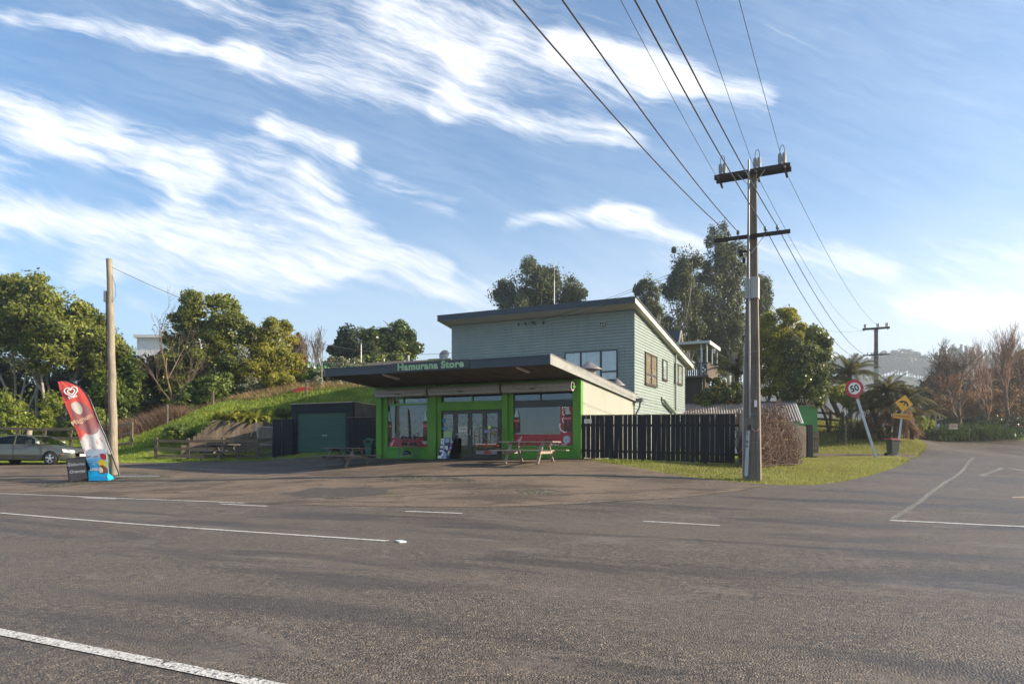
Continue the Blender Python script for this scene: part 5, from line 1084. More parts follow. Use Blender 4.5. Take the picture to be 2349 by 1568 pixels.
for i,(px,py,Y) in enumerate(((545,958,37.9),)):
    b=P(px,py+8,Y); blades('broad_leaf_plant','bright yellow green broad leaved plant spilling over the retaining wall',b,90,1.2,.14,LM['yel'],'plant',up=1.2,droop=.9,spread=.42,scale=(1.7,.4,1))
b=P(505,965,37.9); blades('broad_leaf_plant','greener broad leaved plant at the left on top of the retaining wall',b,36,.8,.09,LM['bright'],'plant',up=1.2,droop=.8,spread=.3,scale=(1.6,.5,1))
b=P(566,1040,36.6); blades('broad_leaf_plant','small light green plant at the foot of the wall behind the rail fence',b,26,.45,.06,LM['yel'],'plant',up=1.2,droop=.8,spread=.2,scale=(2,.5,1))
# strap leaved clumps
for i,(px,Y,hw_) in enumerate(((2150,56.5,1.0),(2190,57,1.2),(2262,57,1.3),(2292,57.5,.9))):
    blades('strap_leaf_clump',['left outer clump of dark strap leaves at the far side of the road','dark strap leaved clump in front of the bare tree trunk','biggest rounded clump of dark strap leaves right of the bare tree','right outer clump of dark strap leaves beside the far bin'][i],gb(px,Y),420,2.0*(1 if i in(1,2) else .85),.045,LM['flax'],'shrub',up=.95,droop=.75,spread=.45*hw_,group='strap leaved clumps along the far road edge',scale=(1.7,.8,1))
m=MB(); m.box(-.35,.35,-.1,.1,0,.3); m.prism([(-.4,.3),(.4,.3),(.3,.42),(-.3,.42)],-.14,.14); tag(m.build('letterbox',M('letterbox_tan',(.30,.24,.2),.8),None,loc=P(2184,984,55.2)),'small weathered letterbox half buried in the strap leaved clumps','letterbox')
blades('flax_bush','dark spiky flax beneath the left tree fern',gb(1990,47.5),220,1.9,.035,LM['flax'],'flax',up=.9,droop=.6,spread=.5)
blades('flax_bush','dark spiky flax behind the small glossy bush left of the speed sign',gb(1955,49),160,1.7,.035,LM['flax'],'flax',up=.9,droop=.6,spread=.5)
# tree ferns
def treefern(label,base,ht,n,L,skirt=0,tilt0=.55,seed=1,crowns=((0,0,0),),tr=.16):
    r=empty('tree_fern',base,0,label,'tree fern'); rg=np.random.default_rng(seed); 
    m=MB()
    for (cx,cy,cz) in crowns: limb(m,(cx*.3,cy*.3,-.3),(cx,cy,ht+cz),tr*1.2,tr,.03,6,8)
    m.build('trunk',BARKD,r,recalc=False)
    def fronds(nm,cnt,mat,t0,t1,LL,dr,down=0):
        vs=[];val=[];rach=MB()
        for (cx,cy,cz) in crowns:
            for i in range(cnt):
                a=2*PI*i/cnt+rg.normal(0,.25); d=np.array([math.cos(a),math.sin(a),0]); sd=np.array([-math.sin(a),math.cos(a),0]); th=rg.uniform(t0,t1); ln=LL*rg.uniform(.75,1.1); N=34; p=np.array([cx,cy,ht+cz-down*rg.random()*ht*.6]); v=rg.random(); pr=[]
                for k in range(N):
                    t=k/N; th2=th+dr*t**1.4; dirv=d*math.sin(th2)+np.array([0,0,1])*math.cos(th2); p=p+dirv*ln/N; pr.append(p.copy())
                    pl=ln*.19*math.sin(PI*min(1,.12+.88*t))**.7
                    for s in (-1,1):
                        q=sd*s*.92+dirv*.45+np.array([0,0,-.28])*(1 if not down else .1); q/=np.linalg.norm(q); wv=dirv*ln/N*.36
                        e=p+q*pl; e[2]-=pl*.2; vs+=[p-wv,p+wv,(p+e)/2+wv*.9+np.array([0,0,.02]),(p+e)/2-wv*.9+np.array([0,0,.02]),(p+e)/2-wv*.9+np.array([0,0,.02]),(p+e)/2+wv*.9+np.array([0,0,.02]),e+wv*.15,e-wv*.15]; val+=[np.clip(v*.5+rg.random()*.5,0,1)]*2
                rach.tube(pr[::5],[.018]*len(pr[::5]),4)
        o=np_mesh(nm,np.array(vs),4,mat,r,val); rach.build('frond_rib',BARKD,o,recalc=False)
    fronds('fronds',n,LM['fern'],tilt0,1.45,L,1.35)
    fronds('young_fronds',n//3,LM['fern'],.1,.5,L*.8,.9)
    if skirt: fronds('dead_fronds',skirt,LM['fernb'],1.7,2.7,L*.75,.45,1)
    return r
treefern('wide umbrella shaped tree fern behind the speed sign',gb(1948,53),3.5,26,2.6,8,seed=2,crowns=((0,0,0),(-1.8,.3,-.6)))
treefern('large bushy brown skirted tree fern left of the CONCEALED sign',gb(2040,46.5),2.8,26,2.1,30,seed=3,crowns=((-.2,0,.5),(.7,-.3,-.2),(-1.0,.4,-.6)))
treefern('small tree fern with pale fronds reaching right beside the yellow sign',gb(2090,48),1.5,12,2.2,10,seed=4)
treefern('dark tree fern standing between the gum trees and the big power pole',gb(1690,50),4.2,14,2.6,4,seed=5)
# bare trees ------------------------------------------------------------------
def baretree(label,base,H_,r0,levels,mat,twig,spread=.5,seed=1,nb=(5,5,4,4),name='bare_tree',up=.3,stem=.25,leaves=None,nl=0,wide=1.0,thin=.011,frac=.7):
    rg=np.random.default_rng(seed); r=empty(name,base,0,label,'bare tree'); tm=MB(); bm_=MB(); ends=[]
    def grow(p,d,L,rad,lv,first=False):
        n=4; pts=[p]; dd=d.copy()
        for k in range(n):
            dd=dd+rg.normal(0,.09,3)+np.array([0,0,up*.12]); dd/=np.linalg.norm(dd); pts.append(pts[-1]+dd*L/n)
        rs=[rad+(max(rad*.45,thin*.7)-rad)*k/n for k in range(n+1)]
        (tm if first else bm_).tube(pts,rs,8 if first else (5 if rad>.03 else 3),0,False)
        ends.extend(pts[1:])
        if lv<=0: return
        for i in range(nb[min(levels-lv,len(nb)-1)]):
            t=rg.uniform(stem if first else .25,1.0); k=min(n-1,int(t*n)); pp=pts[k]+(pts[k+1]-pts[k])*(t*n-k); a=rg.uniform(0,2*PI); ang=rg.uniform(.5,1.1)*spread*(1.5-.8*t if first else 1)
            x=np.cross(dd,[0.3,.2,1.]); x/=np.linalg.norm(x); y=np.cross(dd,x); nd=dd*math.cos(ang)+(x*math.cos(a)+y*math.sin(a))*math.sin(ang)*wide; nd[2]+=up*.5; nd/=np.linalg.norm(nd)
            grow(pp,nd,L*frac*rg.uniform(.75,1.15)*(1.15-.35*t),max(rad*.5,thin),lv-1)
    grow(np.array([0,0,-.2]),np.array([0,0,1.]),H_*.55,r0,levels,True)
    tm.build('trunk',mat,r,recalc=False); bm_.build('branches',twig,r,recalc=False)
    if leaves is not None:
        E=np.array(ends); c=E[rg.integers(0,len(E),nl)]; c=c[c[:,2]<H_*.6]+0; c=c+rg.normal(0,.08,c.shape); np_mesh('last_leaves',leaf_quads(c,np.zeros_like(c),.09,.6),4,leaves,r,rg.random(len(c)))
    return r
TW1=M('twig_grey_brown',(.13,.095,.075),.9,var=.3); TW2=M('twig_reddish',(.24,.14,.105),.9,var=.3); TW3=M('twig_grey',(.20,.165,.13),.9,var=.3)
RUSTL=leafmat('rust_leaf',(.10,.03,.015),(.26,.085,.035),(.45,.18,.08),.3,.7)
baretree('spreading bare tree with rusty last leaves behind the strap leaved clumps',gb(2203,60),8.4,.20,5,BARKD,TW1,.85,11,(12,7,4,3,2),up=.42,stem=.12,leaves=RUSTL,nl=2200,wide=1.0,thin=.010,frac=.66)
baretree('bare tree with reddish upright twigs at the right edge',gb(2315,66),10.4,.17,5,BARKD,TW2,.55,12,(9,5,4,3,2),up=.8,stem=.35,wide=.9,thin=.009)
baretree('second reddish twiggy tree half out of frame at the right edge',gb(2370,64),10.5,.17,4,BARKD,TW2,.6,13,(9,6,4,3),up=.7,stem=.3,thin=.011)
baretree('thin bare tree with long reddish twigs between the two larger bare trees',gb(2262,70),9.0,.12,4,BARKD,TW2,.6,14,(8,5,4,3),up=.8,stem=.3,thin=.010)
baretree('bare reddish stemmed tree in front of the dark shrubs on the left bank',gb(402,44),7.6,.08,4,BARKR,M('twig_rose',(.15,.105,.08),.85),.75,15,(6,4,3,2),up=.5,stem=.2,thin=.008)
baretree('twiggy grey bare sapling left of the shop canopy, nearer the yellow green tree',gb(712,50),3.9,.06,4,TW3,TW3,.6,16,(6,5,4,3),up=.6,stem=.1,thin=.009)
baretree('twiggy grey bare sapling left of the shop canopy, nearer the canopy end',gb(738,51),3.6,.06,4,TW3,TW3,.6,17,(6,5,4,3),up=.6,stem=.1,thin=.009)
# dead vine over the corner of the fences
vr=empty('dead_vine',(*S0,h(*S0)),0,'tangled brown leafless vine heaped over the corner of the grey side fence','vine'); m=MB(); rg=np.random.default_rng(5); sf=np.array(SE)-np.array(S0); sfn=sf/np.linalg.norm(sf); side=np.array([sfn[1],-sfn[0]])
def vinept(u,th,rr):                                   # heap profile along the fence
    wdt=max(.05,math.sin(PI*np.clip((u+1.2)/7.4,0,1)))**.55; wob=1+.15*math.sin(u*2.1+th*2)+.10*math.sin(u*4.7-th*3); rr=rr*wob; x=sfn*u+side*(.25+1.25*wdt*math.sin(th)*rr); z=(2.02*wdt+.12)*rr*max(0,math.cos(th*.9))+.05
    return np.array([x[0],x[1],h(*(np.array(S0)+x))-h(*S0)+z])
for i in range(760):
    u=rg.uniform(-1.1,5.9); th=rg.uniform(-.7,1.7); rr=rg.uniform(.72,1.05); n=9; pts=[]; du=rg.normal(0,.22); dt=rg.normal(.0,.2)
    for k in range(n): pts.append(vinept(u,th,rr)); du=du*.7+rg.normal(0,.2); dt=dt*.7+rg.normal(0,.17); u=np.clip(u+du,-1.15,6.1); th=np.clip(th+dt+.05,-.8,1.75); rr=np.clip(rr+rg.normal(0,.05),.65,1.1)
    m.tube(pts,rg.uniform(.005,.012),3,0,False)
m.build('vine_stems',M('vine_brown',(.125,.082,.068),.9,var=.35,scale=3),vr,recalc=False)
cs=np.array([vinept(rg.uniform(-1.1,5.9),rg.uniform(-.7,1.7),rg.uniform(.55,.95)) for _ in range(11000)]); np_mesh('dead_leaves',leaf_quads(cs,np.zeros_like(cs),.055,.5),4,LM['dead'],vr,rg.random(len(cs)))
# ------------------------------------------------------------------ grass
def grassfield(name,poly,n,hgt,wid,mat,keep=None,lean=.35):
    bx=np.array(poly); pts=[]; 
    X=rng.uniform(bx[:,0].min(),bx[:,0].max(),n*3); Y=rng.uniform(bx[:,1].min(),bx[:,1].max(),n*3); k=inpoly(X,Y,poly); X=X[k][:n]; Y=Y[k][:n]
    if keep is not None: kk=keep(X,Y); X=X[kk];Y=Y[kk]
    X=X+rng.normal(0,.03,len(X)); Z=H(X,Y)-.045; n=len(X); a=rng.uniform(0,PI,n); hh=hgt*rng.uniform(.4,1.3,n); w=wid*rng.uniform(.6,1.3,n)
    dx=np.cos(a)*w; dy=np.sin(a)*w; lx=rng.normal(0,lean,n)*hh; ly=rng.normal(0,lean,n)*hh
    v=np.stack([np.c_[X-dx,Y-dy,Z],np.c_[X+dx,Y+dy,Z],np.c_[X+lx,Y+ly,Z+hh]],1).reshape(-1,3)
    o=np_mesh(name,v,3,mat,None,rng.random(n)); o['kind']='stuff'; return o
def clumpy(s,thr,seed):                                # patchy mask from summed sines
    r_=np.random.default_rng(seed); K=r_.normal(0,1/s,(7,2)); ph=r_.uniform(0,6,7)
    return lambda X,Y: sum(np.sin(K[i,0]*X+K[i,1]*Y+ph[i]) for i in range(7))/3+rng.normal(0,.35,len(X))>thr
vp=[(ORG[0]+.3,ORG[1]-.15)]+[(x,y-.02) for x,y in verge_e]+[SE,S0,(FE[0],FE[1]-.05)]
tag(grassfield('verge_grass',vp,60000,.075,.014,LM['grassy']),'short sunlit grass on the verge before the black fence','grass')
vp2=[verge_e[-1]]+verge_f+[atw(2075,60),atw(1985,55),atw(1868,52),atw(1862,42)]
drive=[(x,y) for x,y in dw]
tag(grassfield('lawn_grass',vp2,60000,.10,.022,LM['grassy'],keep=lambda X,Y:~inpoly(X,Y,drive)),'short yellow green grass of the lawn beyond the driveway','grass')
vp3=edge_l[2:]+[FL(626,.9),atw(626,35.8),atw(356,35.9),atw(300,38.6),atw(-80,38.6)]
tag(grassfield('roadside_grass',vp3,45000,.10,.02,LM['grass']),'grass strip between the forecourt and the rail fences','grass')
bank=[atw(-120,38.5),atw(300,38.2),atw(420,37.0),atw(470,37.75),atw(700,37.7),FL(690,3.2),FL(862,3.2),atw(862,43.6),atw(760,44.8),atw(620,45.5),atw(480,46),atw(330,46),atw(-120,43)]
tag(grassfield('bank_grass',bank,130000,.20,.03,LM['grass']),'rough green grass covering the bank behind the wall and shed','grass')
def dryband(X,Y):
    px=X/Y*F+CX; e=np.where(px<480,46.0-(px-330)/150*1.5-(px<400)*1.0,44.2); top_=(Y>e-.75+.4*np.sin(X*1.3))&(px<640)|((Y>43.6)&(px>=640)); mid=(px>690)&(Y<40.6+.8*np.sin(X*1.1))&(Y>38.0); mid2=(px>600)&(px<680)&(Y<39.3)&(Y>38)
    return top_|mid|mid2
tag(grassfield('dry_grass',bank[4:]+[atw(300,41)],52000,.34,.022,LM['dry'],keep=dryband,lean=.6),'dead brown grass along the top and cut face of the bank','dry grass')
dg=[atw(275,41),atw(420,42.5),atw(420,44.8),atw(275,43.5)]; tag(grassfield('dry_bracken',dg,14000,.8,.02,LM['dead'],lean=.7),'brown dead bracken on the bank right of the bare wooden pole','bracken')
m_=[onG(p_,q_) for p_,q_ in ((205,1105),(330,1100),(350,1090),(300,1086),(240,1088),(190,1094),(150,1103),(90,1108),(120,1114))]; tag(grassfield('pole_base_moss',[q[:2] for q in m_],9000,.035,.014,LM['grassy'],keep=clumpy(.5,.0,4)),'mossy grass around the foot of the bare wooden pole','moss')
ex=[G(*q) for q in ((1325,1052.5),(1430,1054),(1500,1060),(1440,1066),(1380,1058.5))]; tag(grassfield('fence_weeds',ex,2500,.12,.02,LM['bright'],keep=clumpy(.4,.2,9)),'weeds along the foot of the black fence beside the shop','weeds')
lv=[G(*q) for q in ((1730,1070),(1860,1050),(1850,1062),(1740,1088))]
# ------------------------------------------------------------------ far hills, misty trees
HM=M('hill_scrub',(.030,.036,.022),.95,var=.4,scale=.05,bump=.0,fine=.3)
def hill(name,prof,Y,depth,front,mat=HM):
    """ridge through (px,py) at distance Y falling towards the viewer"""
    xs=np.linspace(prof[0][0],prof[-1][0],80); ys=np.interp(xs,[p[0] for p in prof],[p[1] for p in prof]); X=(xs-CX)/F*Y; Z=EYE-(ys-HZ)/F*Y+np.sin(xs*.13)*.8; v=[];n=len(xs); rows=[(-front,0,.0),(-front*.5,.45,1.5),(-front*.2,.82,1.5),(0,1,1),(depth,.5,1),(depth*2,0,0)]
    for dy,k,j in rows:
        for i in range(n): v.append((X[i]*(1+dy/Y),Y+dy,4+(Z[i]-4)*k+(rng.normal(0,.5)*j if j else 0)))
    f=[(r_*n+i,r_*n+i+1,(r_+1)*n+i+1,(r_+1)*n+i) for r_ in range(len(rows)-1) for i in range(n-1)]
    me=bpy.data.meshes.new(name); me.from_pydata(v,[],f); me.materials.append(mat); me.polygons.foreach_set('use_smooth',[True]*len(f)); me.update(); o=bpy.data.objects.new(name,me); COL.objects.link(o); o['kind']='structure'; return Y
hill('hill',[(1500,890),(1800,875),(1900,872),(1980,868),(2060,860),(2130,872),(2180,905),(2260,940),(2500,960)],640,150,330)
hill('hill',[(2050,960),(2110,930),(2160,850),(2220,835),(2300,850),(2420,840),(2700,860)],450,100,200)
def fartree(name,label,group,ht,rad,stem=.55,seed=0,conifer=False):
    r=empty(name,(0,0,0),0,label,'tree',group); rg=np.random.default_rng(seed)
    if conifer: ells=[(0,0,ht*z,rad*(1.05-z),rad*(1.05-z),ht*.13) for z in (.2,.38,.56,.74,.9)]
    else: ells=[(rg.normal(0,rad*.35),rg.normal(0,rad*.35),ht*(.66+.12*rg.normal()),rad*.75,rad*.75,ht*.21) for _ in range(4)]
    c,nr,v=crown_pts(ells,1900,1.0,.3,nclump=9); np_mesh('crown',leaf_quads(c,nr,.55,.5),4,LM['con'] if conifer else LM['dark'],r,v)
    m=MB(); m.tube([(0,0,-1),(0,0,ht*.75)],[.35,.12],5); 
    m.build('trunk',BARKD,r,recalc=False); return r
ft=[fartree('hill_tree','grey misty tree in the row along the far ridge','trees along the far misty ridge',13+1.5*i,3.6,seed=30+i) for i in range(3)]
prof=[(1500,890),(1800,875),(1900,872),(1980,868),(2060,860),(2130,872),(2180,905)]
def placefar(o,px,Y,prof_,sc): py=np.interp(px,[p[0] for p in prof_],[p[1] for p in prof_]); o.location=P(px,py+9,Y); o.scale=(sc,sc,sc*random.uniform(.9,1.15)); o.rotation_euler=(0,0,random.uniform(0,6))
used=set(); px=1870
while px<2150:
    s=ft[random.randrange(3)]; o=copy_tree(s) if s.name in used else s; used.add(s.name); placefar(o,px,640+random.uniform(-10,14),prof,random.uniform(1.2,1.85)*(1 if px<2060 else 1.12)); px+=random.uniform(4.5,8.5)
cf=fartree('hill_conifer','pointed conifer on the nearer misty hill','conifers on the nearer misty hill',13,3.4,seed=50,conifer=True); prof2=[(2110,930),(2160,850),(2220,835),(2300,850),(2420,840)]
for i,px in enumerate(list(np.arange(2136,2200,5.2))+list(np.arange(2205,2420,9))): 
    o=cf if i==0 else copy_tree(cf); placefar(o,px+random.uniform(-2,2),450,prof2,random.uniform(.9,1.35))
# lower wood on the slope: one mass nobody could count
ce=[ell_w(px,py,rx,ry,Yd,12) for px,py,rx,ry,Yd in ((1960,890,70,22,600),(2060,890,70,27,590),(2140,915,50,30,540),(2170,880,40,26,435),(2240,862,60,26,434),(2330,872,70,28,432),(2110,935,40,25,340))]
c,nr,v=crown_pts(ce,30000,5.0,.3); o=np_mesh('hillside_wood',leaf_quads(c,nr,1.2,.6),4,LM['con'],None,v); tag(o,'dim misty wood covering the lower slopes of the far hills','wood',kind='stuff')
# air
m=MB(); m.box(-700,1100,-60,860,-1.2,104); hzo=m.build('haze',None,None); hzo.data.materials.clear(); hm=bpy.data.materials.new('haze'); hm.use_nodes=True; t=NT(hm.node_tree)
vp_=t.n('ShaderNodeVolumePrincipled',i_Color=(.90,.93,.96,1),i_Density=.0010,i_Anisotropy=.65); t.n('ShaderNodeOutputMaterial',i_Volume=vp_.outputs[0]); hzo.data.materials.append(hm); hzo['kind']='stuff'
# ------------------------------------------------------------------ power poles and wires
PCON=wood('pole_weathered',(.095,.078,.062),(.27,.225,.18),.9,2,2); ARM=wood('arm_timber',(.018,.015,.012),(.06,.048,.038),.85,0,3); WIRE=M('wire_dark',(.02,.02,.022),.6,bump=0); INSU=M('insulator_grey',(.30,.27,.24),.35,var=.15); GLS=M('insulator_green',(.10,.17,.16),.3)
LD=Vector((.454,.891,0)); AD=Vector((.891,-.454,0))
def pole(base,Ht,wb,wt,label,zs,detail=True,s=1.0,rz=math.atan2(-.454,.891)):
    r=empty('power_pole',base,rz,label,'power pole')
    m=MB(); N=14
    for sgn_ in (0,):
        v=[];
        for i in range(N+1):
            t=i/N; w=wb+(wt-wb)*min(1,t*1.15); d=w*.62; z=-.4+t*(Ht+.4)
            # I-section: flanges left and right with a recessed web
            q=[(-w/2,-d/2),(-w/2+w*.2,-d/2),(-w/2+w*.26,-d/2+d*.16),(w/2-w*.26,-d/2+d*.16),(w/2-w*.2,-d/2),(w/2,-d/2),(w/2,d/2),(-w/2,d/2)]; v+=[(a,b,z) for a,b in q]
        k=8; f=[(i*k+j,i*k+(j+1)%k,(i+1)*k+(j+1)%k,(i+1)*k+j) for i in range(N) for j in range(k)]+[tuple(range(k)),tuple(range(N*k,N*k+k))]; m.add(v,f)
    m.build('shaft',PCON,r)
    za,zl=zs; hw=1.16*s; ins={}
    for dy in (-.17*s,.17*s): MB().box(-hw,hw,dy-.05*s,dy+.05*s,za-.075*s,za+.075*s).build('upper_crossarm',ARM,r,bevel=.008)
    MB().box(-hw,hw,-.22*s,-.13*s,zl-.06*s,zl+.06*s).build('lower_crossarm',ARM,r,bevel=.006)
    for z_ in (za,zl):
        for sx in (-1,1): MB().beam((sx*.42*s,-.24*s,z_-.03),(0.0,-.2*s,z_-.55*s),.03,.015).build('arm_brace',GALV,r)
    for i,x in enumerate((-.93*s,.03*s+.12,.90*s)):
        for dx in (-.06*s,.07*s):
            m=MB(); m.lathe([(0,0),(.035*s,0),(.06*s,.05*s),(.045*s,.06*s),(.075*s,.10*s),(.05*s,.12*s),(.075*s,.17*s),(.05*s,.19*s),(.07*s,.24*s),(.05*s,.26*s),(.06*s,.31*s),(.03*s,.35*s),(0,.36*s)],(x+dx,-.05,za+.12*s),10); m.build('insulator',INSU,r)
            MB().beam((x+dx,-.05,za+.05),(x+dx,-.05,za+.14*s),.05*s,.05*s,(1,0,0)).build('insulator_pin',GALV,r)
        if detail: MB().tube([(x-.06,-.05,za+.46)]+[(x-.06+.07*(1-math.cos(a)),-.05,za+.46+.26*math.sin(a)**.7 if a<PI else za+.46) for a in np.linspace(.2,PI-.2,7)]+[(x+.08,-.05,za+.46)],.011,5).build('jumper',WIRE,r)
        for dy in (-1,1):
            m=MB(); m.tube([(x+.1*(i-1),dy*.2*s,za-.05*s),(x+.1*(i-1),dy*.5*s,za-.12*s)],[.045*s,.035*s],8); m.build('strain_insulator',BARKD,r)
        ins['h%d'%i]=(x+.1*(i-1),0,za-.1*s)
    for i,x in enumerate((-.72*s,-.42*s,.42*s,.78*s)):
        m=MB(); m.lathe([(0,0),(.02*s,0),(.02*s,.06*s),(.055*s,.07*s),(.04*s,.12*s),(.05*s,.15*s),(.02*s,.19*s),(0,.19*s)],(x,-.17*s,zl+.06*s),8); m.build('low_insulator',GLS,r); ins['l%d'%i]=(x,-.17*s,zl+.2*s)
    rot=Matrix.Rotation(rz,4,'Z'); return r,{k:Vector(base)+rot@Vector(v) for k,v in ins.items()},rot
PB=(( 1725-CX)/F*22.5,22.5); pb=(PB[0],PB[1],h(*PB)); zu=P(0,398,22.5)[2]-pb[2]; zl=P(0,545,22.5)[2]-pb[2]
p1,I1,ROT1=pole(pb,zu+.1,.56,.27,'big weathered power pole with two crossarms standing on the verge before the fence',(zu,zl))
m=MB(); m.tube([(-.07,-.27,zu+.35),(-.07,-.26,zu-3),(-.06,-.22,zu-5.2),(-.05,-.20,2.0)],.032,8); m.build('conduit',M('conduit_steel',(.26,.26,.26),.45,.4),p1)
m=MB(); zs0,zs1_=P(0,686,22.5)[2]-pb[2],P(0,638,22.5)[2]-pb[2]; m.box(-.205,.205,-.20,.16,zs0,zs1_); m.build('guard_sheet',M('guard_white',(.40,.38,.35),.5,var=.12,scale=3),p1)
m=MB(); m.tube([(.235,-.05,.1),(.225,-.06,1.6),(.19,-.06,4.0),(.15,-.05,zu-1.6),(.12,-.05,zu-.3)],.010,5); m.build('earth_wire',M('earth_wire',(.25,.2,.17),.5),p1)
m=MB(); m.tube([(-.27,-.1,.05),(-.26,-.1,2.2),(-.225,-.1,4.4)],.028,6); m.build('side_pipe',M('conduit_pale',(.42,.42,.42),.5,.2),p1)
for z in (1.2,2.1,2.95,4.1): MB().tube([(-.05,-.18,z),(.22,-.17,z)],.009,5).build('clamp',GALV,p1)
m=MB(); m.obox((-.13,-.19,.85),(.11,.015,1.45),Matrix.Rotation(R(2.5),3,'Y')); pl=m.build('number_strip',M('strip_pale',(.40,.42,.44),.6,var=.1),p1)
for i,ch in enumerate('1·86'): text_obj('lettering',ch,.13,SBK,pl,(-.115-.006*i,-.202,1.48-.13*i),ext=.001,off=.003)
m=MB(); m.box(-.06,.0,-.22,-.205,2.45,2.57); m.build('small_plate',GALV,p1); MB().box(.08,.16,-.19,-.17,2.33,2.55).build('small_plate',WHITE,p1)
m=MB(); m.box(-.09,.0,-.26,-.20,1.62,1.76); m.build('junction_box',BLACKF,p1); m=MB(); m.tube([(0,-.24,1.7),(.1,-.26,1.55),(.2,-.22,1.58),(.24,-.12,1.68)],.011,5); m.build('loose_cable',M('cable_tan',(.3,.2,.15),.6),p1)
MB().box(-.17,.14,-.215,-.2,2.02,2.035).build('green_strap',BINC,p1)
m=MB(); m.box(-.36,-.26,-.3,-.16,zl-.62,zl-.42); m.box(-.30,-.14,-.22,-.16,zl-.5,zl-.45); m.lathe([(0,0),(.05,0),(.05,.16),(0,.18)],(-.22,-.25,zl-.85),8); m.build('fuse_box',ARM,p1)
m=MB(); m.beam((-.24,-.1,3.95),(-.42,-.16,3.9),.03,.03); m.lathe([(0,0),(.05,0),(.06,.07),(0,.1)],(-.46,-.17,3.82),8); m.build('security_lamp',BLACKF,p1)
pb2=(34.8,66.7,h(34.8,66.7)-.1); zu2=P(0,753,66.7)[2]-pb2[2]; zl2=P(0,814,66.7)[2]-pb2[2]
p2,I2,_=pole(pb2,zu2,.48,.34,'second power pole with two crossarms further along the side road',(zu2,zl2),detail=False)
MB().box(-.215,.215,-.17,.14,P(0,858,66.7)[2]-pb2[2],P(0,845,66.7)[2]-pb2[2]).build('guard_sheet',M('guard_white',(0,0,0)),p2)
def wire(a,b,sag,label,r=.011,group='overhead wires',n=28,name='overhead_wire'):
    a=Vector(a);b=Vector(b); pts=[]
    for i in range(n+1):
        t=i/n; p=a.lerp(b,t); p.z-=4*sag*t*(1-t); pts.append(p-a)
    m=MB(); m.tube(pts,r,5,0,False); tag(m.build(name,WIRE,None,loc=a,recalc=False),label,'overhead wire',group)
prev=-LD*46
lb=['leftmost low wire passing over the road to the big pole','second low wire from the left running to the big pole','third low wire ending right of the big pole shaft','rightmost low wire ending at the lower crossarm tip']
dz=[(-3.4,-.0,.55),( -1.6,0,.75),(-.2,0,1.0),(.3,0,.8)]
def through(a,px0,dist):                              # far end of a span that crosses the top of the frame at px0
    a=Vector(a); k=(px0-CX)/F; e=a+prev*dist; return e
def span(a,pxt,sag,**k):
    """wire from a towards the viewer's left that is seen to leave the frame at pxt: choose its far pole offset"""
    a=Vector(a); L=46.0; best=None
    for ox in np.linspace(-16,16,161):
        b=a-LD*L+AD*ox; b.z=a.z+.4
        # find where it crosses the top of the frame
        for i in range(1,400):
            t=i/400*.49; p=a.lerp(b,t); z=p.z-4*sag*t*(1-t)
            if p.y<=1: break
            if HZ-(z-EYE)/p.y*F<=0:
                q=CX+p.x/p.y*F
                if best is None or abs(q-pxt)<best[0]: best=(abs(q-pxt),b)
                break
    return best[1]
for i,(k,pxt,sag) in enumerate((('l0',1172,1.5),('l1',1287,1.4),('l2',1449,1.25),('l3',1508,1.2))): wire(I1[k],span(I1[k],pxt,sag),sag,lb[i],.014)
for i,(k,pxt,sag) in enumerate((('h0',1420,.9),('h1',1595,.9),('h2',1697,.9))): wire(I1[k],span(I1[k],pxt,sag),sag,['thin high wire to the left end of the upper crossarm','thin high wire to the middle of the upper crossarm','thin high wire to the right end of the upper crossarm'][i],.007)
for k,s_,l in (('l2',1.7,'low wire from the big pole to the left end of the second pole arm'),('l3',1.7,'low wire from the big pole to the right part of the second pole arm')): wire(I1[k],I2[{'l2':'l0','l3':'l2'}[k]],s_,l,.013)
for k,l in (('h1','thin high wire from the middle of the big pole to the second pole'),('h2','thin high wire from the right tip of the big pole to the second pole')): wire(I1[k],I2[{'h1':'h0','h2':'h2'}[k]],1.3,l,.008)
wire(Vector(pb)+ROT1@Vector((.1,0,zl-1.4)),Vector(pb2)+Vector((-3,-2,4.2)),1.0,'slack dark wire leaving the big pole below its lower crossarm',.011)
for i,ii in enumerate((1,2,4)): wire(Vector(pb)+ROT1@Vector((-.3,0,zl-.1-.12*i)),houseW(INS[ii]),.25,['upper service wire from the big pole to the house front','middle service wire from the big pole to the house front','lower service wire from the big pole to the house front'][i],.007,'service wires to the house')
wire(P(1830,738,70),I2['h0'],.5,'faint wire coming from behind the yellow green tree to the second pole',.008)
for i in range(2): wire(I2['l3']+Vector((0,0,-.2*i)),P(2440,820+6*i,70),.3,'faint wires running right from the second pole',.010,'wires right of the second pole')
# bare wooden pole ------------------------------------------------------------
wp=at(262,27.0); wpl=empty('wooden_pole',wp,0,'bare round timber pole without crossarms beside the feather flag','pole'); topw=P(251,594,27.0); hh=topw[2]-wp[2]; ddx=topw[0]-wp[0]
m=MB(); pts=[];rs=[]
for i in range(24): t=i/23; pts.append((ddx*t+.01*math.sin(t*30),.005*math.cos(t*23),-.3+t*(hh+.3))); rs.append((.165-.055*t)*(1+.03*math.sin(i*1.9)))
m.tube(pts,rs,14); m.build('shaft',wood('round_pole',(.14,.12,.09),(.38,.33,.25),.9,2,2),wpl,recalc=False)
m=MB(); m.box(ddx*.86-.20,ddx*.86-.10,-.1,.1,hh*.80,hh*.85); m.build('switch_box',GALV,wpl); MB().tube([(ddx*.8-.14,-.05,.1),(ddx*.8-.12,-.06,hh*.82)],.022,6).build('cable_pipe',M('pipe_rust',(.12,.045,.03),.7),wpl)
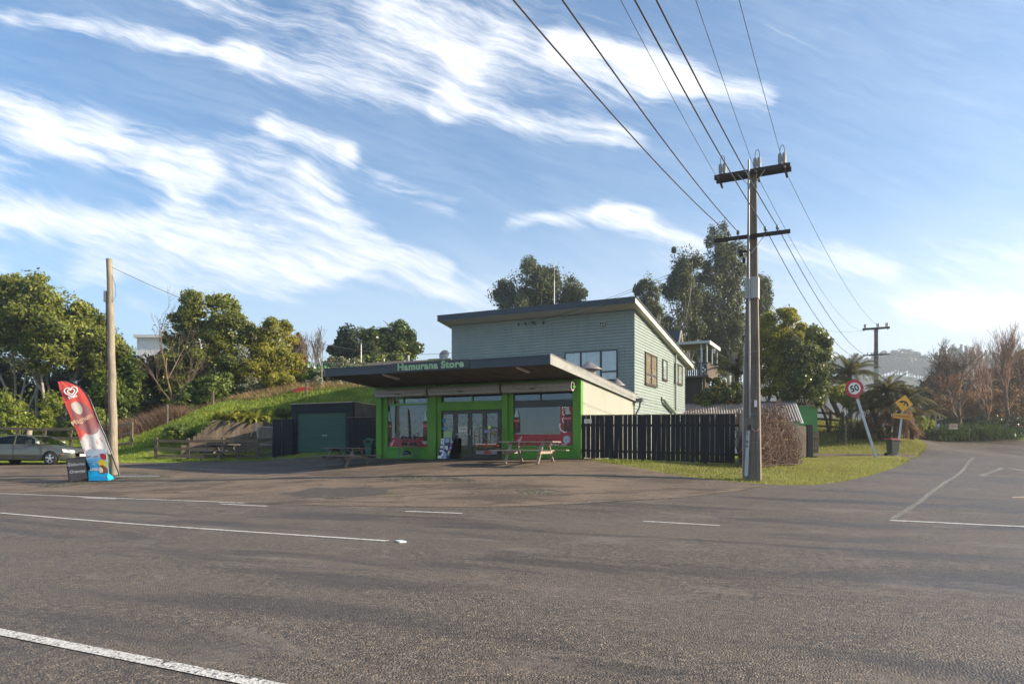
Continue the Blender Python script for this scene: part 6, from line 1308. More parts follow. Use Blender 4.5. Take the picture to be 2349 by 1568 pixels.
MB().tube([(ddx+.1,-.05,hh*.93),(ddx+.25,-.05,hh*.88),(ddx+.27,-.05,hh*.83),(ddx+.1,-.05,hh*.79)],.007,5).build('loose_cable',WIRE,wpl)
wire((topw[0]+.1,topw[1],topw[2]-.32),(*L2W(LX(1036,8.2),8.2),P(0,783,36)[2]),1.15,'long drooping wire from the bare wooden pole to the house',.011,'overhead wires')
# feather flag -----------------------------------------------------------------
YF=26.3
def q2(zx,zy,Y=YF): sx,sy=150+zx/4.752,1020+zy/4.752; p=P(sx/1.21,sy/1.21,Y); return p
fb=(q2(870,1390)[0],YF,h(q2(870,1390)[0],YF)); dzf=fb[2]-q2(870,1392)[2]
fl=empty('feather_flag',fb,R(20),'tall curved red and white ice cream feather flag with black edge','flag')
def lf(zx,zy): p=q2(zx,zy); return (p[0]-fb[0],p[2]-q2(870,1392)[2])
polep=[(870,1390),(840,1290),(800,1170),(700,860),(650,735),(600,600),(560,480),(520,370),(475,300),(430,240),(380,195),(320,165),(240,145),(165,150)]
m=MB(); m.tube([(lf(*q)[0],0,lf(*q)[1]) for q in polep],[.034]*3+[.03]*5+[.022]*6,8); m.build('flag_pole',BLACKF,fl)
L_=[(165,150),(185,250),(210,340),(250,460),(290,570),(330,680),(370,780),(400,870),(430,980),(460,1070),(500,1160)]; Rr=[(240,148),(400,215),(480,315),(540,440),(580,550),(625,680),(670,790),(705,880),(735,975),(760,1050),(775,1098)]
def flagmat():
    m,t=newmat('flag_cloth'); uv=t.n('ShaderNodeAttribute',attribute_name='fuv').outputs['Vector']; s=t.n('ShaderNodeSeparateXYZ',i_0=uv).outputs; u,v=s[0],s[1]
    n=t.noise(uv,6,4,.6); 
    edge=t.math('ADD',t.math('MULTIPLY',u,.22),t.math('ADD',v,t.math('MULTIPLY',t.math('SUBTRACT',n,.5),.25)))
    c=t.mix(t.mr(edge,.70,.76,0,1,True),(.85,.12,.105),(.78,.76,.76))
    bl=t.mr(t.noise(uv,9,3,.6),.60,.63,0,1,True); low=t.mr(edge,.72,.80,0,1); c=t.mix(t.math('MULTIPLY',t.math('MULTIPLY',bl,low),.75),c,(.58,.07,.08))
    du=t.math('MULTIPLY',t.math('SUBTRACT',u,.52),2.4); dv=t.math('MULTIPLY',t.math('SUBTRACT',v,.46),5.2); rr=t.math('ADD',t.math('POWER',t.math('ABSOLUTE',du),2.0),t.math('POWER',t.math('ABSOLUTE',dv),2.4)); bar=t.mr(rr,.95,1.05,1,0)
    c=t.mix(t.math('MULTIPLY',bar,.85),c,(.34,.17,.175))
    bu=t.math('MULTIPLY',t.math('SUBTRACT',u,.40),4.6); bv=t.math('MULTIPLY',t.math('SUBTRACT',v,.335),13.0); r2=t.math('ADD',t.math('MULTIPLY',bu,bu),t.math('MULTIPLY',bv,bv)); bite=t.mr(t.math('ADD',r2,t.math('MULTIPLY',n,1.0)),1.25,1.4,1,0); c=t.mix(bite,c,(.78,.70,.62))
    b=pbr(t,c,.75); tr=t.n('ShaderNodeBsdfTranslucent',i_Color=c); mx=t.n('ShaderNodeMixShader',i_Fac=.5,i_1=b.outputs[0],i_2=tr.outputs[0]); o=[q for q in t.nt.nodes if q.type=='OUTPUT_MATERIAL'][0]; t.nt.links.new(mx.outputs[0],o.inputs[0]); return m
def interp(A,t): 
    k=t*(len(A)-1); i=min(int(k),len(A)-2); f_=k-i; return (A[i][0]+(A[i+1][0]-A[i][0])*f_,A[i][1]+(A[i+1][1]-A[i][1])*f_)
nv,nu=60,18; vs=[];uvs=[]
for j in range(nv+1):
    t_=j/nv; a=lf(*interp(L_,t_)); b=lf(*interp(Rr,t_))
    for i in range(nu+1):
        u=i/nu; x=a[0]+(b[0]-a[0])*u; z=a[1]+(b[1]-a[1])*u; 
        if t_>.9: z+= .18*math.sin(u*PI)*(t_-.9)*10*.8
        vs.append((x,-.012+.03*math.sin(u*13+t_*5)*(.25+t_)*math.sin(PI*u*.95+.05)**.5*.9,z)); uvs.append((u,t_,0))
m=MB(); m.add(vs,[(j*(nu+1)+i,j*(nu+1)+i+1,(j+1)*(nu+1)+i+1,(j+1)*(nu+1)+i) for j in range(nv) for i in range(nu)],0,True); cl=m.build('cloth',flagmat(),fl,recalc=False); at_=cl.data.attributes.new('fuv','FLOAT_VECTOR','POINT'); at_.data.foreach_set('vector',np.array(uvs,dtype=np.float32).ravel())
# double heart emblem
def heart(s,cx,cz,ph=0):
    pts=[]
    for a in np.linspace(.25+ph,2*PI-.25,40): pts.append((cx+s*.062*16*math.sin(a)**3/1.0,cz+s*.062*(13*math.cos(a)-5*math.cos(2*a)-2*math.cos(3*a)-math.cos(4*a))))
    return pts
hc=lf(318,285); em=MB()
for s,ph in ((.215,0),(.115,.5)):
    hp=heart(s,0,0,ph); ca,sa=math.cos(.25),math.sin(.25); em.tube([(hc[0]+x*ca-z*sa,-.075,hc[1]+x*sa+z*ca) for x,z in hp],.020,6,0)
eb=em.build('heart_emblem',WT,cl); eb.scale=(1,1,1)
q=lf(335,350); text_obj('lettering','Streets',.13,WT,cl,(q[0],-.075,q[1]),rot=(PI/2,R(-20),0),ext=.001,sx=.8,off=.003)
q=lf(440,640); text_obj('lettering','Magnum',.26,M('letter_tan',(.55,.36,.25),.6),cl,(q[0],-.085,q[1]),rot=(PI/2,R(-28),0),ext=.001,sx=.85,off=.004)
m=MB(); m.box(-.1,1.35,-.45,.45,.0,.05); m.build('base_plate',M('base_grey',(.16,.16,.17),.5),fl,bevel=.01)
# blue ice cream board ---------------------------------------------------------
YB=25.6
def lb_(zx,zy): p=P((150+zx/4.752)/1.21,(1020+zy/4.752)/1.21,YB); return p[0],p[2]
bx_,bz_=lb_(600,1468); gzb=h(bx_,YB); bb=empty('advert_board',(bx_,YB,gzb),R(3),'blue ice cream advertising board reading OPEN with a curved foot','sign board')
def l3(zx,zy): a=lb_(zx,zy); return a[0]-bx_,a[1]-bz_
fc=[l3(420,1095),l3(455,1062),l3(682,1060),l3(712,1372),l3(462,1455)]
def boardmat():
    m,t=newmat('board_blue_fade'); co=t.n('ShaderNodeTexCoord').outputs['Generated']; z=t.n('ShaderNodeSeparateXYZ',i_0=co).outputs[2]
    pbr(t,t.ramp(z,[(.0,(.01,.42,.75)),(.45,(.015,.42,.76)),(.68,(.22,.55,.82)),(.78,(.62,.70,.78)),(1,(.66,.68,.70))]),.4); return m
m=MB(); m.prism(fc,-.0,.03); bpn=m.build('panel',boardmat(),bb)
m=MB(); ft=[(462,1455),(712,1372),(770,1415),(540,1470)]; pts=[l3(*a) for a in ft]; v=[(pts[0][0],-.02,pts[0][1]),(pts[1][0],-.02,pts[1][1]),(pts[2][0],-.45,pts[2][1]),(pts[3][0],-.45,pts[3][1]),(pts[1][0],.35,0),(pts[0][0],.35,0)]; 
m.add([(pts[0][0]-.0,-.02,pts[0][1]+.02),(pts[1][0],-.02,pts[1][1]),(pts[2][0],-.42,pts[2][1]-.02),(pts[3][0],-.42,.03),(pts[0][0],.4,.0),(pts[1][0]+.1,.4,.0),(pts[2][0],-.42,0),(pts[3][0],-.42,0)],[(0,1,2,3),(0,4,5,1),(3,2,6,7),(0,3,7,4),(1,5,6,2),(4,7,6,5)]); m.build('foot',M('foot_blue',(.015,.42,.74),.4,var=.05,bump=0),bb)
def bar(nm,pp,mt,dy): m=MB(); m.prism([l3(*a) for a in pp],-dy,-dy+.004); return m.build(nm,mt,bpn)
b1_=bar('red_ice_bar',[(600,1125),(640,1115),(684,1135),(690,1195),(660,1205),(620,1185)],M('ice_red',(.55,.02,.04),.4,bump=0),.006)
bar('yellow_ice_bar',[(578,1235),(600,1200),(640,1195),(690,1225),(702,1315),(660,1290),(600,1280)],M('ice_yellow',(.85,.55,.02),.4,bump=0),.008)
bar('chocolate_bar',[(585,1300),(610,1272),(650,1272),(705,1315),(710,1365),(650,1385),(600,1375)],M('ice_choc',(.20,.06,.03),.35),.010); bar('ice_cream_bite',[(592,1300),(612,1293),(630,1305),(648,1335),(640,1368),(605,1372)],M('ice_cream',(.72,.58,.42),.5,bump=0),.012)
x,z=l3(515,1328); text_obj('lettering','OPEN',.14,WT,bpn,(x+.05,-.012,z),ext=.002,sx=.85,off=.004,rot=(PI/2,R(-3),0))
x,z=l3(508,1240); text_obj('lettering','ICE CREAM',.055,WT,bpn,(x+.03,-.010,z+.02),ext=.001,rot=(PI/2,R(-3),0)); x,z=l3(508,1258); text_obj('lettering','HERE',.055,WT,bpn,(x+.03,-.010,z),ext=.001,rot=(PI/2,R(-3),0))
m=MB(); m.prism([l3(450,1276),l3(562,1272),l3(562,1275),l3(450,1279)],-.009,-.005); m.build('rule_line',WT,bpn)
for zx,tx_ in ((462,'Magnum'),(555,'Streets')): x,z=l3(zx,1155); text_obj('lettering',tx_,.065,M('film_red',(0,0,0)),bpn,(x,-.010,z),ext=.001,sx=.8,off=.002,rot=(PI/2,R(-8),0))
# chalk A-frame ------------------------------------------------------------------
YA=25.2
def la(zx,zy): p=P((150+zx/4.752)/1.21,(1020+zy/4.752)/1.21,YA); return p[0],p[2]
ax_,az_=la(345,1505); ga=h(ax_,YA); af=empty('chalkboard_sign',(ax_-.07,YA,ga),0,'dark chalk A-frame board reading Gisborne Oranges beside the blue board','sign board',rot=(R(-6),0,R(5)))
def l4(zx,zy): a=la(zx,zy); return a[0]-ax_,a[1]-az_+.02
m=MB(); m.prism([l4(190,1208),l4(412,1188),l4(460,1466),l4(238,1508)],-.02,.0); ab=m.build('chalk_panel',M('chalk_dark',(.115,.095,.085),.85,var=.15,scale=4,bump=.05),af)
m=MB(); m.prism([l4(186,1200),l4(412,1182),l4(412,1192),l4(188,1212)],-.03,.01); m.build('top_rail',BLACKF,af); m=MB(); m.prism([l4(180,1212),l4(192,1210),l4(240,1508),l4(230,1510)],-.03,.01); m.build('edge_rail',BLACKF,af)
CH=M('chalk_white',(.74,.70,.62),.9,var=.05,bump=0)
for zx,zy,tx_ in ((308,1278,'Gisborne'),(330,1372,'Oranges')): x,z=l4(zx,zy); text_obj('lettering',tx_,.16,CH,ab,(x+.0,-.026,z),ext=.001,sx=.93,off=.003,space=1.06,rot=(PI/2,R(-5),0),shear=.08)
m=MB(); a,b=l4(190,1208),l4(238,1508); m.add([(l4(190,1208)[0],.02,l4(190,1208)[1]),(l4(412,1188)[0],.02,l4(412,1188)[1]),(l4(460,1466)[0],.6,.07),(l4(238,1508)[0],.6,.07)],[(0,1,2,3)]); m.build('back_panel',BLACKF,af)
# ------------------------------------------------------------------ car
def carpaint():
    m,t=newmat('car_paint'); b=t.n('ShaderNodeBsdfPrincipled',i_Base_Color=(.115,.122,.098,1),i_Metallic=.45,i_Roughness=.35); b.inputs['Coat Weight'].default_value=.7; b.inputs['Coat Roughness'].default_value=.06; t.n('ShaderNodeOutputMaterial',i_Surface=b.outputs[0]); return m
CP=carpaint(); TYRE=M('tyre',(.015,.015,.016),.8,bump=.05); RIM=M('rim_silver',(.50,.50,.52),.3,.7,var=.05,bump=0); CGL=glassmat('car_glass',(.25,.30,.30),.02,gl=(.45,.5,.55)); CGLF=glassmat('car_windscreen',(.45,.6,.55),.10)
YC=33.0; fw=((142-CX)/F*YC,YC-.72); cz=h(fw[0]-1.4,fw[1]); car=empty('parked_car',(fw[0]-.0,YC,cz),0,'grey green four door saloon parked on the left edge of the forecourt','car')
# profile stations along x (front wheel centre at 0, front is +x): x, z_bottom, z_belt, halfwidth
WBs=2.78; Lf,Lr=.98,1.10
def lower(x):
    # bonnet/boot top height
    pts=[(-WBs-Lr,.62),(-WBs-Lr+.06,.93),(-WBs-.55,.99),(-2.1,.965),(-1.0,.94),(-.45,.92),(.1,.86),(.55,.78),(.85,.68),(.98,.52)]
    return float(np.interp(x,[p[0] for p in pts],[p[1] for p in pts]))
def hwid(x): return float(np.interp(x,[-WBs-Lr,-WBs-.7,-2.0,-.4,.5,.85,.98],[.62,.84,.90,.90,.86,.74,.56]))
xs=list(np.linspace(-WBs-Lr,.98,44)); m=MB(); v=[]; K=13
for x in xs:
    zt=lower(x); wd_=hwid(x); zb=.20 if -WBs-Lr+.1<x<.9 else .30
    prof=[(-.72,zb),(-.96,zb+.06),(-1.0,zb+.25),(-1.0,.52),(-.985,zt-.12),(-.93,zt-.03),(-.72,zt+.015),(0,zt+.04),(.72,zt+.015),(.93,zt-.03),(.985,zt-.12),(1.0,.52),(1.0,zb+.25),(.96,zb+.06),(.72,zb)]
    prof=[(a,max(zb,min(b,zt+.05))) for a,b in prof]; v+=[(x,a*wd_,b) for a,b in prof]
k=15; f=[(i*k+j,i*k+j+1,(i+1)*k+j+1,(i+1)*k+j) for i in range(len(xs)-1) for j in range(k-1)]+[(i*k+k-1,i*k,(i+1)*k,(i+1)*k+k-1) for i in range(len(xs)-1)]+[tuple(range(k)),tuple(range((len(xs)-1)*k,len(xs)*k))]
m.add(v,f,0,True); body=m.build('body',CP,car)
# cut wheel arches
bpy.context.view_layer.update()
for wx_ in (0,-WBs):
    cu=MB().tube([(wx_,-1.2,.31),(wx_,1.2,.31)],.355,28,0,True).build('arch_cutter',DARK,car); md=body.modifiers.new('arch','BOOLEAN'); md.object=cu; md.operation='DIFFERENCE'; md.solver='EXACT'
dg=bpy.context.evaluated_depsgraph_get(); nm_=bpy.data.meshes.new_from_object(body.evaluated_get(dg)); body.modifiers.clear(); body.data=nm_
for o in [o for o in bpy.data.objects if o.name.startswith('arch_cutter')]: bpy.data.objects.remove(o)
try: nm_.set_sharp_from_angle(angle=R(35))
except Exception: pass
MB().box(-WBs-.55,.45,-.55,.55,.22,.6).box(-2.3,-.5,-.8,.8,.25,.55).build('underbody',DARK,car)
# greenhouse
roofx=[(-WBs-.42,.985),(-WBs+.28,1.30),(-WBs+.75,1.385),(-1.7,1.41),(-1.2,1.385),(-.95,1.33),(-.30,.955)]
def gh(name,mat,segs,w0,w1,parent):
    m=MB(); n=len(segs); v=[(x,-w,z) for (x,z),w in segs]+[(x,w,z) for (x,z),w in segs]; m.add(v,[(i,i+1,n+i+1,n+i) for i in range(n-1)],0,True); return m.build(name,mat,parent)
wtop=lambda z: .82-(z-.95)*.42
rt=[(p,wtop(p[1])) for p in roofx]; gh('roof_panel',CP,rt[1:6],0,0,car); gh('windscreen',CGLF,[rt[5],rt[6]],0,0,car); gh('rear_window',CGL,rt[:2],0,0,car)
for s in (-1,1):
    yb,yt=.835,.64
    def sp(x,z,e=0): return (x,s*(wtop(z)+e),z)
    for nm__,pl_ in (('rear_side_window',[(-WBs-.02,.97),(-WBs+.42,1.26),(-WBs+.8,1.335),(-1.78,1.35),(-1.72,.965)]),('front_side_window',[(-1.62,.965),(-1.68,1.35),(-1.22,1.325),(-.98,1.27),(-.50,.965)])):
        m=MB(); m.add([sp(x,z,-.01) for x,z in pl_],[tuple(range(len(pl_)))]); m.build(nm__,CGL,car)
    fr=MB()
    for a,b,wv in (((-WBs-.42,.97),(-WBs+.28,1.29),.09),((-WBs+.28,1.29),(-WBs+.75,1.37),.06),((-WBs+.75,1.37),(-1.7,1.395),.05),((-1.7,1.395),(-1.2,1.37),.05),((-1.2,1.37),(-.95,1.315),.05),((-.95,1.315),(-.32,.95),.06),((-1.68,1.37),(-1.67,.95),.07),((-WBs-.15,.96),(-.4,.94),.04)): fr.beam(sp(*a),sp(*b),.03,wv)
    fr.build('window_frame',CP,car)
    m=MB(); m.box(-WBs+.33,-.42,s*.905-.012,s*.905+.012,.42,.47); m.build('side_moulding',M('moulding',(.05,.052,.048),.5),car)
    for hx in (-1.55,-2.45): MB().box(hx,hx+.17,s*.895-.02,s*.895+.02,.79,.825).build('door_handle',CP,car)
    for lx in (-.38,-1.66,-2.62): MB().box(lx-.005,lx+.005,s*.893-.012,s*.893+.012,.30,.93).build('door_seam',DARK,car)
    MB().add([(-.62,s*.84,.98),(-.48,s*.84,.98),(-.46,s*1.0,.99),(-.58,s*1.0,.99),(-.62,s*.84,1.10),(-.50,s*.84,1.10),(-.48,s*1.0,1.09),(-.58,s*1.0,1.10)],[(0,3,2,1),(4,5,6,7),(0,1,5,4),(1,2,6,5),(2,3,7,6),(3,0,4,7)]).build('wing_mirror',M('mirror_pale',(.5,.47,.42),.3),car,bevel=.015)
    m=MB(); m.add([(.62,s*.865,.60),(.90,s*.70,.57),(.955,s*.55,.57),(.93,s*.52,.67),(.78,s*.70,.72),(.55,s*.845,.735)],[(0,1,2,3,4,5)]); m.build('headlight',M('lamp_clear',(.80,.78,.74),.12,var=.05,bump=0,spec=1),car)
    MB().box(.50,.62,s*.87-.01,s*.87+.015,.47,.51).build('indicator',M('amber',(.65,.20,.02),.4),car)
    MB().box(-.32,-.24,s*.905-.01,s*.905+.01,.66,.69).build('indicator',M('amber',(0,0,0)),car)
    m=MB(); m.box(-WBs-Lr-.015,-WBs-Lr+.25,s*.55,s*.72,.68,.86); m.build('tail_light',M('tail_red',(.35,.01,.01),.3),car)
    for wx_ in (0,-WBs):
        w=empty('wheel',(wx_,s*.79,.31)); w.parent=car
        m=MB(); m.tube([(0,-.10,0),(0,.10,0)],.312,28); 
        m2=MB(); pr=[(.205,-.10),(.28,-.105),(.312,-.07),(.315,0),(.312,.07),(.28,.105),(.205,.10)]; N=28; vs=[(r_*math.cos(2*PI*k/N),y,r_*math.sin(2*PI*k/N)) for r_,y in pr for k in range(N)]; m2.add(vs,[(i*N+k,i*N+(k+1)%N,(i+1)*N+(k+1)%N,(i+1)*N+k) for i in range(6) for k in range(N)],0,True); m2.build('tyre',TYRE,w)
        m=MB(); yo=s*.085
        m.tube([(0,yo-.01,0),(0,yo+.01,0)],.045,12)
        for k in range(5):
            a=2*PI*k/5+.3; ca,sa=math.cos(a),math.sin(a); m.add([(ca*.03-sa*.03,yo,sa*.03+ca*.03),(ca*.03+sa*.03,yo,sa*.03-ca*.03),(ca*.20+sa*.055,yo-s*.01,sa*.20-ca*.055),(ca*.20-sa*.055,yo-s*.01,sa*.20+ca*.055)],[(0,1,2,3)])
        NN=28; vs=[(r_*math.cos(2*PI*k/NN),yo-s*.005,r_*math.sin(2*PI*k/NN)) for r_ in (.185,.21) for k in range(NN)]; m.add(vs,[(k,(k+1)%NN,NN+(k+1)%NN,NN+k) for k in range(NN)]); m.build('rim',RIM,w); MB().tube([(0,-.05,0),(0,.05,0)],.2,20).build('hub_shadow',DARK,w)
MB().box(.93,.995,-.5,.5,.34,.40).box(.90,.99,-.28,.28,.52,.60).build('grille',DARK,car); MB().box(.985,1.0,-.24,.24,.40,.50).build('number_plate',WHITE,car)
MB().box(-2.9,-.4,-.6,.6,.5,.56).box(-1.5,-1.35,-.55,-.1,.5,1.1).box(-1.5,-1.35,.1,.55,.5,1.1).box(-2.6,-2.45,-.6,.6,.5,1.05).build('seats',M('seat_grey',(.12,.12,.11),.9),car)
# ------------------------------------------------------------------ buildings beyond
CORR=wood('corrugated_roof',(.20,.17,.15),(.42,.37,.34),.55,1,1); PALEW=M('pale_wall',(.50,.56,.55),.7,var=.1,scale=2,bump=.05)
def corr(m,a,b,c,d,pitch,amp):                       # corrugated sheet: eave a->b, ridge d->c
    a,b,c,d=map(Vector,(a,b,c,d)); n=int((b-a).length/pitch*4); nr=(b-a).cross(d-a).normalized(); vs=[]
    for i in range(n+1):
        t=i/n; o=nr*amp*math.sin(i*PI/2); vs+=[a.lerp(b,t)+o,d.lerp(c,t)+o]
    m.add(vs,[(2*i,2*i+2,2*i+3,2*i+1) for i in range(n)])
# garage behind the fence: local frame parallel to the shop
gr=P(1812,965,45); gz=h(gr[0],gr[1]); gar=empty('garage',(gr[0],gr[1],gz),-TH+R(14),'low garage with a long corrugated iron roof showing above the black fence','garage')
ridge=P(0,921,45)[2]-gz; Lg=9.2; hw_=2.3; eave=ridge-1.25
MB().prism([(-hw_,-.3),(hw_,-.3),(hw_,eave),(0,ridge-.08),(-hw_,eave)],-.12,0,'x').build('gable_wall',PALEW,gar); MB().box(-Lg,-.12,-hw_,-hw_+.1,-.3,eave).build('side_wall',PALEW,gar); MB().box(-Lg,-.12,hw_-.1,hw_,-.3,eave).build('side_wall',PALEW,gar)
m=MB(); corr(m,(-Lg,-hw_-.25,eave-.1),(.25,-hw_-.25,eave-.1),(.25,0,ridge),(-Lg,0,ridge),.16,.022); corr(m,(-Lg,hw_+.25,eave-.1),(.25,hw_+.25,eave-.1),(.25,0,ridge),(-Lg,0,ridge),.16,.022); m.build('roof',CORR,gar,recalc=False)
MB().beam((-Lg,0,ridge+.03),(.27,0,ridge+.03),.3,.04).build('ridge_cap',M('ridge_dark',(.06,.06,.06),.6),gar)
for s in (-1,1): MB().beam((.27,s*(hw_+.28),eave-.22),(.27,0,ridge-.05),.04,.16,(1,0,0)).build('barge_board',PALEW,gar)
MB().box(.0,.03,-.9,.3,.6,1.6).build('window',DARK,gar)
gs=P(1853,965,46); gz=h(gs[0],gs[1])-.1; zt_=P(0,933,47)[2]-gz; shd=empty('green_shed',(gs[0],gs[1],gz),-TH+R(14),'small mid green block shed with a rusty roof right of the garage','shed')
MB().box(-.9,.45,-.6,1.2,-.3,zt_).build('wall',M('shed_green',(.055,.20,.065),.7,var=.12,scale=3),shd); m=MB(); corr(m,(-1.0,-.75,zt_+.02),(.55,-.75,zt_+.02),(.55,1.3,zt_+.35),(-1.0,1.3,zt_+.35),.16,.02); m.build('roof',M('rust_roof',(.28,.12,.09),.8,var=.35,scale=5),shd,recalc=False)
# rotary clothes line
cz0=P(0,935,38)[2]; cx_,cy_=(1594-CX)/F*38,38.0; gcl=h(cx_,cy_); clz=cz0-gcl; rc=empty('clothes_line',(cx_,cy_,gcl),.4,'rusty rotary clothes line standing above the fence before the garage','clothes line')
MB().tube([(0,0,0),(0,0,clz)],.03,8).build('mast',RUST,rc)
for k in range(4): a=k*PI/2; MB().tube([(0,0,clz),(1.6*math.cos(a),1.6*math.sin(a),clz-.62)],.018,6).build('arm',RUST,rc)
m=MB(); 
for rr_ in (.7,1.1,1.5): 
    for k in range(4): a,b=k*PI/2,(k+1)*PI/2; z=clz-.62*rr_/1.6; m.tube([(rr_*math.cos(a),rr_*math.sin(a),z),(rr_*math.cos(b),rr_*math.sin(b),z)],.006,4)
m.build('line',WIRE,rc)
# deck house
dk=P(1622,835,52); dz0=h(dk[0],dk[1]); dck=empty('deck',(dk[0],dk[1],dz0),-TH,'raised timber deck with a flat pergola roof behind the house','deck')
def dzv(py,Y=52): return P(0,py,Y)[2]-dz0
zr,zrl,zfl=dzv(783),dzv(832),dzv(860); WD=5.2; DD=4.2
DTIM=wood('deck_timber',(.06,.05,.042),(.17,.14,.115),.9,2,3); DWH=M('deck_white',(.50,.49,.46),.7,var=.2,scale=3)
MB().box(-WD,0.05,-.05,DD,zfl-.12,zfl).build('floor',DTIM,dck)
m=MB()
for i in range(34): x=-WD+i*.153; m.box(x,x+.10,0,.03,zfl,zrl)
m.build('front_balustrade',DTIM,dck); m=MB()
for i in range(36): y=.04+i*.117; m.box(.0,.03,y,y+.108,zfl-.1,zrl)
m.build('side_balustrade',DTIM,dck); MB().box(-WD,.05,-.03,.06,zrl,zrl+.05).build('hand_rail',DTIM,dck); MB().box(-.03,.06,.06,DD,zrl,zrl+.05).build('hand_rail',DTIM,dck)
for x,y in ((-.05,.05),(-.05,DD*.5),(-.05,DD),(-4.2,.05),(-.45,.02)): MB().box(x-.05,x+.05,y-.05,y+.05,zfl,zr-.15).build('post',DWH if x!=-.45 else M('post_blue',(.30,.38,.45),.5),dck)
MB().box(-WD,.15,-.2,-.12,zr-.13,zr+.06).build('roof_beam',DWH,dck); MB().box(.15,.22,-.2,DD+.1,zr-.22,zr+.06).build('roof_beam',DWH,dck); MB().box(-WD,.148,-.118,DD,zr+.0,zr+.05).build('roof',M('deck_roof',(.10,.09,.085),.8),dck)
for x in (-.3,-2.4,-4.6):
    for y in (.3,DD-.3): MB().box(x-.09,x+.09,y-.09,y+.09,-.4,zfl-.12).build('pier',DTIM,dck)
MB().box(-WD,-.5,.6,DD-.4,-.4,zfl-.13).build('under_deck_screen',M('deck_brown',(.045,.036,.03),.8,var=.3,scale=3),dck); MB().box(-WD,-1.6,-.1,-.04,.1,.25).build('lower_rail',DTIM,dck)  # dark block added to close the bright gap under the deck
m=MB(); m.beam((0,0,0),(1.4,1.2,2.0),.06,.2); m.beam((1.4,1.2,2.0),(1.4,1.2,.4),.08,.08,(1,0,0)); m.beam((.7,.6,1.0),(.7,.6,.0),.06,.06,(1,0,0)); m.build
st=P(1663,905,50); m2=MB(); m2.beam((0,0,1.2),(1.1,.5,2.9),.06,.2); o_=empty('stair_rail',(st[0],st[1],h(st[0],st[1])),0,'pale sloping timber stair handrail right of the deck','stair rail'); m2.build('handrail',DWH,o_); MB().box(1.05,1.15,.45,.55,-.2,2.9).build('post',DWH,o_); MB().box(.55,.63,.22,.3,-.2,2.05).build('post',DWH,o_)
# little yellow gable behind the roof edge
yg=P(1556,790,62); yh=empty('gabled_house',(yg[0],yg[1],h(yg[0],yg[1])),-TH,'yellow gabled house with dark roof peeping over the house roof slope','house'); zp=P(0,757,62)[2]-h(yg[0],yg[1])
MB().prism([(-1.3,0),(1.3,0),(1.3,zp-2.2),(0,zp-.1),(-1.3,zp-2.2)],-.1,0,'x').build('gable_wall',M('yellow_wall',(.50,.38,.17),.7),yh); m=MB(); m.prism([(-1.6,zp-2.45),(0,zp),(1.6,zp-2.45),(1.6,zp-2.6),(0,zp-.15),(-1.6,zp-2.6)],-6,.15,'x'); m.build('roof',M('dark_roof',(0,0,0)),yh)
MB().box(-6,-.1,-1.3,1.3,0,zp-2.3).build('wall',M('yellow_wall',(0,0,0)),yh)
for s in (-1,1): MB().beam((.17,s*1.6,zp-2.5),(.17,0,zp-.05),.04,.18,(1,0,0)).build('barge_board',WHITE,yh)
# white gabled house on the bank
wh=P(440,905,58); wz=h(wh[0],wh[1]); wh_=empty('white_house',(wh[0],wh[1],wz),0,'white gabled house half hidden behind the tall trees on the bank','house')
def wz_(py): return P(0,py,58)[2]-wz
def wx_f(px): return (px-440)/F*58
WHT=M('white_boards',(.62,.62,.60),.6,var=.08,scale=2)
MB().box(wx_f(314),wx_f(440),0,6,-.5,wz_(775)).build('flat_wing',WHT,wh_); MB().box(wx_f(310),wx_f(444),-.3,6.2,wz_(775)+.01,wz_(771)+.1).build('wing_roof',WHT,wh_)
MB().box(wx_f(302),wx_f(380),-1.5,-.02,wz_(838),wz_(829)).build('lower_roof',WHT,wh_); MB().box(wx_f(318),wx_f(440),-1.2,-.02,-.5,wz_(838)-.01).build('lower_wall',M('tan_wall',(.35,.27,.17),.8),wh_)
MB().prism([(wx_f(440)+.01,-.5),(wx_f(620),-.5),(wx_f(620),wz_(800)),(wx_f(562),wz_(762)),(wx_f(440)+.01,wz_(838))],.1,7).build('gable_wall',WHT,wh_)
MB().prism([(wx_f(430),wz_(842)),(wx_f(562),wz_(758)),(wx_f(562),wz_(754)),(wx_f(428),wz_(837))],-.2,7.1).build('roof',WHITE,wh_); x=wx_f(559); MB().tube([(x,2,wz_(765)),(x,2,wz_(736))],.16,10).tube([(x,2,wz_(736)),(x,2,wz_(732))],.22,10).build('flue',SBK,wh_)
# long brown roofed house beyond the shop
lh=P(900,900,54); lz=h(lh[0],lh[1]); lhh=empty('brown_roofed_house',(lh[0],lh[1],lz),0,'low house with a long grey brown roof between the shop canopy and house','house')
def lv(px,py,Y=54): return ((px-900)/F*54,P(0,py,54)[2]-lz)
m=MB(); pts=[(742,848),(742,841),(800,836),(905,826),(1004,824),(1004,850)]; m.prism([lv(*q) for q in pts],0,.3); 
a=[lv(742,848),lv(820,834),lv(915,826.5),lv(925,828),lv(985,824.5),lv(1030,829),lv(1030,852)]
m=MB(); m.prism(a,0,5); m.build('roof',M('roof_taupe',(.20,.165,.155),.8,var=.12,scale=1),lhh); MB().box(lv(760,0)[0],lv(1000,0)[0],.4,4.6,-.5,lv(0,848)[1]-.02).build('wall',PALEW,lhh)
x,z=lv(1128-1000+0,0); fx=lv(1128*0+ (880+1078/4.357)/1.21,0)[0]; MB().tube([(fx,1,lv(0,828)[1]),(fx,1,lv(0,811)[1])],.10,10).build('flue',GALV,lhh)
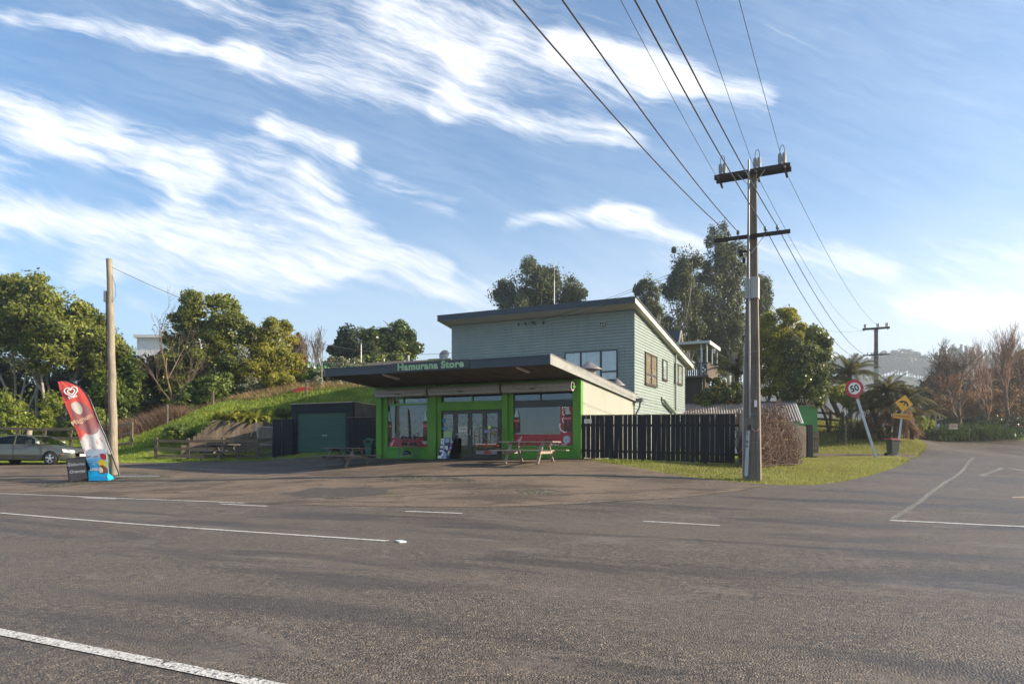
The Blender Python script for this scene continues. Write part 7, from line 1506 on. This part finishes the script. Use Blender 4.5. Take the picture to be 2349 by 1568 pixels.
MB().prism([lv(983,824.8),lv(1035,822.5),lv(1035,826.5),lv(983,828.5)],-.5,-.05).build('green_gutter',M('gutter_green',(.08,.13,.07),.6),lhh); MB().prism([lv(984,829),lv(1035,827),lv(1035,840),lv(984,838)],-.4,-.1).build('upper_wall',M('mint_wall',(.50,.56,.44),.7),lhh)
x,z=lv(1020,816); m=MB(); m.lathe([(0,.06),(.25,.03),(.42,-.05)],(0,0,0),18); sd_=m.build('satellite_dish',GALV,lhh,loc=(x,-.8,z),rot=(R(70),0,R(-20)))
wmast=P(828,832,47); m=MB(); m.tube([(0,0,-2),(0,0,P(0,790,47)[2]-wmast[2])],.035,6); tag(m.build('white_mast',WHITE,None,loc=wmast),'thin white mast rising above the left part of the canopy','mast')
# washing lines and red thing on the bank top
wl0=P(738,893,44); wl0=(wl0[0],wl0[1],h(wl0[0],wl0[1])); ws=empty('washing_line',wl0,0,'small rotary washing line hung with green and white cloths above the bank','washing line'); MB().tube([(0,0,0),(0,0,1.7)],.025,6).build('mast',GALV,ws)
for k in range(4): a=k*PI/2+.3; MB().tube([(0,0,1.6),(1.3*math.cos(a),1.3*math.sin(a),1.65)],.012,5).build('arm',GALV,ws)
rgx=random.Random(8)
for k,c in enumerate(['g','w','g','r','w','g','g','w','r','g']):
    x=rgx.uniform(-1.2,1.1); y_=rgx.uniform(-.8,.6); zt_=1.6-rgx.uniform(0,.12); m=MB(); hgt_=rgx.uniform(.10,.34); w_=rgx.uniform(.08,.2); m.add([(x,y_,zt_),(x+w_,y_-.04,zt_+.02),(x+w_*.9,y_,zt_-hgt_),(x+.02,y_-.04,zt_-hgt_*1.1)],[(0,1,2,3)]); m.build('hung_cloth',{'g':M('cloth_green',(.02,.25,.15),.8),'w':WHITE,'r':M('cloth_lime',(.25,.5,.08),.8)}[c],ws)
rt_=at(695,43.8); m=MB(); m.prism([(-.6,.0),(.55,.0),(.6,.24),(.35,.36),(-.2,.34),(-.55,.2)],-.3,.3); tag(m.build('red_tarpaulin',M('tarp_red',(.42,.03,.03),.6),None,loc=(rt_[0],rt_[1],rt_[2]-.12),bevel=.05),'low red covered shape in the dead grass on the bank top','tarpaulin')
for px,Y,hh_ in ((383,41.5,1.3),(488,43.2,1.0),(702,43,1.0)):
    b=at(px,Y); m=MB(); m.box(-.055,.055,-.055,.055,-.3,hh_); tag(m.build('fence_post',TIMZ,None,loc=b),{383:'old timber post in the dead grass below the reddish bare tree',488:'short timber post at the foot of the tall airy tree',702:'short post on the bank top near the red covered shape'}[px],'post')
